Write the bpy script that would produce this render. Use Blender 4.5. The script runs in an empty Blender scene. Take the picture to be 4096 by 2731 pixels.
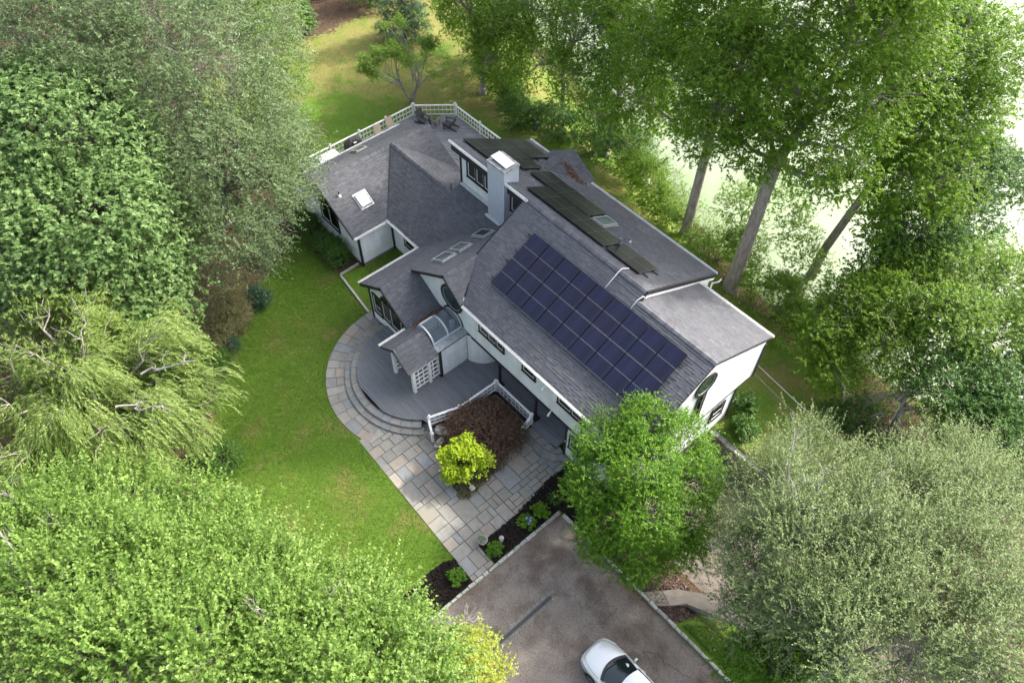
import bpy, math, random
import numpy as np
from mathutils import Vector, Matrix

random.seed(7)
rng = np.random.default_rng(7)
R_ = math.radians
PI = math.pi
scene = bpy.context.scene
col = scene.collection

# ------------------------------------------------------------------ camera
cam_d = bpy.data.cameras.new("camera")
cam = bpy.data.objects.new("camera", cam_d)
col.objects.link(cam)
right = Vector((0.66304, 0.74857, 0.01003))
PITCH, ROLL, YAW = R_(52.3044), R_(-0.9406), R_(-47.8925)
def _cam_axes():
    cp, sp = math.cos(PITCH), math.sin(PITCH)
    f = Vector((0, cp, -sp)); r = Vector((1, 0, 0)); d = f.cross(r)
    cr, sr = math.cos(ROLL), math.sin(ROLL)
    r2 = cr * r + sr * d; d2 = -sr * r + cr * d
    q = Matrix.Rotation(-YAW, 3, 'Z')
    return q @ r2, q @ d2, q @ f
cr_, cd_, cf_ = _cam_axes()
cam.matrix_world = Matrix(((cr_.x, -cd_.x, -cf_.x, 0), (cr_.y, -cd_.y, -cf_.y, 0), (cr_.z, -cd_.z, -cf_.z, 36.0), (0, 0, 0, 1)))
cam_d.sensor_width = 36.0
cam_d.lens = 28.0
cam_d.clip_end = 1500
scene.camera = cam

# ------------------------------------------------------------------ sky, sun, exposure
SUN_AZ, SUN_EL = R_(74), R_(38)
world = bpy.data.worlds.new("World"); scene.world = world
world.use_nodes = True
wn = world.node_tree; wn.nodes.clear()
sky = wn.nodes.new("ShaderNodeTexSky"); sky.sky_type = 'NISHITA'; sky.sun_disc = False
sky.sun_elevation = SUN_EL; sky.sun_rotation = PI / 2 - SUN_AZ
sky.air_density = 0.8; sky.dust_density = 5.0; sky.ozone_density = 1.0
bg = wn.nodes.new("ShaderNodeBackground"); bg.inputs[1].default_value = 0.15
wo = wn.nodes.new("ShaderNodeOutputWorld")
hs = wn.nodes.new('ShaderNodeHueSaturation'); hs.inputs['Saturation'].default_value = 0.62   # thin haze: a paler sky
wn.links.new(sky.outputs[0], hs.inputs['Color']); wn.links.new(hs.outputs[0], bg.inputs[0]); wn.links.new(bg.outputs[0], wo.inputs[0])
sun_d = bpy.data.lights.new("sun", 'SUN'); sun_d.energy = 2.0; sun_d.angle = R_(2.0); sun_d.color = (1.0, 0.94, 0.84)
sun = bpy.data.objects.new("sun", sun_d); col.objects.link(sun)
sdir = Vector((math.cos(SUN_EL) * math.cos(SUN_AZ), math.cos(SUN_EL) * math.sin(SUN_AZ), math.sin(SUN_EL)))
sun.rotation_euler = sdir.to_track_quat('Z', 'Y').to_euler()
sun.location = (0, 0, 60)
scene.view_settings.view_transform = 'Standard'
scene.view_settings.look = 'None'
scene.view_settings.exposure = 1.95
scene.view_settings.gamma = 1.0
scene.render.engine = 'CYCLES'
scene.cycles.max_bounces = 6
scene.cycles.diffuse_bounces = 3
scene.cycles.transmission_bounces = 4
scene.cycles.transparent_max_bounces = 8

# ------------------------------------------------------------------ materials
MATS = {}
def mat(name, c, rough=0.7, c2=None, scale=6.0, detail=4.0, amount=1.0, tone=0.0, tlo=None, thi=None, bump=0.0, bscale=30.0, spec=0.35, metal=0.0, trans=0.0, coat=0.0, stretch=None, c3=None, scale3=0.6, lo=0.35, hi=0.65):
    """principled with a noise mix of two base colours in world position, an optional per-face tone and fine relief"""
    m = bpy.data.materials.new(name); m.use_nodes = True; MATS[name] = m
    t = m.node_tree; n = t.nodes; n.clear(); L = t.links.new
    out = n.new("ShaderNodeOutputMaterial"); p = n.new("ShaderNodeBsdfPrincipled")
    p.inputs['Roughness'].default_value = rough; p.inputs['Metallic'].default_value = metal
    p.inputs['Specular IOR Level'].default_value = spec; p.inputs['Coat Weight'].default_value = coat
    geo = n.new("ShaderNodeNewGeometry")
    pos = geo.outputs['Position']
    if stretch:
        mp = n.new("ShaderNodeMapping"); mp.inputs['Scale'].default_value = stretch
        L(pos, mp.inputs[0]); pos = mp.outputs[0]
    cur = None
    if c2 is not None:
        nz = n.new("ShaderNodeTexNoise"); nz.inputs['Scale'].default_value = scale; nz.inputs['Detail'].default_value = detail
        L(pos, nz.inputs['Vector'])
        mr = n.new("ShaderNodeMapRange"); mr.inputs[1].default_value = lo; mr.inputs[2].default_value = hi; mr.inputs[4].default_value = amount
        L(nz.outputs[0], mr.inputs[0])
        mx = n.new("ShaderNodeMix"); mx.data_type = 'RGBA'
        mx.inputs[6].default_value = (*c, 1); mx.inputs[7].default_value = (*c2, 1)
        L(mr.outputs[0], mx.inputs[0]); cur = mx.outputs[2]
    if c3 is not None:
        nz = n.new("ShaderNodeTexNoise"); nz.inputs['Scale'].default_value = scale3; nz.inputs['Detail'].default_value = 5
        L(geo.outputs['Position'], nz.inputs['Vector'])
        mr = n.new("ShaderNodeMapRange"); mr.inputs[1].default_value = 0.48; mr.inputs[2].default_value = 0.66
        L(nz.outputs[0], mr.inputs[0])
        mx = n.new("ShaderNodeMix"); mx.data_type = 'RGBA'
        if cur is None: mx.inputs[6].default_value = (*c, 1)
        else: L(cur, mx.inputs[6])
        mx.inputs[7].default_value = (*c3, 1)
        L(mr.outputs[0], mx.inputs[0]); cur = mx.outputs[2]
    if tone:
        at = n.new("ShaderNodeAttribute"); at.attribute_name = "tone"
        mr = n.new("ShaderNodeMapRange"); mr.inputs[3].default_value = 1 - tone if tlo is None else tlo; mr.inputs[4].default_value = 1 + tone if thi is None else thi
        L(at.outputs['Fac'], mr.inputs[0])
        mx = n.new("ShaderNodeMix"); mx.data_type = 'RGBA'; mx.blend_type = 'MULTIPLY'; mx.inputs[0].default_value = 1
        if cur is None: mx.inputs[6].default_value = (*c, 1)
        else: L(cur, mx.inputs[6])
        L(mr.outputs[0], mx.inputs[7]); cur = mx.outputs[2]
    if cur is None: p.inputs['Base Color'].default_value = (*c, 1)
    else: L(cur, p.inputs['Base Color'])
    if bump:
        nb = n.new("ShaderNodeTexNoise"); nb.inputs['Scale'].default_value = bscale; nb.inputs['Detail'].default_value = 5
        L(pos, nb.inputs['Vector'])
        bp = n.new("ShaderNodeBump"); bp.inputs['Strength'].default_value = bump; bp.inputs['Distance'].default_value = 0.03
        L(nb.outputs[0], bp.inputs['Height']); L(bp.outputs[0], p.inputs['Normal'])
    if trans: p.inputs['Transmission Weight'].default_value = trans
    L(p.outputs[0], out.inputs[0])
    return m

def leaf_mat(name, c, c2, trans=0.35, rough=0.45, spec=0.35, tmul=(1.15, 1.40, 0.40)):
    """two-sided leaf: diffuse and gloss on top, light through the blade; colour follows the per-leaf tone"""
    m = bpy.data.materials.new(name); m.use_nodes = True; MATS[name] = m
    t = m.node_tree; n = t.nodes; n.clear(); L = t.links.new
    out = n.new("ShaderNodeOutputMaterial"); p = n.new("ShaderNodeBsdfPrincipled"); tr = n.new("ShaderNodeBsdfTranslucent")
    p.inputs['Roughness'].default_value = rough; p.inputs['Specular IOR Level'].default_value = spec
    at = n.new("ShaderNodeAttribute"); at.attribute_name = "tone"
    mx = n.new("ShaderNodeMix"); mx.data_type = 'RGBA'; mx.inputs[6].default_value = (*c, 1); mx.inputs[7].default_value = (*c2, 1)
    L(at.outputs['Fac'], mx.inputs[0]); L(mx.outputs[2], p.inputs['Base Color'])
    m2 = n.new("ShaderNodeMix"); m2.data_type = 'RGBA'; m2.blend_type = 'MULTIPLY'; m2.inputs[0].default_value = 1
    L(mx.outputs[2], m2.inputs[6]); m2.inputs[7].default_value = (*tmul, 1); L(m2.outputs[2], tr.inputs[0])
    ms = n.new("ShaderNodeMixShader"); ms.inputs[0].default_value = trans
    L(p.outputs[0], ms.inputs[1]); L(tr.outputs[0], ms.inputs[2]); L(ms.outputs[0], out.inputs[0])
    return m

def glass_mat(name, tint, rough=0.02, alpha=0.55):
    """window glass: sky reflection over a see-through tint"""
    m = bpy.data.materials.new(name); m.use_nodes = True; MATS[name] = m
    t = m.node_tree; n = t.nodes; n.clear(); L = t.links.new
    out = n.new("ShaderNodeOutputMaterial"); g = n.new("ShaderNodeBsdfGlossy"); g.inputs['Roughness'].default_value = rough
    tr = n.new("ShaderNodeBsdfTransparent"); tr.inputs[0].default_value = (*tint, 1)
    lw = n.new("ShaderNodeLayerWeight"); lw.inputs[0].default_value = 0.5
    pw = n.new("ShaderNodeMath"); pw.operation = 'POWER'; pw.inputs[1].default_value = 4.0; L(lw.outputs['Facing'], pw.inputs[0])
    mr = n.new("ShaderNodeMapRange"); mr.inputs[3].default_value = 0.06; mr.inputs[4].default_value = 1.0
    L(pw.outputs[0], mr.inputs[0])
    ms = n.new("ShaderNodeMixShader"); L(mr.outputs[0], ms.inputs[0]); L(tr.outputs[0], ms.inputs[1]); L(g.outputs[0], ms.inputs[2]); L(ms.outputs[0], out.inputs[0])
    return m

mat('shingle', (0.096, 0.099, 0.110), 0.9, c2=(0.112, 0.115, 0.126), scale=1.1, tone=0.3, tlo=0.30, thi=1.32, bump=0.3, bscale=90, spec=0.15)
mat('roof_deck', (0.05, 0.05, 0.055), 0.9)
mat('siding', (0.72, 0.745, 0.745), 0.55, c2=(0.61, 0.64, 0.63), scale=1.4, stretch=(1.6, 1.6, 0.5), tone=0.04, spec=0.3)
mat('white_trim', (0.80, 0.80, 0.79), 0.5, c2=(0.68, 0.68, 0.66), scale=9, spec=0.35)
mat('black_trim', (0.016, 0.016, 0.019), 0.5, c2=(0.026, 0.026, 0.029), scale=5, spec=0.4)
mat('foundation', (0.20, 0.20, 0.20), 0.9, c2=(0.13, 0.14, 0.12), scale=5)
mat('soffit', (0.35, 0.36, 0.37), 0.8)
mat('interior', (0.055, 0.052, 0.048), 0.9, c2=(0.02, 0.02, 0.02), scale=1.5)
mat('blind', (0.66, 0.67, 0.66), 0.8)
mat('deck_board', (0.150, 0.158, 0.172), 0.65, c2=(0.178, 0.186, 0.200), scale=3.0, tone=0.10, spec=0.3, stretch=(0.6, 5, 5), bump=0.15, bscale=12)
mat('deck_board_weathered', (0.20, 0.20, 0.215), 0.7, c2=(0.25, 0.25, 0.262), scale=3.0, tone=0.14, spec=0.3, stretch=(0.6, 5, 5), bump=0.15, bscale=12)
mat('bluestone', (0.250, 0.244, 0.220), 0.75, c2=(0.205, 0.202, 0.186), scale=3.5, tone=0.13, bump=0.25, bscale=25, c3=(0.245, 0.228, 0.185), scale3=0.55, spec=0.3)
mat('bluestone_blue', (0.218, 0.226, 0.226), 0.7, c2=(0.188, 0.195, 0.196), scale=3.5, tone=0.12, bump=0.25, bscale=25, spec=0.3)
mat('bluestone_tan', (0.285, 0.248, 0.210), 0.75, c2=(0.240, 0.215, 0.184), scale=3.5, tone=0.12, bump=0.25, bscale=25, spec=0.3)
mat('joint_sand', (0.075, 0.075, 0.055), 0.95, c2=(0.05, 0.06, 0.03), scale=4)
mat('granite', (0.42, 0.41, 0.385), 0.85, c2=(0.27, 0.265, 0.25), scale=14, tone=0.22, bump=0.5, bscale=22)
mat('cobble', (0.22, 0.21, 0.19), 0.9, c2=(0.15, 0.145, 0.13), scale=10, tone=0.2, bump=0.5, bscale=22)
mat('fieldstone', (0.20, 0.17, 0.13), 0.9, c2=(0.30, 0.27, 0.22), scale=5, tone=0.3, bump=0.5, bscale=14)
mat('mulch', (0.020, 0.016, 0.014), 0.95, c2=(0.034, 0.027, 0.022), scale=25, tone=0.4, bump=0.8, bscale=45, spec=0.2)
mat('bark_chips', (0.19, 0.13, 0.105), 0.95, c2=(0.10, 0.072, 0.06), scale=20, tone=0.35, bump=0.8, bscale=35)
mat('stucco', (0.40, 0.44, 0.50), 0.85, c2=(0.46, 0.49, 0.54), scale=3, bump=0.25, bscale=30, stretch=(3, 3, 0.6))
mat('mortar_cap', (0.42, 0.42, 0.40), 0.9, c2=(0.22, 0.22, 0.20), scale=9, bump=0.4, bscale=20)
mat('metal_bright', (0.74, 0.75, 0.75), 0.45, metal=0.2)
mat('metal_flash', (0.42, 0.45, 0.46), 0.42, c2=(0.28, 0.31, 0.31), scale=5, metal=0.6)
mat('metal_grey', (0.30, 0.31, 0.32), 0.45, metal=0.7)
mat('pipe_grey', (0.14, 0.17, 0.20), 0.5)
mat('pipe_black', (0.03, 0.03, 0.035), 0.5)
mat('cell_blue', (0.0055, 0.0085, 0.030), 0.22, c2=(0.0085, 0.008, 0.027), scale=0.55, tone=0.3, spec=0.5)
mat('cell_black', (0.010, 0.011, 0.013), 0.32, c2=(0.014, 0.015, 0.017), scale=0.7, tone=0.25, spec=0.32)
mat('panel_back', (0.010, 0.012, 0.030), 0.4)
mat('panel_line', (0.25, 0.25, 0.25), 0.4, metal=0.3)
mat('panel_frame', (0.012, 0.012, 0.014), 0.35, metal=0.4)
mat('skylight_frame', (0.36, 0.37, 0.35), 0.5, c2=(0.22, 0.23, 0.22), scale=8)
mat('skylight_white', (0.82, 0.83, 0.82), 0.35)
mat('skylight_well', (0.42, 0.45, 0.43), 0.8)
mat('acrylic', (0.50, 0.54, 0.58), 0.12, spec=0.6, coat=0.3)
mat('bark', (0.31, 0.28, 0.245), 0.95, c2=(0.19, 0.168, 0.145), scale=3, bump=0.9, bscale=9, stretch=(3, 3, 0.6))
mat('bark_grey', (0.33, 0.31, 0.285), 0.95, c2=(0.22, 0.205, 0.19), scale=4, bump=0.5, bscale=14)
mat('bark_dark', (0.09, 0.075, 0.06), 0.95, c2=(0.05, 0.042, 0.035), scale=4, bump=0.6, bscale=14)
mat('car_paint', (0.66, 0.68, 0.68), 0.28, metal=0.35, coat=0.8, spec=0.5)
mat('car_black', (0.015, 0.015, 0.016), 0.4)
mat('car_glass', (0.012, 0.018, 0.02), 0.03, spec=0.7)
mat('car_lamp', (0.25, 0.27, 0.30), 0.1, spec=0.6)
mat('car_red', (0.25, 0.01, 0.01), 0.15, spec=0.6)
mat('tyre', (0.018, 0.018, 0.018), 0.85)
mat('rim', (0.40, 0.41, 0.42), 0.3, metal=0.8)
mat('cover_cloth', (0.042, 0.038, 0.037), 0.7, c2=(0.065, 0.058, 0.054), scale=3)
mat('tag_white', (0.8, 0.8, 0.8), 0.5)
mat('chair_wood', (0.050, 0.050, 0.056), 0.7, c2=(0.075, 0.075, 0.08), scale=6)
mat('teak', (0.22, 0.20, 0.165), 0.8, c2=(0.15, 0.14, 0.115), scale=6)
mat('sling', (0.50, 0.41, 0.30), 0.8)
mat('white_plastic', (0.82, 0.82, 0.81), 0.4)
mat('cast_stone', (0.45, 0.44, 0.41), 0.85, c2=(0.33, 0.32, 0.29), scale=9)
mat('white_rock', (0.62, 0.58, 0.51), 0.9, c2=(0.40, 0.36, 0.30), scale=5, bump=0.6, bscale=9)
mat('grate', (0.10, 0.10, 0.10), 0.5, metal=0.5)
mat('pit', (0.008, 0.008, 0.008), 0.9)
mat('cable', (0.10, 0.10, 0.11), 0.6)
mat('flower_blue', (0.30, 0.33, 0.70), 0.7)
mat('dead_leaf', (0.20, 0.10, 0.055), 0.9, tone=0.5)
glass_mat('glass', (0.42, 0.46, 0.44))
glass_mat('glass_clear', (0.78, 0.82, 0.84))
glass_mat('glass_green', (0.40, 0.52, 0.46))

# ------------------------------------------------------------------ mesh helpers
def chain_origin(o):
    v = Vector((0, 0, 0))
    while o is not None:
        v += o.location; o = o.parent
    return v

def tag(o, label=None, category=None, group=None, kind=None):
    if label: o['label'] = label
    if category: o['category'] = category
    if group: o['group'] = group
    if kind: o['kind'] = kind
    return o

def empty(name, loc, label, category, group=None, rz=0.0):
    o = bpy.data.objects.new(name, None); col.objects.link(o)
    o.empty_display_size = 0.2
    o.location = loc; o.rotation_euler = (0, 0, rz)
    tag(o, label, category, group)
    return o

def copy_tree(o, parent=None):
    c = o.copy(); col.objects.link(c); c.parent = parent
    for ch in list(o.children): copy_tree(ch, c)
    return c

def link_mesh(name, me, material, parent=None):
    o = bpy.data.objects.new(name, me); col.objects.link(o)
    if parent is not None: o.parent = parent
    if material is not None: me.materials.append(MATS[material] if isinstance(material, str) else material)
    return o

class MB:
    def __init__(s): s.v = []; s.f = []; s.t = []
    def poly(s, pts, tone=0.5):
        b = len(s.v); s.v.extend([tuple(p) for p in pts]); s.f.append(tuple(range(b, b + len(pts)))); s.t.append(tone); return s
    def add(s, vs, fs, tone=0.5):
        b = len(s.v); s.v.extend([tuple(p) for p in vs]); s.f.extend([tuple(b + i for i in f) for f in fs]); s.t.extend([tone] * len(fs)); return s
    def box(s, x0, x1, y0, y1, z0, z1, tone=0.5):
        vs = [(x0, y0, z0), (x1, y0, z0), (x1, y1, z0), (x0, y1, z0), (x0, y0, z1), (x1, y0, z1), (x1, y1, z1), (x0, y1, z1)]
        return s.add(vs, [(0, 3, 2, 1), (4, 5, 6, 7), (0, 1, 5, 4), (1, 2, 6, 5), (2, 3, 7, 6), (3, 0, 4, 7)], tone)
    def frame(s, o, a, b, c, tone=0.5):
        """parallelepiped with corner o and edge vectors a, b, c"""
        o, a, b, c = Vector(o), Vector(a), Vector(b), Vector(c)
        vs = [o, o + a, o + a + b, o + b, o + c, o + a + c, o + a + b + c, o + b + c]
        return s.add(vs, [(0, 3, 2, 1), (4, 5, 6, 7), (0, 1, 5, 4), (1, 2, 6, 5), (2, 3, 7, 6), (3, 0, 4, 7)], tone)
    def beam(s, p, q, w, h, up=(0, 0, 1), tone=0.5):
        p, q = Vector(p), Vector(q); d = (q - p)
        u = Vector(up); sd = d.cross(u)
        if sd.length < 1e-6: sd = Vector((1, 0, 0))
        sd.normalize(); u = sd.cross(d).normalized()
        return s.frame(p - sd * w / 2 - u * h / 2, d, sd * w, u * h, tone)
    def prism(s, pts, z0, z1, tone=0.5):
        n = len(pts); vs = [(x, y, z0) for x, y in pts] + [(x, y, z1) for x, y in pts]
        fs = [tuple(range(n - 1, -1, -1)), tuple(range(n, 2 * n))] + [(i, (i + 1) % n, n + (i + 1) % n, n + i) for i in range(n)]
        return s.add(vs, fs, tone)
    def slab(s, pts, off, tone=0.5):
        """3d polygon extruded by a vector"""
        off = Vector(off); pts = [Vector(p) for p in pts]; n = len(pts)
        vs = pts + [p + off for p in pts]
        fs = [tuple(range(n)), tuple(range(2 * n - 1, n - 1, -1))] + [(i, n + i, n + (i + 1) % n, (i + 1) % n) for i in range(n)]
        return s.add(vs, fs, tone)
    def tube(s, pts, rad, n=8, tone=0.5, caps=True):
        pts = [Vector(p) for p in pts]; k = len(pts); rings = []
        if not hasattr(rad, '__len__'): rad = [rad] * k
        b = len(s.v)
        prev = None
        for i in range(k):
            d = (pts[min(i + 1, k - 1)] - pts[max(i - 1, 0)])
            if d.length < 1e-9: d = Vector((0, 0, 1))
            d.normalize()
            if prev is None:
                a = d.cross(Vector((0, 0, 1)) if abs(d.z) < 0.9 else Vector((1, 0, 0))).normalized()
            else:
                a = (prev - d * prev.dot(d))
                a = a.normalized() if a.length > 1e-6 else d.orthogonal().normalized()
            prev = a; c = d.cross(a)
            for j in range(n):
                th = 2 * PI * j / n
                s.v.append(tuple(pts[i] + (a * math.cos(th) + c * math.sin(th)) * rad[i]))
        for i in range(k - 1):
            for j in range(n):
                s.f.append((b + i * n + j, b + i * n + (j + 1) % n, b + (i + 1) * n + (j + 1) % n, b + (i + 1) * n + j)); s.t.append(tone)
        if caps:
            s.f.append(tuple(b + j for j in range(n - 1, -1, -1))); s.t.append(tone)
            s.f.append(tuple(b + (k - 1) * n + j for j in range(n))); s.t.append(tone)
        return s
    def lathe(s, prof, c=(0, 0, 0), n=16, tone=0.5):
        b = len(s.v); k = len(prof)
        for r, z in prof:
            for j in range(n):
                th = 2 * PI * j / n; s.v.append((c[0] + r * math.cos(th), c[1] + r * math.sin(th), c[2] + z))
        for i in range(k - 1):
            for j in range(n):
                s.f.append((b + i * n + j, b + i * n + (j + 1) % n, b + (i + 1) * n + (j + 1) % n, b + (i + 1) * n + j)); s.t.append(tone)
        s.f.append(tuple(b + j for j in range(n - 1, -1, -1))); s.t.append(tone)
        s.f.append(tuple(b + (k - 1) * n + j for j in range(n))); s.t.append(tone)
        return s
    def build(s, name, material, parent=None, local=False, smooth=False, kind=None):
        me = bpy.data.meshes.new(name)
        vs = s.v
        if parent is not None and not local:
            o = chain_origin(parent); vs = [(x - o.x, y - o.y, z - o.z) for x, y, z in vs]
        me.from_pydata(vs, [], s.f)
        at = me.attributes.new("tone", 'FLOAT', 'FACE'); at.data.foreach_set("value", s.t)
        if smooth: me.polygons.foreach_set("use_smooth", [True] * len(me.polygons))
        me.update()
        ob = link_mesh(name, me, material, parent)
        if kind: ob['kind'] = kind
        return ob

def np_quads(name, V, tone, material, parent=None, origin=(0, 0, 0), k=4):
    """V: (n, k, 3) array of polygons of k corners"""
    n, k = V.shape[0], V.shape[1]
    me = bpy.data.meshes.new(name)
    me.vertices.add(n * k); me.vertices.foreach_set("co", (V - np.array(origin)).reshape(-1).astype(np.float32))
    me.loops.add(n * k); me.loops.foreach_set("vertex_index", np.arange(n * k, dtype=np.int32))
    me.polygons.add(n); me.polygons.foreach_set("loop_start", np.arange(0, n * k, k, dtype=np.int32))
    at = me.attributes.new("tone", 'FLOAT', 'FACE'); at.data.foreach_set("value", tone.astype(np.float32))
    me.update(calc_edges=True)
    return link_mesh(name, me, material, parent)

def clip_convex(pts, poly):
    """clip a 2d polygon by a convex counter-clockwise polygon"""
    out = pts
    for i in range(len(poly)):
        ax, ay = poly[i]; bx, by = poly[(i + 1) % len(poly)]
        ex, ey = bx - ax, by - ay
        d = [ex * (y - ay) - ey * (x - ax) for x, y in out]
        if all(k >= -1e-9 for k in d): continue
        new = []
        for j in range(len(out)):
            k = (j + 1) % len(out); p, q = out[j], out[k]
            if d[j] >= 0: new.append(p)
            if (d[j] >= 0) != (d[k] >= 0):
                t = d[j] / (d[j] - d[k]); new.append((p[0] + t * (q[0] - p[0]), p[1] + t * (q[1] - p[1])))
        out = new
        if len(out) < 3: return []
    return out

def ccw(p):
    a = sum(p[i][0] * p[(i + 1) % len(p)][1] - p[(i + 1) % len(p)][0] * p[i][1] for i in range(len(p)))
    return p if a > 0 else p[::-1]
def area2(p): return abs(sum(p[i][0] * p[(i + 1) % len(p)][1] - p[(i + 1) % len(p)][0] * p[i][1] for i in range(len(p)))) / 2
# ------------------------------------------------------------------ terrain
SHORE = [(-140, 72), (-90, 58), (-48.6, 44.5), (-29, 39.4), (-21.8, 36.9), (-14.8, 34.6), (-7.3, 34.4), (2, 36.5), (12, 39), (40, 47), (140, 70)]
def shore_y(x): return np.interp(x, [p[0] for p in SHORE], [p[1] for p in SHORE])
def sstep(a, b, x):
    t = np.clip((x - a) / (b - a), 0, 1); return t * t * (3 - 2 * t)
def wob(x, y, s=1.0, o=0.0):
    return (np.sin(x * 0.71 * s + 1.3 + o) * np.cos(y * 0.53 * s + 0.4 - o) + 0.6 * np.sin(x * 1.63 * s - y * 1.21 * s + 2.1 + o) + 0.4 * np.sin(x * 2.9 * s + y * 3.4 * s + o * 2)) / 2.0
def ground_z(x, y):
    x = np.asarray(x, float); y = np.asarray(y, float)
    sy = shore_y(x)
    z = -1.75 * sstep(sy - 6.5, sy + 0.5, y) - 1.6 * sstep(sy + 0.3, sy + 5, y)
    low = sstep(-9.45, -9.25, x) * sstep(13.9, 16.3, y) * (1 - sstep(22.72, 22.98, y)) * (1 - sstep(13, 15, x))
    z = z * (1 - low) + low * -1.78
    bank = sstep(-2.0, 6.0, x) * sstep(22.9, 25, y); z = z - 0.5 * bank * (1 - low)
    amp = 0.10 * sstep(30, 34, y) + 0.10 * sstep(-42, -50, x) + 0.10 * sstep(3, -2, y) * sstep(-12, -14, x)
    z = z + amp * wob(x, y) * (1 - low)
    far = sstep(120, 180, y); z = z + 6 * far
    return z
xs = np.unique(np.concatenate([np.linspace(-420, -92, 24), np.arange(-92, 22, 0.55), np.linspace(22, 300, 22), [-9.45, -9.25]]))
ys = np.unique(np.concatenate([np.linspace(-300, -22, 20), np.arange(-22, 52, 0.55), np.linspace(52, 130, 40), np.linspace(135, 420, 20), [22.72, 22.98]]))
GX, GY = np.meshgrid(xs, ys)
GZ = ground_z(GX, GY)
nx, ny = len(xs), len(ys)
V = np.stack([GX, GY, GZ], -1).reshape(-1, 3)
idx = np.arange(nx * ny).reshape(ny, nx)
F = np.stack([idx[:-1, :-1], idx[:-1, 1:], idx[1:, 1:], idx[1:, :-1]], -1).reshape(-1, 4)
me = bpy.data.meshes.new("terrain")
me.vertices.add(len(V)); me.vertices.foreach_set("co", V.reshape(-1).astype(np.float32))
me.loops.add(F.size); me.loops.foreach_set("vertex_index", F.reshape(-1).astype(np.int32))
me.polygons.add(len(F)); me.polygons.foreach_set("loop_start", np.arange(0, F.size, 4, dtype=np.int32))
me.update(calc_edges=True)
me.polygons.foreach_set("use_smooth", [True] * len(F))
def zone_dry(x, y):
    d = 0.30 + 0.0 * x
    d = np.where((y > 24.5) & (x > -38), 0.66, d)                        # grass strip between house and pond
    d = np.where((x < -37) & (y > 16), 0.34 + 0.5 * sstep(23, 28, y) + 0.45 * sstep(-45, -51, x), d)
    d = np.where((x > -9.4) & (y > 22.9), 0.72, d)
    return d + 0.22 * wob(x, y, 0.55, 1.0)
def lawn_left_edge(y):   # west border of the front lawn, where the shrub bed starts
    return np.interp(y, [-5, 2, 4, 5.5, 7.5, 9.5, 11.5, 13.2, 15], [-24.2, -24.6, -28.4, -29.4, -31.6, -33.3, -34.6, -35.6, -37])
def zone_soil(x, y):
    s = np.zeros_like(x)
    s = np.maximum(s, sstep(0.4, -0.4, x - lawn_left_edge(y)) * (y < 16.2))
    s = np.maximum(s, sstep(1.6, 0.4, y) * (x < -11.5))
    s = np.maximum(s, sstep(-4.2, -2.0, y - shore_y(x)) * 1.0)
    s = np.maximum(s, sstep(-52.5, -56, x))
    s = np.maximum(s, ((x < -37.4) & (x > -40) & (y > 13.4) & (y < 17.4)) * 0.8)
    s = np.maximum(s, ((x > -37.2) & (x < -31.2) & (y > 14.0) & (y < 15.7)) * 1.0)
    s = np.maximum(s, sstep(-7.5, -4.5, x) * sstep(26, 29.5, y))
    s = np.maximum(s, sstep(-1, 1.5, x) * (y > 14) * 0.9)
    s = np.maximum(s, ((x > -11.9) & (x < -3.6) & (y > 13.4) & (y < 17.4)) * 1.0)
    return np.clip(s + 0.14 * wob(x, y, 1.3, 2.0) * (s > 0.01), 0, 1)
vx, vy = V[:, 0], V[:, 1]
for nm, fn in (("dry", zone_dry), ("soil", zone_soil)):
    at = me.attributes.new(nm, 'FLOAT', 'POINT'); at.data.foreach_set("value", np.clip(fn(vx, vy), 0, 1).astype(np.float32))

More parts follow.
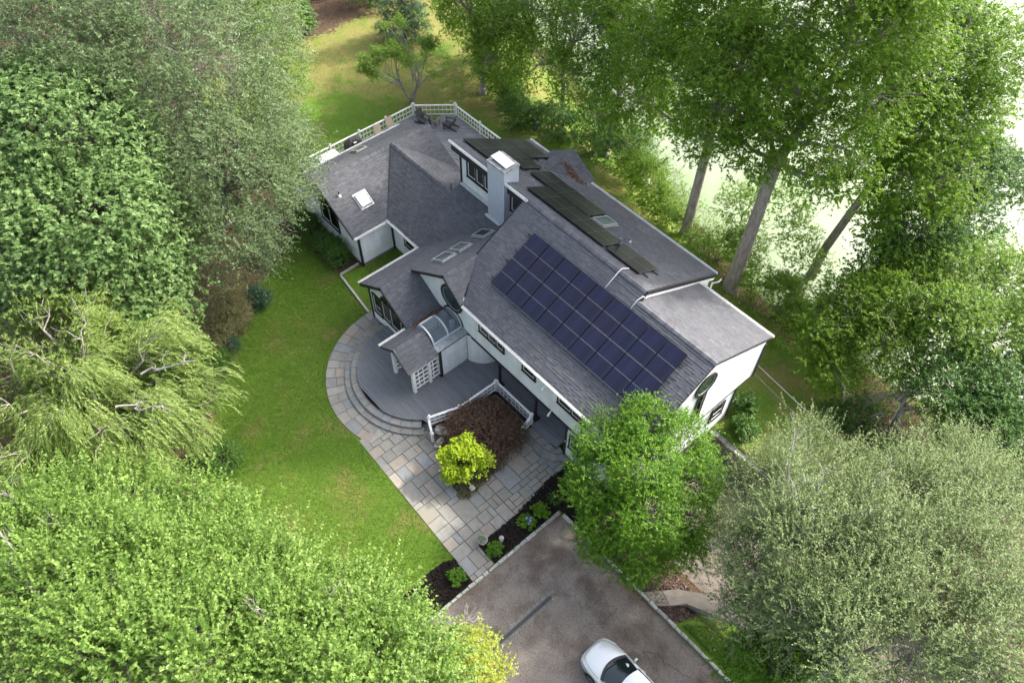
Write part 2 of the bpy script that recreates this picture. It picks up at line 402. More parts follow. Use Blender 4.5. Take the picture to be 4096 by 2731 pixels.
def ground_material():
    m = bpy.data.materials.new("lawn_and_soil"); m.use_nodes = True; t = m.node_tree; n = t.nodes; n.clear(); L = t.links.new
    out = n.new("ShaderNodeOutputMaterial"); p = n.new("ShaderNodeBsdfPrincipled"); p.inputs['Roughness'].default_value = 0.85; p.inputs['Specular IOR Level'].default_value = 0.15
    geo = n.new("ShaderNodeNewGeometry")
    def noise(sc, det=4, rough=0.6):
        q = n.new("ShaderNodeTexNoise"); q.inputs['Scale'].default_value = sc; q.inputs['Detail'].default_value = det; q.inputs['Roughness'].default_value = rough
        L(geo.outputs['Position'], q.inputs['Vector']); return q.outputs[0]
    def rngm(x, a, b, c=0.0, d=1.0):
        q = n.new("ShaderNodeMapRange"); q.inputs[1].default_value = a; q.inputs[2].default_value = b; q.inputs[3].default_value = c; q.inputs[4].default_value = d; L(x, q.inputs[0]); return q.outputs[0]
    def mixc(f, a, b):
        q = n.new("ShaderNodeMix"); q.data_type = 'RGBA'; L(f, q.inputs[0])
        for s, val in ((6, a), (7, b)):
            if isinstance(val, tuple): q.inputs[s].default_value = (*val, 1)
            else: L(val, q.inputs[s])
        return q.outputs[2]
    def mth(op, a, b):
        q = n.new("ShaderNodeMath"); q.operation = op
        for s, val in ((0, a), (1, b)):
            if isinstance(val, (int, float)): q.inputs[s].default_value = val
            else: L(val, q.inputs[s])
        return q.outputs[0]
    ad = n.new("ShaderNodeAttribute"); ad.attribute_name = "dry"
    so = n.new("ShaderNodeAttribute"); so.attribute_name = "soil"
    green = mixc(rngm(noise(2.3), 0.38, 0.62), (0.066, 0.150, 0.014), (0.100, 0.188, 0.018))
    green = mixc(rngm(noise(38, 3), 0.4, 0.7), green, (0.135, 0.230, 0.026))
    straw = mixc(rngm(noise(5), 0.4, 0.6), (0.200, 0.185, 0.050), (0.235, 0.200, 0.080))
    f = mth('ADD', mth('MULTIPLY', ad.outputs['Fac'], 0.95), mth('MULTIPLY', rngm(noise(0.55, 6, 0.65), 0.3, 0.7, -0.5, 0.5), 1.35))
    f = mth('ADD', f, mth('MULTIPLY', rngm(noise(7, 5, 0.7), 0.3, 0.7, -0.5, 0.5), 0.8))
    c = mixc(rngm(f, 0.34, 1.0, 0.0, 0.85), green, straw)
    litter = mixc(rngm(noise(14, 5), 0.4, 0.62), (0.040, 0.029, 0.020), (0.135, 0.085, 0.052))
    fs = mth('ADD', so.outputs['Fac'], rngm(noise(3.2, 5), 0.3, 0.7, -0.3, 0.3))
    c = mixc(rngm(fs, 0.4, 0.68), c, litter)
    L(c, p.inputs['Base Color'])
    b = n.new("ShaderNodeBump"); b.inputs['Strength'].default_value = 0.9; b.inputs['Distance'].default_value = 0.05
    L(noise(45, 4, 0.7), b.inputs['Height']); L(b.outputs[0], p.inputs['Normal'])
    L(p.outputs[0], out.inputs[0]); return m
MATS['ground'] = ground_material()
terrain = link_mesh("terrain", me, 'ground'); tag(terrain, kind='structure')

def pip(x, y, poly):
    x = np.asarray(x); y = np.asarray(y); ins = np.zeros(x.shape, bool); n = len(poly)
    for i in range(n):
        x0, y0 = poly[i]; x1, y1 = poly[(i + 1) % n]
        c = ((y0 > y) != (y1 > y)) & (x < (x1 - x0) * (y - y0) / (y1 - y0 + 1e-12) + x0)
        ins ^= c
    return ins

# grass blades of the mown lawns
def grass_stuff(name, poly, count, mats, h=(0.025, 0.06), seed=1):
    r = np.random.default_rng(seed)
    P = np.array(poly); lo = P.min(0); hi = P.max(0)
    x = r.uniform(lo[0], hi[0], count * 3); y = r.uniform(lo[1], hi[1], count * 3)
    k = pip(x, y, poly) & (zone_soil(x, y) < 0.45)
    x = x[k][:count]; y = y[k][:count]; n = len(x)
    z = ground_z(x, y)
    dry = np.clip(zone_dry(x, y) + 0.35 * r.standard_normal(n) * 0.5, 0, 1)
    a = r.uniform(0, 2 * PI, n); w = r.uniform(0.010, 0.022, n); hh = r.uniform(h[0], h[1], n)
    b = np.stack([x, y, z - 0.005], -1); d = np.stack([np.cos(a), np.sin(a), 0 * a], -1) * w[:, None]
    ln = r.normal(0, 0.035, (n, 2))
    tip = b + np.stack([ln[:, 0], ln[:, 1], hh], -1)
    Vv = np.stack([b - d, b + d, tip], 1)
    o = np_quads(name, Vv, dry, mats, k=3); tag(o, kind='stuff'); return o
leaf_mat('grass_blade', (0.072, 0.165, 0.016), (0.22, 0.19, 0.075), trans=0.25, rough=0.6, spec=0.2)

# ------------------------------------------------------------------ pond
def water_material():
    m = bpy.data.materials.new("pond_water"); m.use_nodes = True; t = m.node_tree; n = t.nodes; n.clear(); L = t.links.new
    out = n.new("ShaderNodeOutputMaterial"); p = n.new("ShaderNodeBsdfPrincipled")
    geo = n.new("ShaderNodeNewGeometry")
    nz = n.new("ShaderNodeTexNoise"); nz.inputs['Scale'].default_value = 0.16; nz.inputs['Detail'].default_value = 6; nz.inputs['Roughness'].default_value = 0.62
    L(geo.outputs['Position'], nz.inputs['Vector'])
    mr = n.new("ShaderNodeMapRange"); mr.inputs[1].default_value = 0.40; mr.inputs[2].default_value = 0.62; L(nz.outputs[0], mr.inputs[0])
    mx = n.new("ShaderNodeMix"); mx.data_type = 'RGBA'; mx.inputs[6].default_value = (0.16, 0.215, 0.10, 1); mx.inputs[7].default_value = (0.21, 0.245, 0.17, 1)
    L(mr.outputs[0], mx.inputs[0]); L(mx.outputs[2], p.inputs['Base Color'])
    p.inputs['Roughness'].default_value = 0.30; p.inputs['Specular IOR Level'].default_value = 0.5; p.inputs['IOR'].default_value = 1.5
    b = n.new("ShaderNodeBump"); b.inputs['Strength'].default_value = 0.15; b.inputs['Distance'].default_value = 0.05
    n2 = n.new("ShaderNodeTexNoise"); n2.inputs['Scale'].default_value = 3.5; n2.inputs['Detail'].default_value = 4; L(geo.outputs['Position'], n2.inputs['Vector'])
    L(n2.outputs[0], b.inputs['Height']); L(b.outputs[0], p.inputs['Normal'])
    L(p.outputs[0], out.inputs[0]); return m
MATS['water'] = water_material()
w = MB()
px = np.linspace(-140, 140, 57)
for i in range(len(px) - 1):
    a, b = px[i], px[i + 1]
    w.poly([(a, shore_y(a) - 3, -1.55), (b, shore_y(b) - 3, -1.55), (b, 150, -1.55), (a, 150, -1.55)])
tag(w.build("pond", 'water'), kind='structure')

# ------------------------------------------------------------------ driveway, lower drive
def asphalt():
    m = mat('asphalt', (0.205, 0.178, 0.155), 0.9, c2=(0.152, 0.130, 0.113), scale=1.1, detail=7, bump=0.5, bscale=60, spec=0.2, c3=(0.110, 0.086, 0.070), scale3=0.55)
    t = m.node_tree; n = t.nodes; L = t.links.new
    p = [q for q in n if q.type == 'BSDF_PRINCIPLED'][0]
    src = p.inputs['Base Color'].links[0].from_socket
    geo = n.new("ShaderNodeNewGeometry")
    sp = n.new("ShaderNodeTexNoise"); sp.inputs['Scale'].default_value = 34; sp.inputs['Detail'].default_value = 2; L(geo.outputs['Position'], sp.inputs['Vector'])
    mr = n.new("ShaderNodeMapRange"); mr.inputs[1].default_value = 0.3; mr.inputs[2].default_value = 0.7; mr.inputs[3].default_value = 0.60; mr.inputs[4].default_value = 1.42; L(sp.outputs[0], mr.inputs[0])
    mx = n.new("ShaderNodeMix"); mx.data_type = 'RGBA'; mx.blend_type = 'MULTIPLY'; mx.inputs[0].default_value = 1
    L(src, mx.inputs[6]); L(mr.outputs[0], mx.inputs[7])
    vo = n.new("ShaderNodeTexVoronoi"); vo.feature = 'DISTANCE_TO_EDGE'; vo.inputs['Scale'].default_value = 0.30
    wv = n.new("ShaderNodeTexNoise"); wv.inputs['Scale'].default_value = 1.2; wv.inputs['Detail'].default_value = 6; L(geo.outputs['Position'], wv.inputs['Vector'])
    ad = n.new("ShaderNodeVectorMath"); ad.operation = 'MULTIPLY_ADD'; L(wv.outputs['Color'], ad.inputs[0]); ad.inputs[1].default_value = (1.6, 1.6, 0); L(geo.outputs['Position'], ad.inputs[2]); L(ad.outputs[0], vo.inputs['Vector'])
    cr = n.new("ShaderNodeMapRange"); cr.inputs[1].default_value = 0.0; cr.inputs[2].default_value = 0.006; cr.inputs[3].default_value = 0.62; cr.inputs[4].default_value = 1.0; L(vo.outputs[0], cr.inputs[0])
    m2 = n.new("ShaderNodeMix"); m2.data_type = 'RGBA'; m2.blend_type = 'MULTIPLY'; m2.inputs[0].default_value = 1; L(mx.outputs[2], m2.inputs[6]); L(cr.outputs[0], m2.inputs[7])
    L(m2.outputs[2], p.inputs['Base Color']); return m
asphalt()
d = MB(); d.poly([(-11.05, -30, 0.012), (12, -30, 0.012), (12, 13.36, 0.012), (-10.9, 13.36, 0.012), (-11.05, 13.2, 0.012)])
tag(d.build("driveway", 'asphalt'), kind='structure')
d = MB(); d.poly([(-9.3, 16.2, -1.765), (15, 16.2, -1.765), (15, 22.72, -1.765), (-9.3, 22.72, -1.765)])
tag(d.build("driveway", 'asphalt'), kind='structure')

# ------------------------------------------------------------------ patio of bluestone
patio = MB(); 
CX, CY = -22.4, 13.6
ring = [(CX + 5.34 * math.cos(R_(a)), CY + 5.34 * math.sin(R_(a))) for a in range(178, 290, 4)]
patio.poly([(x, y, 0.010) for x, y in ring] + [(-20.6, 8.32, 0.010), (-11.27, 8.0, 0.010), (-11.27, 9.28, 0.010), (-12.42, 9.36, 0.010), (-12.46, 11.67, 0.010), (-12.85, 14.35, 0.010), (-12.85, 15.88, 0.010), (-18.3, 15.7, 0.010), (-19, 12, 0.010), (-22, 13.6, 0.010)])
patio = patio.build("patio", 'joint_sand'); tag(patio, kind='structure')
STONE = ['bluestone', 'bluestone', 'bluestone', 'bluestone', 'bluestone_blue', 'bluestone_tan']
def stone_slab(poly2, z0, z1, parent, material, name="paving_slab"):
    b = MB(); cx = sum(p[0] for p in poly2) / len(poly2); cy = sum(p[1] for p in poly2) / len(poly2)
    n = len(poly2); t = random.random()
    top = [(cx + (x - cx) * 0.985, cy + (y - cy) * 0.985, z1 + random.uniform(-0.003, 0.003)) for x, y in poly2]
    mid = [(x, y, z1 - 0.012) for x, y in poly2]; bot = [(x, y, z0) for x, y in poly2]
    b.add(bot + mid + top, [tuple(range(2 * n, 3 * n))] + [(i, (i + 1) % n, n + (i + 1) % n, n + i) for i in range(n)] + [(n + i, n + (i + 1) % n, 2 * n + (i + 1) % n, 2 * n + i) for i in range(n)], t)
    return b.build(name, material, parent)
# random ashlar over a unit grid
def ashlar(x0, x1, y0, y1, u, region, parent, seed, gap=0.014):
    r = random.Random(seed)
    nx_, ny_ = int((x1 - x0) / u), int((y1 - y0) / u); occ = [[False] * ny_ for _ in range(nx_)]
    for j in range(ny_):
        for i in range(nx_):
            if occ[i][j]: continue
            for w_, h_ in r.sample([(2, 2), (3, 2), (2, 3), (3, 2), (3, 3), (2, 2), (2, 1), (1, 2), (4, 3), (3, 2)], 10) + [(1, 1)]:
                if i + w_ <= nx_ and j + h_ <= ny_ and all(not occ[a][b] for a in range(i, i + w_) for b in range(j, j + h_)):
                    break
            for a in range(i, i + w_):
                for b in range(j, j + h_): occ[a][b] = True
            q = lambda: r.uniform(-0.008, 0.008)
            rect = [(x0 + i * u + gap + q(), y0 + j * u + gap + q()), (x0 + (i + w_) * u - gap + q(), y0 + j * u + gap + q()), (x0 + (i + w_) * u - gap + q(), y0 + (j + h_) * u - gap + q()), (x0 + i * u + gap + q(), y0 + (j + h_) * u - gap + q())]
            for reg in region:
                c = clip_convex(rect, reg)
                if len(c) >= 3 and area2(c) > 0.02: stone_slab(c, 0.0, 0.034, parent, r.choice(STONE))
circ_keep = lambda p: True
ashlar(-21.0, -11.27, 8.05, 16.4, 0.305, [ccw([(-20.95, 8.33), (-12.43, 8.05), (-12.43, 11.4), (-12.86, 15.9), (-20.95, 15.9)])], patio, 5)
ashlar(-12.43, -10.9, 8.0, 9.8, 0.29, [ccw([(-12.42, 8.0), (-11.28, 8.0), (-11.28, 9.3), (-12.42, 9.3)])], patio, 6)
a = 176.0; r_ = random.Random(3)
while a < 287:
    da = r_.uniform(5.5, 10)
    rows = [(4.2, 5.33)] if r_.random() < 0.35 else [(4.2, 4.2 + r_.uniform(0.45, 0.65)), None]
    if rows[-1] is None: rows[-1] = (rows[0][1], 5.33)
    for ra, rb in rows:
        g = 0.012; a0, a1 = R_(a) + g / rb, R_(a + da) - g / rb
        P = [(CX + (ra + g) * math.cos(a0), CY + (ra + g) * math.sin(a0)), (CX + (ra + g) * math.cos(a1), CY + (ra + g) * math.sin(a1))]
        P += [(CX + (rb - g) * math.cos(t), CY + (rb - g) * math.sin(t)) for t in (a1, (a0 + a1) / 2, a0)]
        stone_slab(ccw(P), 0.0, 0.036, patio, r_.choice(STONE))
    a += da

# ------------------------------------------------------------------ kerbs of granite blocks
def kerb(p, q, parent, seed, size=(0.30, 0.62)):
    r = random.Random(seed); p, q = Vector((*p, 0)), Vector((*q, 0)); L_ = (q - p).length; d = (q - p).normalized(); nrm = Vector((-d.y, d.x, 0)); s = 0.0
    while s < L_:
        l = r.uniform(*size); e = min(s + l, L_)
        w_ = r.uniform(0.13, 0.18); h = r.uniform(0.10, 0.145); b = MB()
        c = [(s + 0.012, -w_ / 2), (e - 0.012, -w_ / 2 + r.uniform(-.02, .02)), (e - 0.012, w_ / 2 + r.uniform(-.02, .02)), (s + 0.012, w_ / 2)]
        base = [p + d * u + nrm * v_ for u, v_ in c]; top = [p + d * (u + (0.02 if i in (0, 3) else -0.02)) + nrm * v_ * 0.8 + Vector((0, 0, h + r.uniform(-.012, .012))) for i, (u, v_) in enumerate(c)]
        mid = [b_ + Vector((0, 0, h * 0.75)) for b_ in base]
        b.add([tuple(k - Vector((0, 0, 0.05))) for k in base] + [tuple(k) for k in mid] + [tuple(k) for k in top], [(8, 9, 10, 11)] + [(i, (i + 1) % 4, 4 + (i + 1) % 4, 4 + i) for i in range(4)] + [(4 + i, 4 + (i + 1) % 4, 8 + (i + 1) % 4, 8 + i) for i in range(4)], r.random())
        b.build("kerb_stone", 'granite', parent)
        s = e
k1 = empty("stone_kerb", (-11.15, 13.4, 0), "granite block kerb between the black mulch beds, the stone path and the driveway", "kerb")
kerb((-11.15, 13.42), (-11.16, 3.0), k1, 1)
k2 = empty("stone_kerb", (-10.9, 13.45, 0), "granite block kerb running from under the bright green tree past the slab walkway to the lawn", "kerb")
kerb((-10.95, 13.45), (3.0, 13.52), k2, 2)

# ------------------------------------------------------------------ mulch beds
def bed(name, poly, material, chips, z=0.03, seed=1, csize=(0.03, 0.08)):
    r = np.random.default_rng(seed)
    m = MB()
    # grid cells inside the outline, heaped towards the middle
    P = np.array(poly); lo = P.min(0); hi = P.max(0); st = 0.12
    X = np.arange(lo[0], hi[0] + st, st); Y = np.arange(lo[1], hi[1] + st, st)
    xx, yy = np.meshgrid(X, Y); ins = pip(xx, yy, poly)
    zz = ground_z(xx, yy) + z + 0.02 * wob(xx * 3, yy * 3) + r.uniform(-0.015, 0.015, xx.shape)
    for j in range(len(Y) - 1):
        for i in range(len(X) - 1):
            if ins[j, i] or ins[j + 1, i] or ins[j, i + 1] or ins[j + 1, i + 1]:
                c = clip_convex_any([(X[i], Y[j]), (X[i + 1], Y[j]), (X[i + 1], Y[j + 1]), (X[i], Y[j + 1])], ins[j, i] and ins[j + 1, i] and ins[j, i + 1] and ins[j + 1, i + 1], poly)
                if c: m.poly([(X[i], Y[j], zz[j, i]), (X[i + 1], Y[j], zz[j, i + 1]), (X[i + 1], Y[j + 1], zz[j + 1, i + 1]), (X[i], Y[j + 1], zz[j + 1, i])], random.random())
    o = m.build(name, material); tag(o, kind='structure')
    x = r.uniform(lo[0], hi[0], chips * 2); y = r.uniform(lo[1], hi[1], chips * 2); k = pip(x, y, poly); x, y = x[k], y[k]; n = len(x)
    c = np.stack([x, y, ground_z(x, y) + z + 0.02 + r.uniform(-0.01, 0.02, n)], -1)
    u = r.standard_normal((n, 3)); u /= np.linalg.norm(u, axis=1)[:, None]; v_ = np.cross(u, r.standard_normal((n, 3))); v_ /= np.linalg.norm(v_, axis=1)[:, None]
    u *= r.uniform(*csize, n)[:, None]; v_ *= r.uniform(0.01, 0.025, n)[:, None]
    ch = np_quads("wood_chips", np.stack([c - u - v_, c + u - v_, c + u + v_, c - u + v_], 1), r.random(n), material, o); ch['kind'] = 'stuff'
    return o
def clip_convex_any(q, allin, poly):
    if allin: return True
    cx = sum(a for a, b in q) / 4; cy = sum(b for a, b in q) / 4
    return bool(pip(np.array([cx]), np.array([cy]), poly)[0])
bed("mulch_bed", [(-12.47, 9.38), (-11.27, 9.33), (-11.27, 13.58), (-9.5, 13.6), (-9.5, 15.85), (-12.86, 15.85), (-12.86, 14.35), (-12.5, 11.7)], 'mulch', 5000, seed=2)
bed("mulch_bed", [(-11.27, 7.97), (-12.66, 8.05), (-12.9, 7.6), (-12.95, 6.8), (-12.9, 5.6), (-12.6, 4.2), (-11.27, 3.6)], 'mulch', 3000, seed=3)
bed("mulch_bed", [(-18.45, 11.35), (-17.77, 11.2), (-16.6, 10.7), (-15.65, 10.35), (-14.9, 10.2), (-14.66, 10.5), (-14.75, 11.8), (-15.3, 13.7), (-15.55, 14.9), (-15.72, 15.45), (-18.4, 15.45), (-18.55, 13.0), (-18.95, 11.8)], 'bark_chips', 3500, z=0.06, seed=4)
bed("bark_bed", [(-9.35, 13.62), (-3.9, 13.62), (-3.4, 14.6), (-4.3, 16.0), (-9.35, 15.9)], 'bark_chips', 6000, seed=5, z=0.05)

# slab walkway beside the driveway
wk = empty("slab_walkway", (-5.3, 13.6, 0), "pale stone slab walkway leaving the driveway kerb towards the garage side", "walkway")
wp = [Vector((-5.75, 13.56)), Vector((-5.2, 14.25)), Vector((-4.75, 14.95)), Vector((-3.6, 15.9)), Vector((-2.4, 16.6))]
wq = [Vector((-4.9, 13.56)), Vector((-4.5, 14.0)), Vector((-4.05, 14.72)), Vector((-3.0, 15.25)), Vector((-1.9, 15.9))]
for i in range(4):
    a0, a1, b0, b1 = wp[i], wp[i + 1], wq[i], wq[i + 1]; zt = 0.10 - 0.0 * i if i < 2 else (-0.05 if i == 2 else -0.3)
    P = [a0.lerp(a1, 0.012), b0.lerp(b1, 0.012), b0.lerp(b1, 0.988), a0.lerp(a1, 0.988)]
    stone_slab(ccw([tuple(k) for k in P]), -0.6, zt, wk, 'bluestone_tan')

# trench drain
dr = empty("trench_drain", (-8.38, 8.6, 0), "iron trench drain grate bordered by rough cobbles across the driveway", "drain")
MB().box(-8.46, -8.30, 6.2, 10.25, 0.016, 0.020).build("channel", 'pit', dr)
for k in range(8):
    y0 = 6.22 + k * 0.505; g = MB()
    g.box(-8.47, -8.445, y0, y0 + 0.5, 0.018, 0.036); g.box(-8.315, -8.29, y0, y0 + 0.5, 0.018, 0.036)
    for j in range(16): g.box(-8.445, -8.315, y0 + 0.008 + j * 0.031, y0 + 0.024 + j * 0.031, 0.020, 0.034)
    g.build("grate", 'grate', dr)
r_ = random.Random(9)
for sgn in (-1, 1):
    y = 6.2
    while y < 10.35:
        l = r_.uniform(0.13, 0.24); w_ = r_.uniform(0.10, 0.17); x = -8.38 + sgn * (0.105 + w_ / 2)
        pts = [(x - w_ / 2, y + r_.uniform(0, .02)), (x + w_ / 2, y + r_.uniform(0, .03)), (x + w_ / 2 + r_.uniform(-.02, .02), y + l - 0.02), (x, y + l - 0.008), (x - w_ / 2, y + l - 0.025)]
        stone_slab(ccw(pts), 0.0, r_.uniform(0.026, 0.036), dr, 'cobble', "cobble"); y += l

# timber edging by the lawn notch
te = empty("timber_edging", (-31.3, 14.1, 0), "low weathered timber edging at the lawn corner by the white wing", "edging")
MB().beam((-31.28, 14.12, 0.05), (-31.33, 15.5, 0.05), 0.12, 0.14).build("timber", 'cast_stone', te)
MB().beam((-31.2, 14.1, 0.045), (-27.75, 13.72, 0.045), 0.12, 0.13).build("timber", 'cast_stone', te)

# stone retaining wall beside the lower drive
rw = empty("retaining_wall", (-8, 22.9, -1.7), "rough fieldstone retaining wall below the pair of rhododendron shrubs", "wall")
MB().box(-9.3, 1.5, 22.80, 23.15, -1.9, -0.22).build("core", 'pit', rw)
r_ = random.Random(4)
for row in range(7):
    x = -9.35; z0 = -1.8 + row * 0.225
    while x < 1.5:
        l = r_.uniform(0.25, 0.6); b = MB(); y0 = 22.72 + r_.uniform(-0.03, 0.03)
        b.prism([(x + .012, y0 + .02), (x + l * .5, y0), (x + l - .012, y0 + .02), (x + l - .012, 23.0), (x + .012, 23.0)], z0 + 0.012, z0 + 0.215, r_.random()); b.build("stone", 'fieldstone', rw); x += l
x = -9.35
while x < 1.5:
    l = r_.uniform(0.45, 0.9); q = lambda: r_.uniform(-.03, .03)
    stone_slab(ccw([(x + .015, 22.66 + q()), (x + l - .015, 22.66 + q()), (x + l - .015, 23.2 + q()), (x + .015, 23.2 + q())]), -0.225, -0.15 + q() * 0.5, rw, 'granite', "capstone"); x += l
# ------------------------------------------------------------------ the house
house = empty("house", (-20, 20, 0), "white sided house with charcoal shingle roofs, black trim and solar panels", "house")
SINGLE = {'left': 300}

class Plane:
    """roof plane: z = z0 + gx (x - x0) + gy (y - y0)"""
    def __init__(s, x0, y0, z0, gx, gy): s.p = (x0, y0, z0); s.g = (gx, gy)
    def z(s, x, y): return s.p[2] + s.g[0] * (x - s.p[0]) + s.g[1] * (y - s.p[1])
    def axes(s):
        gx, gy = s.g; m = math.hypot(gx, gy)
        v = Vector((gx / m, gy / m, m)).normalized(); n = Vector((-gx, -gy, 1)).normalized(); u = v.cross(n); return u, v, n
    def pt(s, x, y, up=0.0):
        return Vector((x, y, s.z(x, y))) + s.axes()[2] * up

EXPO = 0.142
def roof(plane, polys, seed=1, thick=0.11, single=None, eave=True):
    """one pitched surface: a deck slab with real shingle tabs on it"""
    u, v, n = plane.axes(); o = Vector(plane.p); r = random.Random(seed)
    slab = MB()
    for poly in polys: slab.slab([plane.pt(x, y) for x, y in ccw(poly)], -n * thick)
    rf = slab.build("roof", 'roof_deck', house)
    many = MB(); singles = []
    for poly in polys:
        P = ccw([((plane.pt(x, y) - o).dot(u), (plane.pt(x, y) - o).dot(v)) for x, y in poly])
        u0, u1 = min(p[0] for p in P), max(p[0] for p in P); v0, v1 = min(p[1] for p in P), max(p[1] for p in P)
        row = math.floor(v0 / EXPO) - 1
        while row * EXPO < v1:
            vb = row * EXPO; rr = random.Random(seed * 7919 + row); x = math.floor(u0 / 2) * 2 - 2 + rr.uniform(0, 0.3); thickrow = rr.random() < 0.5
            prevt = 0
            while x < u1:
                w_ = rr.uniform(0.15, 0.34); t = rr.choice((0.0, 0.009)); tone = min(1, max(0.4, rr.gauss(0.66, 0.06)))
                if x + w_ > u0:
                    c = clip_convex([(x, vb), (x + w_ - 0.004, vb), (x + w_ - 0.004, vb + EXPO + 0.02), (x, vb + EXPO + 0.02)], P)
                    if len(c) >= 3 and area2(c) > 1e-4:
                        f = lambda p: o + u * p[0] + v * p[1] + n * (0.004 + (t + 0.006) * (1 - (p[1] - vb) / (EXPO + 0.02)))
                        g = lambda p: o + u * p[0] + v * p[1] + n * 0.001
                        top = [f(p) for p in c]; k = len(c)
                        vs = top + [g(p) for p in c]
                        fs = [tuple(range(k))]
                        for i in range(k):
                            j = (i + 1) % k
                            if abs(c[i][1] - vb) < 1e-6 and abs(c[j][1] - vb) < 1e-6 or abs(c[i][0] - c[j][0]) < 1e-6: fs.append((i, k + i, k + j, j))
                        if t > 0 and abs(c[0][1] - vb) < 1e-6 and abs(c[1][1] - vb) < 1e-6 and vb - 0.020 > v0:
                            i0 = len(vs); vs += [o + u * c[0][0] + v * (vb - 0.020) + n * 0.0125, o + u * c[1][0] + v * (vb - 0.020) + n * 0.0125, o + u * c[1][0] + v * vb + n * 0.0115, o + u * c[0][0] + v * vb + n * 0.0115]; fs.append((i0, i0 + 1, i0 + 2, i0 + 3))
                        if single and SINGLE['left'] > 0 and single(*(o + u * c[0][0] + v * c[0][1])[:2]) and area2(c) > 0.015:
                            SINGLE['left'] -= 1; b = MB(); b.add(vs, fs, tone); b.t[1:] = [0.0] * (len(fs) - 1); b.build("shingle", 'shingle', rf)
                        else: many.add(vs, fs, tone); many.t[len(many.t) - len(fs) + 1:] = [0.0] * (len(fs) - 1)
                x += w_
            row += 1
    many.build("shingles", 'shingle', rf, kind='stuff')
    return rf

def ridge_cap(p, q, da, db, w=0.15, expo=0.14):
    """overlapping cap pieces along a ridge; da, db point down the two slopes"""
    p, q = Vector(p), Vector(q); L_ = (q - p).length; d = (q - p).normalized(); da, db = Vector(da).normalized(), Vector(db).normalized()
    up = (-(da + db)).normalized(); m = MB(); s = 0.0
    while s < L_ - 0.02:
        e = min(s + 0.28, L_ + 0.02); t = random.random(); t = 0.5 + 0.4 * t; a, b = p + d * s + up * 0.050, p + d * e + up * 0.030
        j = random.uniform(-0.01, 0.01)
        vs = [a, b, b + da * (w + j), a + da * (w + j), b + db * (w + j), a + db * (w + j)]
        lo = [a - up * 0.025, a + da * (w + j) - up * 0.025, a + db * (w + j) - up * 0.025]
        m.add(vs + lo, [(0, 3, 2, 1), (0, 1, 4, 5), (0, 6, 7, 3), (0, 5, 8, 6)], t); s += expo
    return m.build("ridge_cap", 'shingle', house, kind='stuff')

S = 0.57
FRONT = Plane(0, 20.66, 7.72, 0, 0.56)
REARB = Plane(0, 21.2, 8.06, 0, -0.512)
REARA = Plane(0, 20.66, 7.72, 0, -0.46)
CLEFT = Plane(-27.75, 0, 2.7, 0.66, 0)
DRIGHT = Plane(-23.27, 0, 2.72, -0.66, 0)
CRIGHT = Plane(-22.55, 0, 6.13, -0.84, 0)
JFRONT = Plane(0, 17.74, 2.7, 0, 0.657)
JBACK = Plane(0, 20.78, 4.70, 0, -0.57)
HLEFT = Plane(-37.75, 0, 2.65, S, 0)
HRIGHT = Plane(-30.95, 0, 2.65, -S, 0)
FLEFT = Plane(-23.35, 0, 2.74, 0.69, 0)
FRIGHT = Plane(-20.85, 0, 2.74, -0.69, 0)
LRIGHT = Plane(-23.55, 0, 5.0, -0.60, 0)
LLEFT = Plane(-27.1, 0, 5.0, 0.60, 0)

roof(FRONT, [[(-21.2, 15.75), (-9.37, 15.75), (-9.37, 20.66), (-22.55, 20.66), (-22.55, 17.97)], [(-22.55, 20.66), (-14.12, 20.66), (-14.12, 21.2), (-22.55, 21.2)]], 1, single=lambda x, y: y < 17.1 and x < -11.5)
roof(REARB, [[(-28.8, 21.2), (-14.12, 21.2), (-14.12, 27.2), (-28.8, 27.2)]], 2)
roof(REARA, [[(-14.12, 20.66), (-9.37, 20.66), (-9.37, 25.65), (-14.12, 25.65)]], 3)
roof(CLEFT, [[(-27.75, 13.55), (-25.5, 13.55), (-25.5, 15.6), (-27.75, 15.6)], [(-27.75, 15.6), (-22.55, 15.6), (-22.55, 21.5), (-24.0, 21.5), (-27.75, 17.74)]], 4)
roof(CRIGHT, [[(-22.55, 15.6), (-21.2, 15.6), (-22.55, 17.98)]], 5)
roof(DRIGHT, [[(-25.5, 13.55), (-23.27, 13.55), (-23.27, 15.88), (-25.5, 15.88)]], 6)
roof(JFRONT, [[(-30.9, 17.74), (-27.75, 17.74), (-24.71, 20.78), (-34.38, 20.78)], [(-28.45, 20.78), (-24.71, 20.78), (-24.0, 21.5), (-28.4, 21.5)]], 7)
roof(JBACK, [[(-34.38, 20.78), (-28.45, 20.78), (-28.45, 23.6), (-31.5, 23.6)]], 8)
roof(HLEFT, [[(-37.75, 15.3), (-34.35, 15.3), (-34.35, 23.72), (-37.75, 23.72)]], 9)
roof(HRIGHT, [[(-34.35, 15.3), (-30.92, 15.3), (-30.92, 17.74), (-34.35, 20.78)], [(-34.35, 20.78), (-31.35, 23.72), (-34.35, 23.72)]], 10)
roof(FLEFT, [[(-23.35, 11.8), (-22.1, 11.8), (-22.1, 13.75), (-23.35, 13.75)]], 11, thick=0.07)
roof(FRIGHT, [[(-22.1, 11.8), (-20.85, 11.8), (-20.85, 13.75), (-22.1, 13.75)]], 12, thick=0.07)
roof(LRIGHT, [[(-25.32, 24.9), (-23.55, 27.2), (-23.55, 27.6), (-25.32, 27.6)]], 13)
roof(LLEFT, [[(-25.32, 24.9), (-25.32, 27.6), (-27.1, 27.6), (-27.1, 27.2)]], 14)

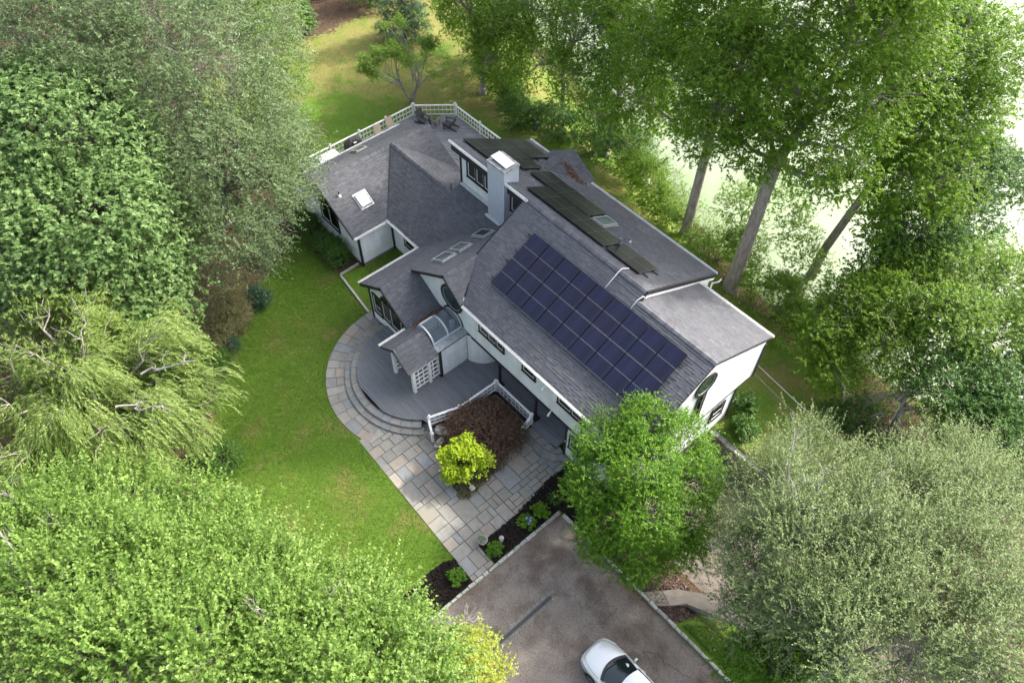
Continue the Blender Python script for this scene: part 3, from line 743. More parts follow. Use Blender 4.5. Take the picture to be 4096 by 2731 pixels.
ridge_cap((-22.4, 21.2, 8.04), (-14.12, 21.2, 8.04), (0, -1, -0.56), (0, 1, -0.512))
ridge_cap((-14.1, 20.66, 7.72), (-9.37, 20.66, 7.72), (0, -1, -0.56), (0, 1, -0.46))
ridge_cap((-22.55, 15.6, 6.13), (-22.55, 17.9, 6.13), (-1, 0, -0.66), (1, 0, -0.84))
ridge_cap((-25.5, 13.55, 4.19), (-25.5, 15.8, 4.19), (-1, 0, -0.66), (1, 0, -0.66))
ridge_cap((-34.35, 15.3, 4.59), (-34.35, 23.72, 4.59), (-1, 0, -S), (1, 0, -S))
ridge_cap((-34.3, 20.78, 4.70), (-28.45, 20.78, 4.70), (0, -1, -0.657), (0, 1, -0.57))
ridge_cap((-22.1, 11.8, 3.60), (-22.1, 13.75, 3.60), (-1, 0, -0.69), (1, 0, -0.69))
ridge_cap((-25.32, 24.95, 6.06), (-25.32, 27.6, 6.06), (-1, 0, -0.6), (1, 0, -0.6))

# walls with lapped siding ------------------------------------------------
def wall(p, q, prof, nrm, course=0.112, name="wall", material='siding', thick=0.16):
    """p, q: plan points; prof: convex outline in (distance, z); nrm: outward plan normal"""
    p, q = Vector((*p, 0)), Vector((*q, 0)); d = (q - p).normalized(); n = Vector((*nrm, 0)); P = ccw(prof)
    b = MB(); b.slab([p + d * s + Vector((0, 0, z)) for s, z in P], -n * thick)
    w_ = b.build(name, material, house)
    m = MB(); z0 = min(z for s, z in P); z1 = max(z for s, z in P); s0 = min(s for s, z in P) - 1; s1 = max(s for s, z in P) + 1; z = z0
    while z < z1:
        c = clip_convex([(s0, z), (s1, z), (s1, z + course), (s0, z + course)], P)
        if len(c) >= 3 and area2(c) > 1e-4:
            f = lambda a: p + d * a[0] + Vector((0, 0, a[1])) + n * (0.004 + 0.016 * (1 - (a[1] - z) / course))
            top = [f(a) for a in c]; k = len(c); lip = []
            vs = top + [p + d * a[0] + Vector((0, 0, a[1])) for a in c]; fs = [tuple(range(k))]
            for i in range(k):
                j = (i + 1) % k
                if abs(c[i][1] - z) < 1e-6 and abs(c[j][1] - z) < 1e-6: fs.append((i, k + i, k + j, j))
            m.add(vs, fs, random.random())
        z += course
    m.build("siding", material, w_, kind='stuff')
    return w_
fz = lambda x, y: FRONT.z(x, y)
wall((-22.5, 15.9), (-9.43, 15.9), [(0, 2.68), (13.07, 2.68), (13.07, 4.93), (1.3, 4.93), (0, 4.93)], (0, -1))
wall((-25.2, 15.9), (-21.2, 15.9), [(0, 3.0), (4.0, 2.7), (4.0, 4.9), (2.65, 5.98), (0, 4.22)], (0, -1), name="gable_wall")
wall((-9.43, 15.9), (-9.43, 25.23), [(0, 2.68), (9.33, 2.68), (9.33, 5.42), (4.76, 7.58), (0, 4.93)], (1, 0), name="gable_wall")
wall((-9.45, 15.9), (-9.45, 23.95), [(0, -1.85), (8.05, -1.85), (8.05, 2.68), (0, 2.68)], (1, 0))
wall((-13.4, 15.9), (-9.43, 15.9), [(0, 0.0), (3.97, 0.0), (3.97, 2.55), (0, 2.55)], (0, -1))
wall((-9.43, 25.2), (-14.2, 25.2), [(0, 2.6), (4.77, 2.6), (4.77, 5.5), (0, 5.5)], (0, 1))
wall((-9.45, 23.95), (-14.2, 23.95), [(0, -0.3), (4.75, -0.3), (4.75, 2.68), (0, 2.68)], (0, 1))
wall((-14.2, 26.8), (-28.3, 26.8), [(0, -0.3), (14.1, -0.3), (14.1, 5.1), (0, 5.1)], (0, 1))
wall((-14.18, 20.7), (-14.18, 26.8), [(0.0, 7.6), (0, 7.65), (0.5, 7.86), (6.1, 5.02), (6.1, 4.0), (4.9, 4.0)], (1, 0), name="gable_wall")
wall((-14.22, 23.95), (-14.22, 26.8), [(0, -0.3), (2.85, -0.3), (2.85, 5.1), (0, 5.1)], (1, 0))
wall((-28.3, 21.5), (-22.5, 21.5), [(0, 4.6), (5.8, 4.6), (5.8, 7.7), (0, 7.7)], (0, -1), name="clerestory_wall")
wall((-28.3, 26.8), (-28.3, 21.5), [(0, -0.2), (5.3, -0.2), (5.3, 7.65), (0, 4.95)], (-1, 0))
wall((-22.5, 21.4), (-22.5, 15.9), [(0, 4.5), (5.5, 4.5), (5.5, 4.8), (0, 7.75)], (-1, 0))
wall((-37.2, 15.62), (-30.98, 15.62), [(0, 0.22), (6.22, 0.22), (6.22, 2.52), (2.85, 4.43), (0, 2.8)], (0, -1), name="gable_wall")
wall((-30.98, 15.62), (-30.98, 18.0), [(0, 0.22), (2.38, 0.22), (2.38, 2.52), (0, 2.52)], (1, 0))
wall((-30.98, 18.02), (-27.2, 18.02), [(0, 0.22), (3.78, 0.22), (3.78, 2.74), (0, 2.74)], (0, -1))
wall((-37.2, 23.5), (-37.2, 15.62), [(0, 0.22), (7.88, 0.22), (7.88, 2.8), (0, 2.8)], (-1, 0))
wall((-31.1, 23.5), (-37.2, 23.5), [(0, 0.4), (6.1, 0.4), (6.1, 2.8), (3.25, 4.43), (0, 2.6)], (0, 1), name="gable_wall")
wall((-28.4, 23.4), (-31.2, 23.4), [(0, 0.4), (2.8, 0.4), (2.8, 3.1), (0, 3.1)], (0, 1))
wall((-27.2, 13.8), (-23.62, 13.8), [(0, 0.12), (3.58, 0.12), (3.58, 2.85), (1.75, 4.02), (0, 2.9)], (0, -1), name="gable_wall")
wall((-27.2, 18.0), (-27.2, 13.8), [(0, 0.12), (4.2, 0.12), (4.2, 2.9), (0, 2.9)], (-1, 0))
wall((-21.1, 13.98), (-21.1, 15.9), [(0, 0.45), (1.92, 0.45), (1.92, 2.66), (0, 2.66)], (1, 0))
wall((-23.3, 13.98), (-21.1, 13.98), [(0, 0.45), (2.2, 0.45), (2.2, 2.66), (0, 2.66)], (0, -1))
wall((-20.5, 18.1), (-13.6, 18.1), [(0, 0.4), (6.9, 0.4), (6.9, 2.62), (0, 2.62)], (0, -1), name="porch_wall")
wall((-13.75, 18.1), (-13.75, 16.2), [(0, 0.4), (1.9, 0.4), (1.9, 2.62), (0, 2.62)], (-1, 0), name="porch_wall")
# rounded room corner and curved wall under the overhang
def curved_wall(cx, cy, r, a0, a1, z0, z1, step=4):
    m = MB(); an = np.arange(a0, a1, step)
    for i in range(len(an)):
        t0, t1 = R_(an[i] + 0.25), R_(an[i] + step - 0.25); ri = r - 0.010
        A = (cx + r * math.cos(t0), cy + r * math.sin(t0)); B = (cx + r * math.cos(t1), cy + r * math.sin(t1))
        t2, t3 = R_(an[i]), R_(an[i] + step); C = (cx + ri * math.cos(t3), cy + ri * math.sin(t3)); D = (cx + ri * math.cos(t2), cy + ri * math.sin(t2))
        m.prism(ccw([A, B, C, D, (cx + (r - .12) * math.cos(t2), cy + (r - .12) * math.sin(t2))][:4]), z0, z1, random.random())
    return m.build("curved_wall", 'siding', house)
curved_wall(-21.4, 17.2, 1.5, -75, 40, 0.45, 2.66)
curved_wall(-13.38, 16.27, 0.37, 180, 271, 0.0, 2.62, step=10)
# floor slab of the overhanging storey
MB().box(-22.5, -9.5, 15.98, 25.1, 2.55, 2.66).build("soffit", 'soffit', house)
# foundations
f_ = MB(); f_.box(-37.18, -31.0, 15.66, 23.45, -0.3, 0.22); f_.box(-31.0, -27.2, 18.06, 23.3, -0.3, 0.22); f_.box(-27.18, -23.64, 13.84, 18.0, -0.3, 0.12); f_.build("foundation", 'foundation', house)

# trim boards --------------------------------------------------------------
def trim(pts, w_, h, material='black_trim', name="trim_board", up=(0, 0, 1)):
    m = MB()
    for a, b in zip(pts[:-1], pts[1:]): m.beam(a, b, w_, h, up)
    return m.build(name, material, house)
def gutter(p, q, name="gutter"):
    p, q = Vector(p), Vector(q); m = MB(); d = (q - p).normalized(); s = Vector((d.y, -d.x, 0))
    m.beam(p, q, 0.012, 0.11); m.beam(p + s * 0.11, q + s * 0.11, 0.012, 0.12); m.beam(p + s * 0.055 - Vector((0, 0, 0.055)), q + s * 0.055 - Vector((0, 0, 0.055)), 0.11, 0.012)
    m.beam(p + s * 0.055 - d * 0.005, p + s * 0.055 + d * 0.006, 0.12, 0.11); m.beam(q + s * 0.055 - d * 0.006, q + s * 0.055 + d * 0.005, 0.12, 0.11)
    return m.build(name, 'white_trim', house)
gutter((-21.15, 15.70, 4.93), (-9.36, 15.70, 4.93))
gutter((-14.1, 27.24, 4.94), (-23.5, 27.24, 4.94)); gutter((-27.0, 27.24, 4.94), (-28.8, 27.24, 4.94))
gutter((-9.36, 25.70, 5.36), (-13.9, 25.70, 5.36))
gutter((-28.8, 21.15, 8.03), (-25.45, 21.15, 8.03)); gutter((-24.05, 21.15, 8.03), (-22.35, 21.15, 8.03))
gutter((-27.80, 17.7, 2.64), (-27.80, 13.53, 2.64))
gutter((-30.93, 15.3, 2.60), (-30.93, 17.72, 2.60)) if False else None
gutter((-30.88, 15.28, 2.60), (-30.88, 17.66, 2.60)); gutter((-30.88, 17.69, 2.64), (-27.85, 17.69, 2.64))
gutter((-37.80, 23.72, 2.60), (-37.80, 15.28, 2.60))
gutter((-23.40, 13.70, 2.70), (-23.40, 11.78, 2.70))
# black fascia and rake boards
trim([(-28.8, 21.24, 7.66), (-25.45, 21.24, 7.66)], 0.05, 0.60, name="fascia"); trim([(-24.05, 21.24, 7.66), (-22.45, 21.24, 7.66)], 0.05, 0.60, name="fascia")
trim([(-9.375, 15.72, FRONT.z(0, 15.72) - 0.05), (-9.375, 20.66, 7.67), (-9.375, 25.68, REARA.z(0, 25.68) - 0.05)], 0.04, 0.11, name="rake_board")
trim([(-14.08, 20.75, 7.66), (-14.08, 21.2, 7.93), (-14.08, 27.22, REARB.z(0, 27.22) - 0.12)], 0.05, 0.20, name="rake_board")
trim([(-14.1, 21.2, 7.70), (-14.1, 27.1, 4.70)], 0.06, 0.16, 'white_trim', name="rake_flashing")
trim([(-28.82, 21.2, 7.94), (-28.82, 27.2, 4.87)], 0.04, 0.2, name="rake_board")
trim([(-37.72, 15.28, 2.55), (-34.35, 15.28, 4.47), (-30.95, 15.28, 2.55)], 0.04, 0.18, name="rake_board")
trim([(-27.74, 13.53, 2.60), (-25.5, 13.53, 4.07), (-23.29, 13.53, 2.62)], 0.04, 0.18, name="rake_board")
trim([(-25.6, 15.58, 4.05), (-22.55, 15.58, 6.02), (-21.22, 15.58, 4.92)], 0.04, 0.14, name="rake_board")
trim([(-23.33, 11.78, 2.68), (-22.1, 11.78, 3.52), (-20.87, 11.78, 2.68)], 0.03, 0.10, name="rake_board")
trim([(-25.32, 27.62, 5.94), (-23.55, 27.62, 4.9)], 0.04, 0.18, name="rake_board")
trim([(-22.62, 17.9, 6.08), (-22.62, 21.2, 7.93)], 0.04, 0.15, name="rake_board")
# corner boards and bands
for x, y, z0, z1 in ((-30.97, 15.61, 0.05, 2.52), (-30.93, 17.97, 0.1, 2.5), (-27.22, 13.79, 0.05, 2.62), (-13.42, 15.88, 0.0, 2.58), (-9.42, 25.24, 2.66, 5.2), (-9.44, 23.97, -0.4, 2.6), (-21.09, 13.97, 0.45, 2.72), (-21.09, 15.87, 0.45, 2.72), (-28.3, 21.49, 4.9, 7.7), (-23.6, 13.79, 0.45, 2.7)):
    MB().box(x - 0.06, x + 0.06, y - 0.06, y + 0.06, z0, z1).build("corner_board", 'black_trim', house)
trim([(-20.95, 15.87, 2.61), (-9.40, 15.87, 2.61)], 0.07, 0.14, name="band_board")
trim([(-9.405, 15.85, 2.66), (-9.405, 25.28, 2.66)], 0.05, 0.08, name="band_board")
trim([(-9.36, 25.26, 2.66), (-14.2, 25.26, 2.66)], 0.05, 0.1, name="band_board")
trim([(-21.08, 13.93, 2.69), (-21.08, 15.88, 2.69)], 0.08, 0.10, name="band_board")
MB().box(-9.41, -9.36, 16.6, 22.2, -1.8, 0.35).build("garage_opening", 'black_trim', house)  # black panel: the dark inside of the garage opening put in as colour
MB().box(-9.42, -9.37, 23.45, 23.98, -1.7, 0.05).build("foundation", 'foundation', house)
# porch posts
for x in (-18.6, -15.77):
    p_ = MB().box(x - 0.06, x + 0.06, 15.92, 16.04, 0.45, 2.56).build("porch_post", 'black_trim', house)
    MB().box(x - 0.2, x + 0.2, 15.8, 16.2, 0.452, 0.475).build("post_base", 'black_trim', p_)

mat('round_room', (0.10, 0.19, 0.18), 0.8, c2=(0.03, 0.06, 0.06), scale=1.6)
# windows ---------------------------------------------------------------------
def window(o, d, n, s0, s1, z0, z1, lights=(1.0,), arch=0.0, t=0.10, sash='white_trim', glass='glass', blind=0.0, rail=None):
    """o: plan origin of the wall face; d: direction along it; n: outward normal. arch: rise of a round head"""
    o, d, n = Vector((*o, 0)), Vector((*d, 0)), Vector((*n, 0)); U = Vector((0, 0, 1))
    P = lambda s, z, out: o + d * s + U * z + n * out
    B = lambda m, a, b, c, e, o0, o1: m.frame(P(a, c, o0), d * (b - a), U * (e - c), n * (o1 - o0))
    fr = MB()
    if arch:
        zs = z1 - arch; cx = (s0 + s1) / 2; rr = (s1 - s0) / 2; ky = arch / rr
        B(fr, s0, s0 + t, z0, zs, 0.02, 0.085); B(fr, s1 - t, s1, z0, zs, 0.02, 0.085); B(fr, s0, s1, z0, z0 + t, 0.02, 0.08)
        N = 14
        for i in range(N):
            a, b = PI * i / N, PI * (i + 1) / N
            q = [(cx + rr * math.cos(k), zs + arch * math.sin(k)) for k in (a, b)] + [(cx + (rr - t) * math.cos(k), zs + (arch - t) * math.sin(k)) for k in (b, a)]
            fr.slab([P(s, z, 0.085) for s, z in q], -n * 0.065)
    else:
        B(fr, s0, s0 + t, z0, z1, 0.02, 0.085); B(fr, s1 - t, s1, z0, z1, 0.02, 0.085); B(fr, s0 + t, s1 - t, z0, z0 + t, 0.02, 0.08); B(fr, s0 + t, s1 - t, z1 - t, z1, 0.02, 0.08)
    edges = [s0 + t]; W = s1 - s0 - 2 * t; tot = sum(lights)
    for k in lights: edges.append(edges[-1] + W * k / tot)
    for e in edges[1:-1]: B(fr, e - t * 0.45, e + t * 0.45, z0 + t, (z1 - arch) - (0 if arch else t), 0.02, 0.08)
    if arch: B(fr, s0 + t, s1 - t, z1 - arch - 0.03, z1 - arch + 0.05, 0.02, 0.08)
    w_ = fr.build("window", 'black_trim', house)
    top = (z1 - arch - 0.03) if arch else z1 - t
    for i in range(len(lights)):
        a = edges[i] + (t * 0.45 if i else 0); b = edges[i + 1] - (t * 0.45 if i < len(lights) - 1 else 0)
        if sash:
            m = MB(); k = 0.04; B(m, a, a + k, z0 + t, top, 0.022, 0.060); B(m, b - k, b, z0 + t, top, 0.022, 0.060); B(m, a + k, b - k, z0 + t, z0 + t + k, 0.022, 0.058); B(m, a + k, b - k, top - k, top, 0.022, 0.058)
            if rail: B(m, a + k, b - k, z0 + t + rail * (top - z0 - t), z0 + t + rail * (top - z0 - t) + 0.035, 0.022, 0.058)
            m.build("sash", sash, w_)
        B(MB(), 0, 1, 0, 1, 0, 1)
        m = MB(); B(m, a + 0.005, b - 0.005, z0 + t + 0.005, top - 0.005, 0.021, 0.027); m.build("interior", 'interior', w_)
        if blind:
            m = MB(); zb = top - blind * (top - z0 - t); B(m, a + 0.03, b - 0.03, zb, top - 0.01, 0.0275, 0.031); m.build("blind", 'blind', w_)
        m = MB(); B(m, a + 0.01, b - 0.01, z0 + t + 0.01, top - 0.01, 0.042, 0.046); m.build("pane", glass, w_)
    if arch:
        m = MB(); N = 14
        q = [(cx + (rr - t) * math.cos(PI * i / N), zs + 0.05 + (arch - t - 0.05) * math.sin(PI * i / N)) for i in range(N + 1)]
        m.slab([P(s, z, 0.027) for s, z in q], -n * 0.006); m.build("interior", 'interior', w_)
        m = MB(); m.slab([P(s, z, 0.046) for s, z in q], -n * 0.004); m.build("pane", glass, w_)
    m = MB(); B(m, s0 - 0.03, s1 + 0.03, z0 - 0.04, z0, 0.02, 0.11); m.build("sill", 'black_trim', w_)
    return w_
Fo, Fd, Fn = (0, 15.9), (1, 0), (0, -1)
window(Fo, Fd, Fn, -20.1, -18.1, 3.84, 4.68, (1, 1, 0.8), blind=0.8)
window(Fo, Fd, Fn, -16.77, -15.77, 3.92, 4.68, (1,), blind=0.35)
window(Fo, Fd, Fn, -14.23, -12.31, 3.92, 4.68, (1, 1), blind=0.9)
window(Fo, Fd, Fn, -13.19, -12.2, 1.03, 2.28, (1,), rail=0.5, blind=0.0)
Ho = (0, 15.62)
window(Ho, Fd, Fn, -35.03, -33.07, 1.3, 3.62, (1, 1), arch=0.85)
window(Ho, Fd, Fn, -32.4, -31.7, 1.3, 2.5, (1,)) if False else None
Do = (0, 13.8)
window(Do, Fd, Fn, -26.93, -26.12, 0.95, 2.55, (1,), rail=0.35)
window(Do, Fd, Fn, -26.08, -24.45, 1.1, 3.27, (1, 1), arch=0.62)
window(Do, Fd, Fn, -24.40, -23.72, 1.1, 2.45, (1,), rail=0.4)
window((0, 18.02), Fd, Fn, -29.7, -28.8, 1.35, 2.2, (1,), blind=0.2)
Ko = (0, 21.5)
window(Ko, Fd, Fn, -27.76, -25.4, 6.02, 7.30, (1, 1, 1), t=0.13, blind=0.95)
window(Ko, Fd, Fn, -24.05, -22.9, 6.02, 7.30, (1,), t=0.13, blind=0.9)
Ro, Rd, Rn = (-9.43, 0), (0, 1), (1, 0)
window(Ro, Rd, Rn, 22.15, 23.15, 1.2, 2.4, (1,), rail=0.45)
window(Ro, Rd, Rn, 20.08, 20.70, 3.35, 5.60, (1,))
window((0, 18.1), Fd, Fn, -17.9, -16.2, 0.5, 2.45, (1, 1)); window((0, 18.1), Fd, Fn, -15.7, -14.2, 1.0, 2.4, (1, 1))
def round_window(o, d, n, s, z, r, t=0.13):
    o, d, n = Vector((*o, 0)), Vector((*d, 0)), Vector((*n, 0)); U = Vector((0, 0, 1)); N = 40
    P = lambda a, rr, out: o + d * (s + rr * math.cos(a)) + U * (z + rr * math.sin(a)) + n * out
    def ringm(r0, r1, o0, o1):
        m = MB()
        for i in range(N):
            a, b = 2 * PI * i / N, 2 * PI * (i + 1) / N
            m.slab([P(a, r1, o1), P(b, r1, o1), P(b, r0, o1), P(a, r0, o1)], -n * (o1 - o0))
        return m
    w_ = ringm(r - t, r, 0.02, 0.09).build("window", 'black_trim', house)
    ringm(r - t - 0.05, r - t, 0.02, 0.06).build("sash", 'skylight_frame', w_)
    m = MB(); m.slab([P(2 * PI * i / N, r - t - 0.04, 0.028) for i in range(N)], -n * 0.006); m.build("interior", 'round_room', w_)
    m = MB(); m.slab([P(2 * PI * i / N, r - t - 0.045, 0.05) for i in range(N)], -n * 0.004); m.build("pane", 'glass_clear', w_)
round_window(Fo, Fd, Fn, -22.3, 4.40, 0.88)
round_window(Ro, Rd, Rn, 20.40, 6.30, 0.74)

# chimney ---------------------------------------------------------------------
ch = MB().box(-25.42, -24.08, 21.02, 22.05, 4.3, 8.72).build("chimney", 'stucco', house)
MB().box(-25.46, -24.04, 20.98, 22.09, 8.72, 8.84).build("crown", 'mortar_cap', ch)
MB().box(-25.2, -24.3, 21.22, 21.8, 8.84, 8.93).build("flue", 'pipe_black', ch)
c_ = MB(); c_.slab([(-25.36, 21.2, 8.99), (-24.14, 21.2, 8.93), (-24.14, 21.82, 8.93), (-25.36, 21.82, 8.99)], (0, 0, 0.05))
for x in (-25.3, -24.2):
    for y in (21.25, 21.75): c_.box(x - .015, x + .015, y - .015, y + .015, 8.84, 8.97)
c_.build("cap", 'metal_bright', ch)
fl = MB(); fl.beam((-28.3, 21.40, 5.18), (-25.45, 21.40, 5.18), 0.22, 0.03, up=(0, -0.55, 1)); fl.beam((-25.6, 20.97, 4.92), (-23.95, 20.97, 4.92), 0.16, 0.03, up=(0, -0.55, 1)); fl.build("flashing", 'metal_flash', house)

# skylights -------------------------------------------------------------------
def skylight(plane, x0, x1, y0, y1, glass='glass_clear', well='skylight_well', frame='skylight_frame', h=0.14):
    u, v, n = plane.axes(); P = lambda x, y, up: plane.pt(x, y, up)
    def ringp(k, o0, o1, nm, mt, par):
        m = MB(); a = [(x0, y0), (x1, y0), (x1, y1), (x0, y1)]; b = [(x0 + k, y0 + k), (x1 - k, y0 + k), (x1 - k, y1 - k), (x0 + k, y1 - k)]
        for i in range(4):
            j = (i + 1) % 4; m.slab([P(*a[i], o1), P(*a[j], o1), P(*b[j], o1), P(*b[i], o1)], -n * (o1 - o0))
        return m.build(nm, mt, par)
    s = ringp(0.07, 0.0, h, "skylight", frame, house)
    k = 0.06; q = [(x0 + k, y0 + k), (x1 - k, y0 + k), (x1 - k, y1 - k), (x0 + k, y1 - k)]
    m = MB(); m.slab([P(*a, 0.062) for a in q], -n * 0.02); m.build("shaft", well, s)
    m = MB(); m.slab([P(*a, h - 0.015) for a in q], -n * 0.006); m.build("pane", glass, s)
    m = MB(); e = 0.08; m.slab([P(x0 - e, y0 - e, 0.044), P(x1 + e, y0 - e, 0.044), P(x1 + e, y1 + e, 0.044), P(x0 - e, y1 + e, 0.044)], -n * 0.006); m.build("flashing", 'metal_flash', s)
skylight(CLEFT, -24.92, -23.95, 16.66, 17.56); skylight(CLEFT, -24.92, -23.95, 17.84, 18.66); skylight(CLEFT, -24.98, -23.95, 19.48, 20.24, well='interior')
skylight(HRIGHT, -32.83, -32.06, 16.80, 17.56, glass='skylight_white', well='skylight_white')
skylight(HLEFT, -37.0, -36.2, 19.35, 20.15)
skylight(REARB, -20.08, -19.25, 23.62, 24.80)

# vent pipes, conduits ----------------------------------------------------------
def vent(x, y, z, h, r, material, boot=True, lean=0):
    v_ = MB().tube([(x, y, z - 0.1), (x, y, z + h)], r, 12).build("vent_pipe", material, house, smooth=False)
    if boot: MB().lathe([(r * 2.6, -0.03), (r * 2.4, 0.05), (r * 1.25, 0.12), (r * 1.15, 0.16)], (x, y, z)).build("boot", 'white_trim' if material == 'pipe_black' else 'metal_grey', v_)
vent(-33.19, 16.07, 3.92, 0.34, 0.045, 'pipe_black')
vent(-28.75, 21.0, 4.55, 0.55, 0.055, 'pipe_grey', False)
vent(-17.54, 23.07, 7.10, 0.62, 0.07, 'pipe_grey', False)
vent(-17.81, 24.14, 6.55, 0.30, 0.055, 'pipe_grey')
def conduit(pts, name="conduit"):
    MB().tube(pts, 0.022, 8).build(name, 'white_trim', house, smooth=True)
conduit([FRONT.pt(-15.83, 20.2, 0.05), FRONT.pt(-15.84, 20.9, 0.07), FRONT.pt(-15.83, 21.1, 0.10), Vector((-15.82, 21.3, 8.15)), REARB.pt(-15.78, 21.75, 0.08)])
conduit([FRONT.pt(-14.15, 20.2, 0.05), FRONT.pt(-14.15, 20.7, 0.08), FRONT.pt(-14.05, 20.95, 0.10), Vector((-13.98, 21.1, 7.72))])
MB().tube([(-13.95, 26.9, 4.6), (-13.75, 27.1, 4.75), (-13.75, 27.25, 4.85)], 0.04, 8).build("downspout", 'white_trim', house)
MB().tube([(-14.0, 26.9, 0.0), (-14.0, 26.9, 4.6)], 0.04, 8).build("downspout", 'white_trim', house)
# spot lamps on the facade
for x, z, s in ((-15.05, 4.42, 1.0), (-14.55, 2.72, 0.7)):
    l = MB().tube([(x, 15.88, z), (x, 15.78, z - 0.02)], 0.03, 8).build("spotlight", 'white_trim', house)
    MB().tube([(x, 15.80, z), (x + 0.02, 15.66, z - 0.10), (x + 0.04, 15.54 + .04, z - 0.16)], [0.04 * s, 0.085 * s, 0.09 * s], 12).build("head", 'white_trim', l)

# entry vestibule: metal roof and barrel vault ------------------------------------
MB().slab([(-23.32, 13.82, 2.74), (-21.02, 13.82, 2.72), (-21.02, 15.86, 2.72), (-23.32, 15.86, 2.74)], (0, 0, 0.05)).build("flat_roof", 'metal_flash', house)
va = MB(); N = 18; xa, xb, ya, yb, hz, rise = -23.02, -21.56, 13.98, 15.86, 2.80, 0.66
arc = [(xa + (xb - xa) * (1 - math.cos(PI * i / N)) / 2, hz + rise * math.sin(PI * i / N)) for i in range(N + 1)]
for i in range(N): va.slab([(arc[i][0], ya, arc[i][1]), (arc[i + 1][0], ya, arc[i + 1][1]), (arc[i + 1][0], yb, arc[i + 1][1]), (arc[i][0], yb, arc[i][1])], (0, 0, 0.012))
vault = va.build("vault_skylight", 'glass_clear', house, smooth=True)
for y in (ya - 0.02, (ya + yb) / 2, yb - 0.03):
    m = MB()
    for i in range(N): m.slab([(arc[i][0], y - 0.045, arc[i][1] + 0.014), (arc[i + 1][0], y - 0.045, arc[i + 1][1] + 0.014), (arc[i + 1][0], y + 0.045, arc[i + 1][1] + 0.014), (arc[i][0], y + 0.045, arc[i][1] + 0.014)], (0, 0, 0.03))
    m.build("rib", 'acrylic', vault)
m = MB(); m.box(xa - .05, xa + .02, ya - .06, yb, 2.78, 2.86); m.box(xb - .02, xb + .05, ya - .06, yb, 2.78, 2.86); m.build("curb", 'acrylic', vault)
MB().slab([(p_[0], ya - 0.01, p_[1]) for p_ in arc], (0, 0.02, 0)).build("end_panel", 'acrylic', vault)
MB().box(xa + .03, xb - .03, ya + .05, yb - .05, 2.792, 2.80).build("shaft", 'soffit', vault)
m = MB(); m.box(-22.9, -22.3, 14.9, 14.98, 2.8, 3.2); m.box(-22.0, -21.8, 15.35, 15.6, 2.8, 3.25); m.build("ceiling_beam", 'white_trim', vault)
cv = MB()
for i in range(10): cv.slab([(-22.95 + i * 0.06, 14.05, 2.80), (-22.90 + i * 0.06, 14.05, 2.80), (-22.90 + i * 0.06, 14.85, 2.80), (-22.95 + i * 0.06, 14.85, 2.80)], (0, 0, 0.25 + 0.3 * math.sin(i / 9 * 2.6 + .3)))
cv.build("drape", 'white_trim', vault)
m = MB()   # black arched trim where the vault meets the facade
for i in range(N):
    a0, a1 = PI * i / N, PI * (i + 1) / N; xc = (xa + xb) / 2; rx, rz = (xb - xa) / 2 + 0.03, rise + 0.05
    q = [(xc - rx * math.cos(a0), hz + rz * math.sin(a0)), (xc - rx * math.cos(a1), hz + rz * math.sin(a1)), (xc - (rx + .09) * math.cos(a1), hz + (rz + .09) * math.sin(a1)), (xc - (rx + .09) * math.cos(a0), hz + (rz + .09) * math.sin(a0))]
    m.slab([(x, 15.85, z) for x, z in q], (0, 0.05, 0))
m.build("arch_trim", 'black_trim', house)
# leaf litter in the hidden gutter beside the vault
r = np.random.default_rng(5); n_ = 900
c = np.stack([r.uniform(-23.30, -23.06, n_), r.uniform(13.85, 15.85, n_), 2.80 + r.uniform(0, 0.05, n_)], -1); u_ = r.standard_normal((n_, 3)) * 0.03; v_ = r.standard_normal((n_, 3)) * 0.025
o = np_quads("leaf_litter", np.stack([c - u_, c + v_, c + u_, c - v_], 1), r.random(n_), 'dead_leaf', house, (-20, 20, 0)); o['kind'] = 'stuff'
n_ = 260; c = np.stack([r.normal(-24.3, 0.5, n_), r.normal(26.55, 0.12, n_), np.zeros(n_)], -1); c[:, 2] = [max(REARB.z(a, b), LRIGHT.z(a, b) if a > -25.3 else 0) + 0.05 for a, b in c[:, :2]]
u_ = r.standard_normal((n_, 3)) * 0.035; v_ = r.standard_normal((n_, 3)) * 0.03
o = np_quads("leaf_litter", np.stack([c - u_, c + v_, c + u_, c - v_], 1), r.random(n_), 'dead_leaf', house, (-20, 20, 0)); o['kind'] = 'stuff'

# entry canopy: braced white frame with lattice sides, dark door behind -------------------
cn = MB()
for x in (-22.95, -21.22):
    cn.box(x - .09, x + .09, 12.16, 12.32, 0.45, 2.75)
cn.box(-21.30, -21.14, 13.20, 13.36, 0.45, 2.7); cn.box(-23.03, -22.87, 13.20, 13.36, 0.45, 2.7)
cn.slab([(-23.1, 12.20, 2.72), (-22.1, 12.20, 3.40), (-21.1, 12.20, 2.72), (-21.35, 12.20, 2.45), (-22.1, 12.20, 2.98), (-22.85, 12.20, 2.45)], (0, 0.08, 0))
cn.build("canopy_frame", 'white_trim', house)
for x, ys_ in ((-21.22, ((12.30, 13.2), (13.36, 13.92))), (-22.95, ((12.30, 13.2),))):
    m = MB()
    for y0, y1 in ys_:
        for z in (0.62, 0.98, 1.34, 1.70, 2.06): m.box(x - .025, x + .025, y0, y1, z, z + 0.09)
        for y in ((y0 * 2 + y1) / 3, (y0 + 2 * y1) / 3)[:2 if y1 - y0 > 0.7 else 1]: m.box(x - .035, x - .005, y - .03, y + .03, 0.5, 2.2)
    m.build("lattice", 'white_trim', house)
dm = MB().box(-22.7, -21.5, 13.90, 13.97, 0.47, 2.5).build("door", 'black_trim', house)
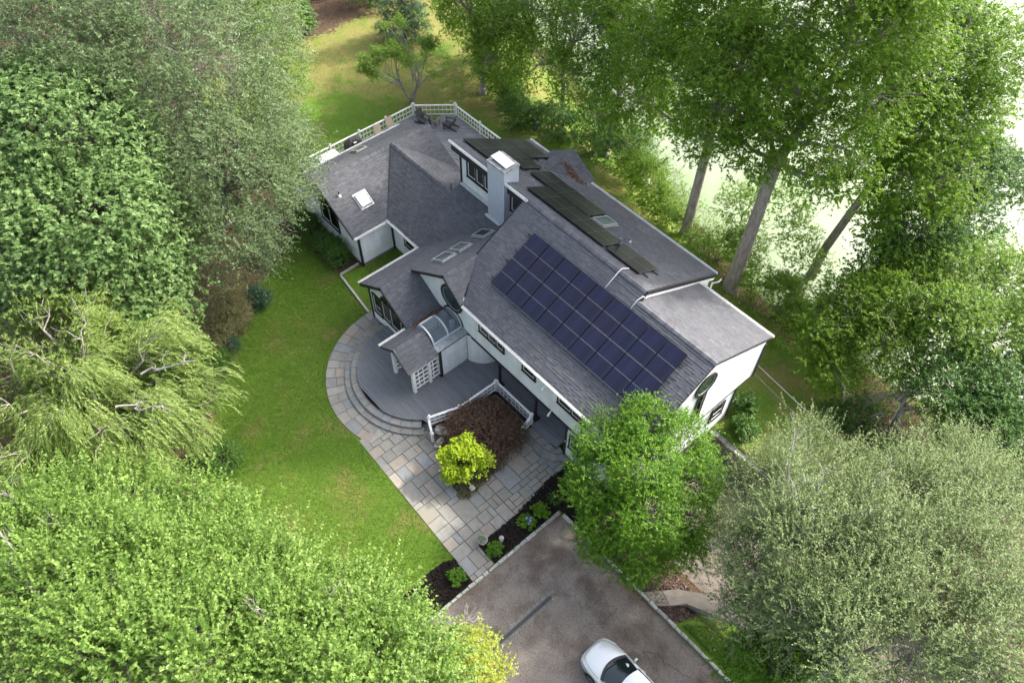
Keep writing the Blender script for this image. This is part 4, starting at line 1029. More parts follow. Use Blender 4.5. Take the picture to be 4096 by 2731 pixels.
MB().box(-22.5, -21.7, 13.885, 13.90, 0.7, 2.3).build("pane", 'glass', dm); MB().box(-22.64, -22.6, 13.86, 13.9, 1.3, 1.5).build("handle", 'metal_grey', dm)

# ------------------------------------------------------------------ solar panels
ORD = ['first', 'second', 'third', 'fourth', 'fifth', 'sixth', 'seventh', 'eighth', 'ninth']
def panel_proto(w_, l, cell, line_mat, strips=6, mid=True):
    """panel in its own plane: x along the eave, y up the slope; origin at its lower left corner"""
    p = empty("solar_panel", (0, 0, 0), "x", "solar panel")
    g = 0.012; f = MB()
    for a in ((g, w_ - g, g, g + .014), (g, w_ - g, l - g - .014, l - g)): f.box(a[0], a[1], a[2], a[3], 0.0, 0.038)
    for a in ((g, g + .012), (w_ - g - .012, w_ - g)): f.box(a[0], a[1], g + .0141, l - g - .0141, 0.0, 0.037)
    f.build("frame", 'panel_frame', p, local=True)
    MB().box(g + .012, w_ - g - .012, g + .014, l - g - .014, 0.004, 0.028).build("backsheet", 'panel_back', p, local=True)
    if line_mat:
        MB().box(g, w_ - g, g - .002, g + .009, 0.030, 0.0405).build("edge_strip", line_mat, p, local=True); MB().box(g, w_ - g, l - g - .009, l - g + .002, 0.030, 0.0405).build("edge_strip", line_mat, p, local=True)
        if mid: MB().box(g + .02, w_ - g - .02, l / 2 - .008, l / 2 + .008, 0.028, 0.0335).build("busbar", line_mat, p, local=True)
    sw = (w_ - 2 * g - .03) / strips
    for h in (0, 1):
        y0 = g + .02 + h * (l / 2 - g - .006); y1 = y0 + l / 2 - g - .03
        for i in range(strips):
            x = g + .015 + i * sw; MB().box(x + .006, x + sw - .006, y0, y1, 0.020, 0.0325, random.random()).build("cell_strip", cell, p, local=True)
    return p
def place_panel(proto, plane, x, y, label, group, first, up=0.10, flip=False):
    p = proto if first else copy_tree(proto)
    u, v, n = plane.axes()
    o = plane.pt(x, y, up)
    p.matrix_world = Matrix(((u.x, v.x, n.x, o.x), (u.y, v.y, n.y, o.y), (u.z, v.z, n.z, o.z), (0, 0, 0, 1)))
    p['label'] = label; p['group'] = group
W_, L_ = 10.18 / 9, 3.41 / 2
pp = panel_proto(W_, L_, 'cell_blue', 'panel_line')
run = L_ * math.cos(math.atan(0.56)); first = True
for row in (0, 1):
    for c_ in range(9):
        place_panel(pp, FRONT, -20.75 + c_ * W_, 17.26 + row * run, f"blue solar panel, {'upper' if row else 'lower'} row on the front slope, {ORD[c_]} from the round window", "blue solar panels on the front slope", first); first = False
Wk, Lk = 1.135, 1.72
pk = panel_proto(Wk, Lk, 'cell_black', None, strips=6)
for q in ((0.012, Wk - .012, 0.006, 0.016, .03, .0395), (0.012, Wk - .012, Lk / 2 - .006, Lk / 2 + .006, 0.028, 0.0335), (0.006, 0.016, 0.02, Lk - .02, .03, .0395)): MB().box(*q).build("edge_strip", 'metal_grey', pk, local=True)
runk = Lk / math.hypot(1, 0.512); first = True
def rear(x0, x1cols, ytop, lab, grp):
    global first
    for c_ in range(x1cols):
        # u axis of a rear slope points to -x: the origin is the panel's corner with the larger x, lowest on the slope
        place_panel(pk, REARB, x0 + (c_ + 1) * Wk, ytop + runk, lab(c_), grp, first, up=0.11); first = False
G_ = "black solar panels on the rear slope"
for k in range(3):
    rear(-28.62, 2, 21.87 + k * (runk + .02), lambda c_, k=k: f"black solar panel beyond the chimney, {('outer', 'inner')[c_]} column, {('nearest the fascia', 'middle of the slope', 'lowest on the slope')[k]}", G_)
rear(-28.62 + 2 * Wk + .02, 1, 23.30, lambda c_: "single black solar panel just behind the chimney, half a step down the slope", G_)
rear(-24.8, 4, 23.46, lambda c_: f"black solar panel in the lower strip behind the ridge, {ORD[c_]} from the chimney", G_)
rear(-23.32, 5, 21.86, lambda c_: f"black solar panel in the strip along the main ridge, {ORD[c_]} from the chimney", G_)
rear(-17.5, 2, 21.86, lambda c_: f"black solar panel of the pair past the roof pipe, {ORD[c_]} from the pipe", G_)
# mounting rails
rails = MB()
for y in (17.55, 18.5, 19.1, 20.0):
    rails.beam(FRONT.pt(-21.0, y, 0.07), FRONT.pt(-10.3, y, 0.07), 0.035, 0.05, up=(0, -0.49, 0.87))
for x0, x1, ys_ in ((-28.7, -26.1, (22.2, 23.1, 23.8, 24.6, 25.4, 26.2)), (-26.4, -25.1, (23.6, 24.5)), (-24.9, -20.1, (23.8, 24.7)), (-23.4, -17.5, (22.2, 23.0)), (-17.6, -14.9, (22.2, 23.0))):
    for y in ys_: rails.beam(REARB.pt(x0, y, 0.07), REARB.pt(x1, y, 0.07), 0.035, 0.05, up=(0, 0.456, 0.89))
rails.build("mounting_rail", 'panel_frame', house)

# a little blown debris on the roofs
r = np.random.default_rng(8); Cs = []
for pln, x0, x1, y0, y1, n_ in ((FRONT, -22, -9.6, 15.9, 20.4, 60), (REARB, -22, -14.4, 24.9, 27, 110), (REARA, -14, -9.6, 21, 25.5, 70), (JFRONT, -30, -26, 18, 20.5, 50), (HRIGHT, -34, -31.2, 15.6, 17.6, 40)):
    for _ in range(n_):
        x, y = r.uniform(x0, x1), r.uniform(y0, y1); Cs.append((x, y, pln.z(x, y) + 0.035))
c = np.array(Cs); n_ = len(c); u_ = r.standard_normal((n_, 3)) * np.array([.03, .03, .005]); v_ = r.standard_normal((n_, 3)) * np.array([.02, .02, .005])
o = np_quads("roof_debris", np.stack([c - u_, c + v_, c + u_, c - v_], 1), r.random(n_), 'dead_leaf', house, (-20, 20, 0)); o['kind'] = 'stuff'
# ------------------------------------------------------------------ front deck
fd = empty("wooden_deck", (-21, 13, 0), "grey plank deck with a rounded front and curved stone steps at the entrance", "deck")
def plank(x0, x1, y, parent, material, w_=0.138, z=0.45, tone=None, bl=0.0, br=0.0):
    """board along x; bl / br shear the two ends to follow a curve"""
    if x1 - x0 < 0.08: return
    b = MB(); h = 0.03; y0, y1 = y + 0.007, y + w_ - 0.007
    b.prism(ccw([(x0, y0), (x1, y0), (x1 + br, y1), (x0 + bl, y1)]), z - h, z, random.random() if tone is None else tone)
    return b.build("plank", material, parent)
PW = 0.142
def disk_half(y, r=3.55): return math.sqrt(max(0, r * r - (y - CY) ** 2))
def right_edge(y):
    if y < 11.58: return CX + disk_half(y)
    if y < 13.12: return -19.06 + (y - 11.58) / 1.54 * 0.55
    if y < 15.55: return -18.48
    return -13.75
y = CY - 3.55
while y < 18.0:
    ym = y + PW
    l0 = CX - disk_half(y); l1 = CX - disk_half(min(ym, CY + 1))
    if y > 13.75: l0 = l1 = -21.06
    if 13.4 < y <= 13.75: l0 = l1 = -25.93
    r0, r1 = right_edge(y), right_edge(ym)
    if y > 15.3 and y < 15.55: r0 = r1 = -18.48
    if abs(r1 - r0) > 1: r1 = r0
    if abs(l1 - l0) > 1: l1 = l0
    # split long boards at staggered joints
    xs_ = [l0]; L0 = r0 - l0; rj = random.Random(int(y * 1000))
    x = l0 + rj.uniform(1.5, 4.2)
    while x < r0 - 1.0: xs_.append(x); x += rj.uniform(3.4, 4.6)
    xs_.append(r0)
    for i in range(len(xs_) - 1):
        plank(xs_[i] + (0.002 if i else 0), xs_[i + 1] - 0.002, y, fd, 'deck_board', PW - 0.004, bl=(l1 - l0) if i == 0 else 0, br=(r1 - r0) if i == len(xs_) - 2 else 0)
    if 15.45 < y < 15.6: pass
    y += PW
for y in (15.50 + 0.0,):
    pass
sk = MB()
for i in range(60):
    a0, a1 = R_(178 + i * 2.45), R_(178 + (i + 1) * 2.45); rr = 3.52
    sk.poly([(CX + rr * math.cos(a0), CY + rr * math.sin(a0), 0.0), (CX + rr * math.cos(a1), CY + rr * math.sin(a1), 0.0), (CX + rr * math.cos(a1), CY + rr * math.sin(a1), 0.42), (CX + rr * math.cos(a0), CY + rr * math.sin(a0), 0.42)])
sk.poly([(-19.1, 11.55, 0), (-18.55, 13.1, 0), (-18.55, 13.1, 0.42), (-19.1, 11.55, 0.42)]); sk.poly([(-18.52, 13.1, 0), (-18.52, 15.6, 0), (-18.52, 15.6, 0.42), (-18.52, 13.1, 0.42)]); sk.poly([(-18.5, 15.58, 0), (-13.75, 15.58, 0), (-13.75, 15.58, 0.42), (-18.5, 15.58, 0.42)])
sk.poly([(-26, 10.2, 0.30), (-18.6, 10.2, 0.30), (-18.6, 18, 0.30), (-26, 18, 0.30)][::-1]) if False else None
sk.build("skirt", 'black_trim', fd)
# curved stone steps: riser drum plus tread stones
def arc_steps(r0, r1, z, a0, a1, nst, parent):
    d = MB()
    for i in range(64):
        b0, b1 = R_(a0 + (a1 - a0) * i / 64), R_(a0 + (a1 - a0) * (i + 1) / 64); rr = r1 - 0.03
        d.poly([(CX + rr * math.cos(b0), CY + rr * math.sin(b0), 0), (CX + rr * math.cos(b1), CY + rr * math.sin(b1), 0), (CX + rr * math.cos(b1), CY + rr * math.sin(b1), z - .03), (CX + rr * math.cos(b0), CY + rr * math.sin(b0), z - .03)])
    d.build("riser", 'cobble', parent)
    for i in range(nst):
        b0, b1 = R_(a0 + (a1 - a0) * i / nst) + 0.002, R_(a0 + (a1 - a0) * (i + 1) / nst) - 0.002; k = 4
        P = [(CX + r0 * math.cos(b0 + (b1 - b0) * j / k), CY + r0 * math.sin(b0 + (b1 - b0) * j / k)) for j in range(k + 1)] + [(CX + r1 * math.cos(b1 + (b0 - b1) * j / k), CY + r1 * math.sin(b1 + (b0 - b1) * j / k)) for j in range(k + 1)]
        stone_slab(ccw(P), z - 0.045, z, parent, random.choice(('bluestone', 'bluestone', 'bluestone_blue')), "tread")
arc_steps(3.50, 3.92, 0.30, 179, 322, 17, fd)
arc_steps(3.86, 4.27, 0.15, 180, 324, 17, fd)
# little rounded steps at the porch end
s2 = [(-15.58, 15.17), (-14.88, 15.16), (-14.30, 15.20), (-13.88, 15.28), (-13.60, 15.44), (-13.38, 15.74)]
s1 = [(-15.60, 14.82), (-14.87, 14.81), (-14.17, 14.80), (-13.75, 14.91), (-13.46, 15.05), (-13.16, 15.36), (-12.95, 15.72)]
s0 = [(-15.56, 15.55), (-14.80, 15.55), (-14.25, 15.55), (-14.0, 15.6), (-13.85, 15.7), (-13.7, 15.84)]
ps = empty("stone_steps", (-14.6, 15.2, 0), "two rounded bluestone steps at the porch end by the corner window", "steps")
for z, o_, i_ in ((0.30, s2, s0), (0.15, s1, s2)):
    m = MB()
    for a, b in zip(o_[:-1], o_[1:]): m.poly([(*a, 0), (*b, 0), (*b, z - .04), (*a, z - .04)])
    m.build("riser", 'cobble', ps)
    n_ = 5
    for k in range(n_):
        f = lambda L, t: tuple(Vector(L[min(int(t * (len(L) - 1)), len(L) - 2)]).lerp(Vector(L[min(int(t * (len(L) - 1)), len(L) - 2) + 1]), t * (len(L) - 1) - min(int(t * (len(L) - 1)), len(L) - 2)))
        ta, tb = k / n_ + .004, (k + 1) / n_ - .004
        stone_slab(ccw([f(i_, ta), f(o_, ta), f(o_, (ta + tb) / 2), f(o_, tb), f(i_, tb)]), z - 0.045, z, ps, random.choice(('bluestone', 'bluestone_blue')), "tread")
m = MB(); m.prism(ccw([(-15.56, 15.58), (-15.56, 15.50), (-14.3, 15.50), (-14.0, 15.6), (-13.75, 15.83), (-13.75, 15.9), (-15.56, 15.9)]), 0.405, 0.449, 0.5); m.build("nosing", 'deck_board', fd)

# ------------------------------------------------------------------ rear deck
DECK2 = [(-40.5, 17.3), (-37.2, 17.3), (-37.2, 23.5), (-31.1, 23.5), (-28.3, 23.5), (-28.3, 29.0), (-38.5, 29.0), (-40.5, 26.6)]
rd = empty("wooden_deck", (-37, 25, 0), "large weathered grey plank deck behind the house inside white railings", "deck")
def interval(poly, y):
    xs_ = []
    for i in range(len(poly)):
        (x0, y0), (x1, y1) = poly[i], poly[(i + 1) % len(poly)]
        if (y0 > y) != (y1 > y): xs_.append(x0 + (y - y0) / (y1 - y0) * (x1 - x0))
    xs_.sort(); return [(xs_[i], xs_[i + 1]) for i in range(0, len(xs_) - 1, 2)]
# boards lie across the view: along the diagonal of the deck corner
ang = R_(47); ca, sa = math.cos(ang), math.sin(ang)
rot = [(x * ca + y * sa, -x * sa + y * ca) for x, y in DECK2]
ylo, yhi = min(p[1] for p in rot), max(p[1] for p in rot); y = ylo
while y < yhi:
    for a, b in interval(rot, y + PW / 2):
        if b - a > 0.1:
            xs_ = [a]; rj = random.Random(int(y * 977)); x = a + rj.uniform(1.5, 4)
            while x < b - 1: xs_.append(x); x += rj.uniform(3, 4.5)
            xs_.append(b)
            for i in range(len(xs_) - 1):
                q = [(xs_[i] + .002, y + .008), (xs_[i + 1] - .002, y + .008), (xs_[i + 1] - .002, y + PW - .008), (xs_[i] + .002, y + PW - .008)]
                m = MB(); m.prism(ccw([(u * ca - v_ * sa, u * sa + v_ * ca) for u, v_ in q]), 0.42, 0.45, random.random()); m.build("plank", 'deck_board_weathered', rd)
    y += PW
m = MB()
for a, b in zip(DECK2, DECK2[1:] + DECK2[:1]): m.poly([(*a, -0.2), (*b, -0.2), (*b, 0.42), (*a, 0.42)])
m.build("skirt", 'black_trim', rd)

# ------------------------------------------------------------------ white railings
def railing(pts, label, z=0.45, h=0.86, sections=None, zs=None, ball=True, bal=0.30, group="white deck railings"):
    rl = empty("railing", (pts[0][0], pts[0][1], z), label, "railing", group)
    zs = zs or [z] * len(pts)
    def post(x, y, zb):
        m = MB(); m.box(x - .055, x + .055, y - .055, y + .055, min(zb, 0.45) if zb > .3 else zb, zb + h + 0.06)
        p_ = m.build("post", 'white_trim', rl)
        m = MB(); m.box(x - .085, x + .085, y - .085, y + .085, zb + h + .06, zb + h + .085); m.lathe([(0.03, 0.085), (0.035, 0.11), (0.062, 0.135), (0.075, 0.17), (0.062, 0.205), (0.02, 0.228)], (x, y, zb + h), 10); m.build("finial", 'white_trim', p_)
    for (x, y), zb in zip(pts, zs): post(x, y, zb)
    for i in range(len(pts) - 1):
        a, b = Vector((*pts[i], zs[i])), Vector((*pts[i + 1], zs[i + 1])); L = (b - a).length; d = (b - a) / L; a2, b2 = a + d * .055, b - d * .055; U = Vector((0, 0, 1))
        for zz, hh, w_ in ((h, 0.05, 0.12), (h * .55, 0.06, 0.035), (h * .12, 0.07, 0.04)):
            MB().beam(a2 + U * zz, b2 + U * zz, w_, hh).build("rail", 'white_trim', rl)
        n = max(2, round(L / bal))
        for k in range(1, n):
            c = a + (b - a) * k / n; sd = Vector((d.y, -d.x, 0)) * 0.032
            MB().beam(c + sd + U * h * .10, c + sd + U * (h - .02), 0.055, 0.028, up=(d.x, d.y, 0)).build("baluster", 'white_trim', rl)
    return rl
railing([(-19.02, 11.55), (-18.50, 13.13), (-18.46, 15.56)], "low white lattice railing along the deck side behind the dark red maple", h=0.78)
railing([(-18.40, 15.60), (-15.67, 15.62)], "low white lattice railing parallel to the porch, behind the red maple", h=0.78)
railing([(-18.40, 11.20), (-19.0, 11.50)], "short sloping white handrail beside the curved stone steps near the pale boulders", zs=[0.03, 0.45], h=0.72, bal=0.5)
railing([(-15.62, 14.86), (-15.66, 15.55)], "short sloping white handrail beside the two rounded porch steps", zs=[0.03, 0.45], h=0.72, bal=0.4)
railing([(-40.4, 17.35), (-40.42, 19.68), (-40.44, 22.05), (-40.44, 24.3), (-40.46, 26.62)], "long white railing of the rear deck beside the covered grill and sling chairs")
railing([(-40.40, 26.72), (-38.55, 28.95)], "white railing across the rear deck corner behind the two black chairs")
railing([(-38.42, 28.97), (-35.74, 28.95), (-33.0, 28.95), (-30.6, 28.95), (-28.4, 28.95)], "white railing of the rear deck running behind the roof toward the solar panels")
railing([(-40.35, 17.3), (-38.9, 17.25)], "white railing at the left end of the rear deck by the leafy branches")
railing([(-38.6, 15.6), (-38.6, 17.1)], "white railing of the small stair beside the arched window gable", zs=[0.0, 0.3])
stp = MB(); 
for k in range(3): stp.box(-40.2, -38.7, 16.2 + k * .36, 16.6 + k * .36, 0.0, 0.15 * (k + 1))
tag(stp.build("deck_stairs", 'deck_board_weathered'), "three grey timber stairs at the left end of the rear deck", "stairs")

# ------------------------------------------------------------------ deck furniture
def adirondack(loc, rz, label):
    c = empty("adirondack_chair", loc, label, "chair", "black chairs on the rear deck", rz)
    B = lambda nm, f: f(MB()).build(nm, 'chair_wood', c, local=True)
    for s in (-1, 1):
        B("leg", lambda m, s=s: m.beam((0.36, s * .30, 0.0), (0.36, s * .30, 0.54), 0.10, 0.035, up=(1, 0, 0)))
        B("side_rail", lambda m, s=s: m.slab([(0.42, s * .26 - .015, 0.40), (0.42, s * .26 - .015, 0.28), (-0.10, s * .26 - .015, 0.10), (-0.62, s * .26 - .015, 0.0), (-0.66, s * .26 - .015, 0.08), (-0.15, s * .26 - .015, 0.24)], (0, 0.03, 0)))
        B("arm", lambda m, s=s: m.slab([(0.46, s * .33 - .08, 0.55), (0.46, s * .33 + .08, 0.55), (-0.1, s * .33 + .06, 0.57), (-0.35, s * .33 + .03, 0.57), (-0.35, s * .33 - .03, 0.57), (-0.1, s * .33 - .06, 0.57)], (0, 0, 0.03)))
    for k in range(6):
        x = 0.40 - k * 0.095; z = 0.40 - k * 0.030
        B("seat_slat", lambda m, x=x, z=z: m.frame((x - .08, -.27, z), (0.082, 0, 0.026), (0, .54, 0), (-.006, 0, 0.02)))
    for k in range(6):
        yy = -0.25 + k * 0.10; top = 0.96 + 0.06 * math.sin((k + .5) / 6 * PI)
        B("back_slat", lambda m, yy=yy, top=top, k=k: m.slab([(-0.12, yy - .044, 0.22), (-0.12, yy + .044, 0.22), (-0.46 - (k in (2, 3)) * .01, yy * 1.2 + .05, top), (-0.46 - (k in (2, 3)) * .01, yy * 1.2 - .05, top)], (-.02, 0, -.006)))
    B("back_brace", lambda m: m.beam((-0.36, -.34, 0.55), (-0.36, .34, 0.55), 0.05, 0.06))
adirondack((-39.25, 26.6, 0.45), R_(8), "black adirondack chair left of the small teak table, facing right")
adirondack((-37.65, 27.75, 0.45), R_(208), "black adirondack chair right of the small teak table, facing left")
tb = empty("side_table", (-38.6, 27.2, 0.45), "small slatted teak table between the two black chairs", "table", rz=R_(10))
for s in (-1, 1):
    for t in (-1, 1): MB().box(s * .22 - .025, s * .22 + .025, t * .22 - .025, t * .22 + .025, 0, 0.44).build("leg", 'teak', tb, local=True)
for k in range(6): MB().box(-.28 + k * .095, -.28 + k * .095 + .085, -.28, .28, 0.44, 0.465).build("slat", 'teak', tb, local=True)
MB().box(-.24, .24, -.24, .24, 0.38, 0.435).build("apron", 'teak', tb, local=True)

def sling_chair(loc, rz, label):
    c = empty("sling_chair", loc, label, "chair", "tan sling chairs on the rear deck", rz)
    for s in (-1, 1):
        MB().tube([(0.30, s * .26, 0.0), (0.26, s * .26, 0.40), (-0.18, s * .26, 0.36), (-0.48, s * .26, 1.0)], 0.015, 6).build("frame", 'metal_grey', c, local=True)
        MB().tube([(-0.34, s * .26, 0.0), (-0.15, s * .26, 0.37), (0.0, s * .27, 0.60), (0.26, s * .27, 0.60), (0.26, s * .26, 0.38)], 0.014, 6).build("frame", 'metal_grey', c, local=True)
    MB().slab([(0.26, -.25, 0.41), (0.26, .25, 0.41), (-0.18, .25, 0.37), (-0.18, -.25, 0.37)], (0, 0, 0.012)).build("seat", 'sling', c, local=True)
    MB().slab([(-0.18, -.25, 0.37), (-0.18, .25, 0.37), (-0.48, .25, 1.0), (-0.48, -.25, 1.0)], (0.012, 0, 0.008)).build("backrest", 'sling', c, local=True)
sling_chair((-39.75, 23.2, 0.45), R_(-15), "tan sling chair nearest the covered grill")
sling_chair((-39.9, 24.35, 0.45), R_(-10), "tan sling chair against the railing, middle of the three")
sling_chair((-39.0, 25.2, 0.45), R_(170), "tan sling chair nearest the black chairs, only its back showing")

gr = empty("covered_grill", (-39.85, 21.15, 0.45), "barbecue grill under a black cloth cover with a white tag", "grill", rz=R_(-4))
g = MB(); N = 28; rows = [(0.62, 0.34, 0.0), (0.64, 0.36, 0.25), (0.63, 0.35, 0.55), (0.60, 0.34, 0.82), (0.52, 0.30, 0.98), (0.30, 0.20, 1.14), (0.22, 0.06, 1.19)]
vs = []; rj = random.Random(2); ph = [rj.uniform(0, 6) for _ in range(4)]
for k, (a, b, z) in enumerate(rows):
    for j in range(N):
        t = 2 * PI * j / N; fold = 0.03 * math.sin(t * 9 + ph[0] + k * .25) * (1 - k / 6.0) + 0.015 * math.sin(t * 5 + ph[1])
        ex = lambda q: math.copysign(abs(q) ** 0.45, q)
        vs.append(((b + fold) * ex(math.cos(t)), (a + fold) * ex(math.sin(t)), z + 0.012 * math.sin(t * 4 + ph[2])))
fs = [(k * N + j, k * N + (j + 1) % N, (k + 1) * N + (j + 1) % N, (k + 1) * N + j) for k in range(len(rows) - 1) for j in range(N)] + [tuple((len(rows) - 1) * N + j for j in range(N))]
g.add(vs, fs); g.build("cover", 'cover_cloth', gr, local=True)
MB().slab([(0.36, -.12, 0.985), (0.36, .10, 0.985), (0.30, .10, 1.035), (0.30, -.12, 1.035)], (0.01, 0, 0.012)).build("tag", 'tag_white', gr, local=True)

pt = empty("white_table", (-39.75, 19.1, 0.45), "white rectangular patio table half hidden by leafy branches", "table", rz=R_(0))
m = MB(); m.box(-.5, .5, -.72, .72, 0.69, 0.73); m.build("table_top", 'white_plastic', pt, local=True)
for s in (-1, 1):
    for t in (-1, 1): MB().tube([(s * .42, t * .62, 0), (s * .42, t * .62, 0.69)], 0.03, 8).build("leg", 'white_plastic', pt, local=True)
wc = empty("white_chair", (-39.3, 17.95, 0.45), "white plastic patio chair at the end of the white table", "chair", rz=R_(100))
MB().slab([(-.24, -.24, .43), (.24, -.24, .43), (.24, .24, .43), (-.24, .24, .43)], (0, 0, .03)).build("seat", 'white_plastic', wc, local=True)
MB().slab([(-.24, -.24, .45), (-.24, .24, .45), (-.32, .24, .95), (-.32, -.24, .95)], (.03, 0, 0)).build("backrest", 'white_plastic', wc, local=True)
for s in (-1, 1):
    for t in (-1, 1): MB().tube([(s * .24, t * .24, 0), (s * .21, t * .21, .43)], 0.02, 6).build("leg", 'white_plastic', wc, local=True)
bn = empty("metal_stand", (-31.0, 24.4, 0.45), "small dark metal frame stand on the rear deck beside the clerestory corner", "stand", rz=R_(15))
for s in (-1, 1):
    MB().tube([(s * .35, -.2, 0), (s * .35, -.2, .5), (s * .35, .2, .5), (s * .35, .2, 0)], 0.018, 6).build("leg", 'pipe_grey', bn, local=True)
for t in (-.2, .2): MB().tube([(-.35, t, .5), (.35, t, .5)], 0.018, 6).build("rail", 'pipe_grey', bn, local=True)

# ------------------------------------------------------------------ garden pieces
def boulder(name, loc, size, label, material, seed, rz=0.0):
    r = random.Random(seed); b = MB(); n, k = 10, 6; vs = []
    for i in range(k + 1):
        ph_ = PI * i / k
        for j in range(n):
            th = 2 * PI * j / n; q = 1 + r.uniform(-0.16, 0.16); ex = lambda t: math.copysign(abs(t) ** 0.7, t)
            vs.append((size[0] * q * ex(math.sin(ph_) * math.cos(th)), size[1] * q * ex(math.sin(ph_) * math.sin(th)), size[2] * (0.65 + (1 + r.uniform(-.06, .06)) * ex(math.cos(ph_)))))
    fs = [(i * n + j, (i + 1) * n + j, (i + 1) * n + (j + 1) % n, i * n + (j + 1) % n) for i in range(k) for j in range(n)]
    b.add(vs, fs); o = b.build(name, material, local=True); o.location = loc; o.rotation_euler = (0, 0, rz); tag(o, label, "boulder")
boulder("boulder", (-18.5, 11.9, 0.05), (0.40, 0.22, 0.24), "cream boulder lying under the white railing by the curved steps", 'white_rock', 1, 0.6)
boulder("boulder", (-18.05, 11.35, 0.05), (0.17, 0.34, 0.13), "pointed pale stone on the ground beside the short handrail", 'white_rock', 2, 0.3)
boulder("boulder", (-15.95, 14.95, 0.05), (0.30, 0.26, 0.22), "grey boulder between the red maple and the porch railing", 'cast_stone', 3)
boulder("boulder", (-14.95, 11.0, 0.05), (0.16, 0.14, 0.14), "small round stone under the golden maple", 'cast_stone', 4)
boulder("boulder", (-13.3, 28.6, -0.5), (0.5, 0.4, 0.4), "grey boulder below the roof corner beside the big leaning trunk", 'granite', 5)
boulder("boulder", (-18.3, 30.3, -0.6), (0.6, 0.5, 0.35), "broad flat boulder on the bank between the two tall trunks", 'granite', 6)
boulder("boulder", (-25.6, 34.9, -0.8), (0.7, 0.45, 0.4), "pale boulder at the bushy pond edge behind the small rear gable", 'granite', 7)
boulder("boulder", (-34.2, 33.0, 0.0), (0.35, 0.3, 0.25), "blue grey boulder on the grass before the dark bushes", 'bluestone_blue', 8)

pl = empty("urn_planter", (-12.42, 9.55, 0.03), "round cast stone urn with silvery foliage at the path's edge", "planter")
MB().lathe([(0.12, 0), (0.13, 0.04), (0.09, 0.08), (0.15, 0.18), (0.22, 0.30), (0.235, 0.36), (0.25, 0.40), (0.22, 0.41), (0.19, 0.36)], (0, 0, 0), 20).build("urn", 'cast_stone', pl, local=True, smooth=True)
gl = empty("garden_globe", (-11.92, 10.3, 0.03), "small round stone globe on a pedestal in the black mulch bed", "ornament")
MB().lathe([(0.09, 0), (0.09, 0.05), (0.05, 0.09), (0.05, 0.16), (0.08, 0.19)], (0, 0, 0), 14).build("pedestal", 'cast_stone', gl, local=True)
MB().lathe([(0.13 * math.sin(PI * i / 10) + .001, 0.30 - 0.13 * math.cos(PI * i / 10)) for i in range(11)], (0, 0, 0), 16).build("globe", 'cast_stone', gl, local=True, smooth=True)
gs = empty("garden_spotlight", (-2.0, 14.0, 0.0), "small black garden spotlight on the grass beside the kerb", "lamp")
MB().tube([(0, 0, -.02), (0, 0, .16)], 0.012, 6).build("stake", 'car_black', gs, local=True)
MB().tube([(-.05, .02, .16), (.05, -.02, .24), (.10, -.04, .28)], [.04, .06, .065], 12).build("head", 'car_black', gs, local=True)
MB().tube([(.098, -.039, .279), (.102, -.041, .282)], [.055, .055], 12).build("lens", 'tag_white', gs, local=True)

# overhead service cables
def cable(pts, r, label):
    P = []
    (a, b) = (Vector(pts[0]), Vector(pts[1])); sag = pts[2]
    for i in range(33):
        t = i / 32; q = a.lerp(b, t); q.z -= sag * 4 * t * (1 - t); P.append(q)
    tag(MB().tube(P, r, 6).build("service_cable", 'cable'), label, "cable")
cable([(-9.4, 25.32, 3.38), (26, 22.6, 4.6), 1.0], 0.028, "thick grey service cable from the house wall over the yard")
cable([(-9.4, 25.3, 2.72), (26, 22.0, 3.4), 1.0], 0.010, "thin lower service cable from the house corner over the yard")
# stepping stones near the hedge
for i, (x, y) in enumerate(((-37.9, 13.7), (-38.3, 12.9), (-38.6, 12.1))):
    o = MB(); o.prism([(x - .35, y - .3), (x + .3, y - .33), (x + .38, y + .25), (x - .3, y + .3)], -0.02, 0.04, 0.6); o = o.build("stepping_stone", 'bluestone'); tag(o, f"flat grey stepping stone under the leafy branches, {ORD[i]} from the hedge", "stepping stone", "stepping stones")

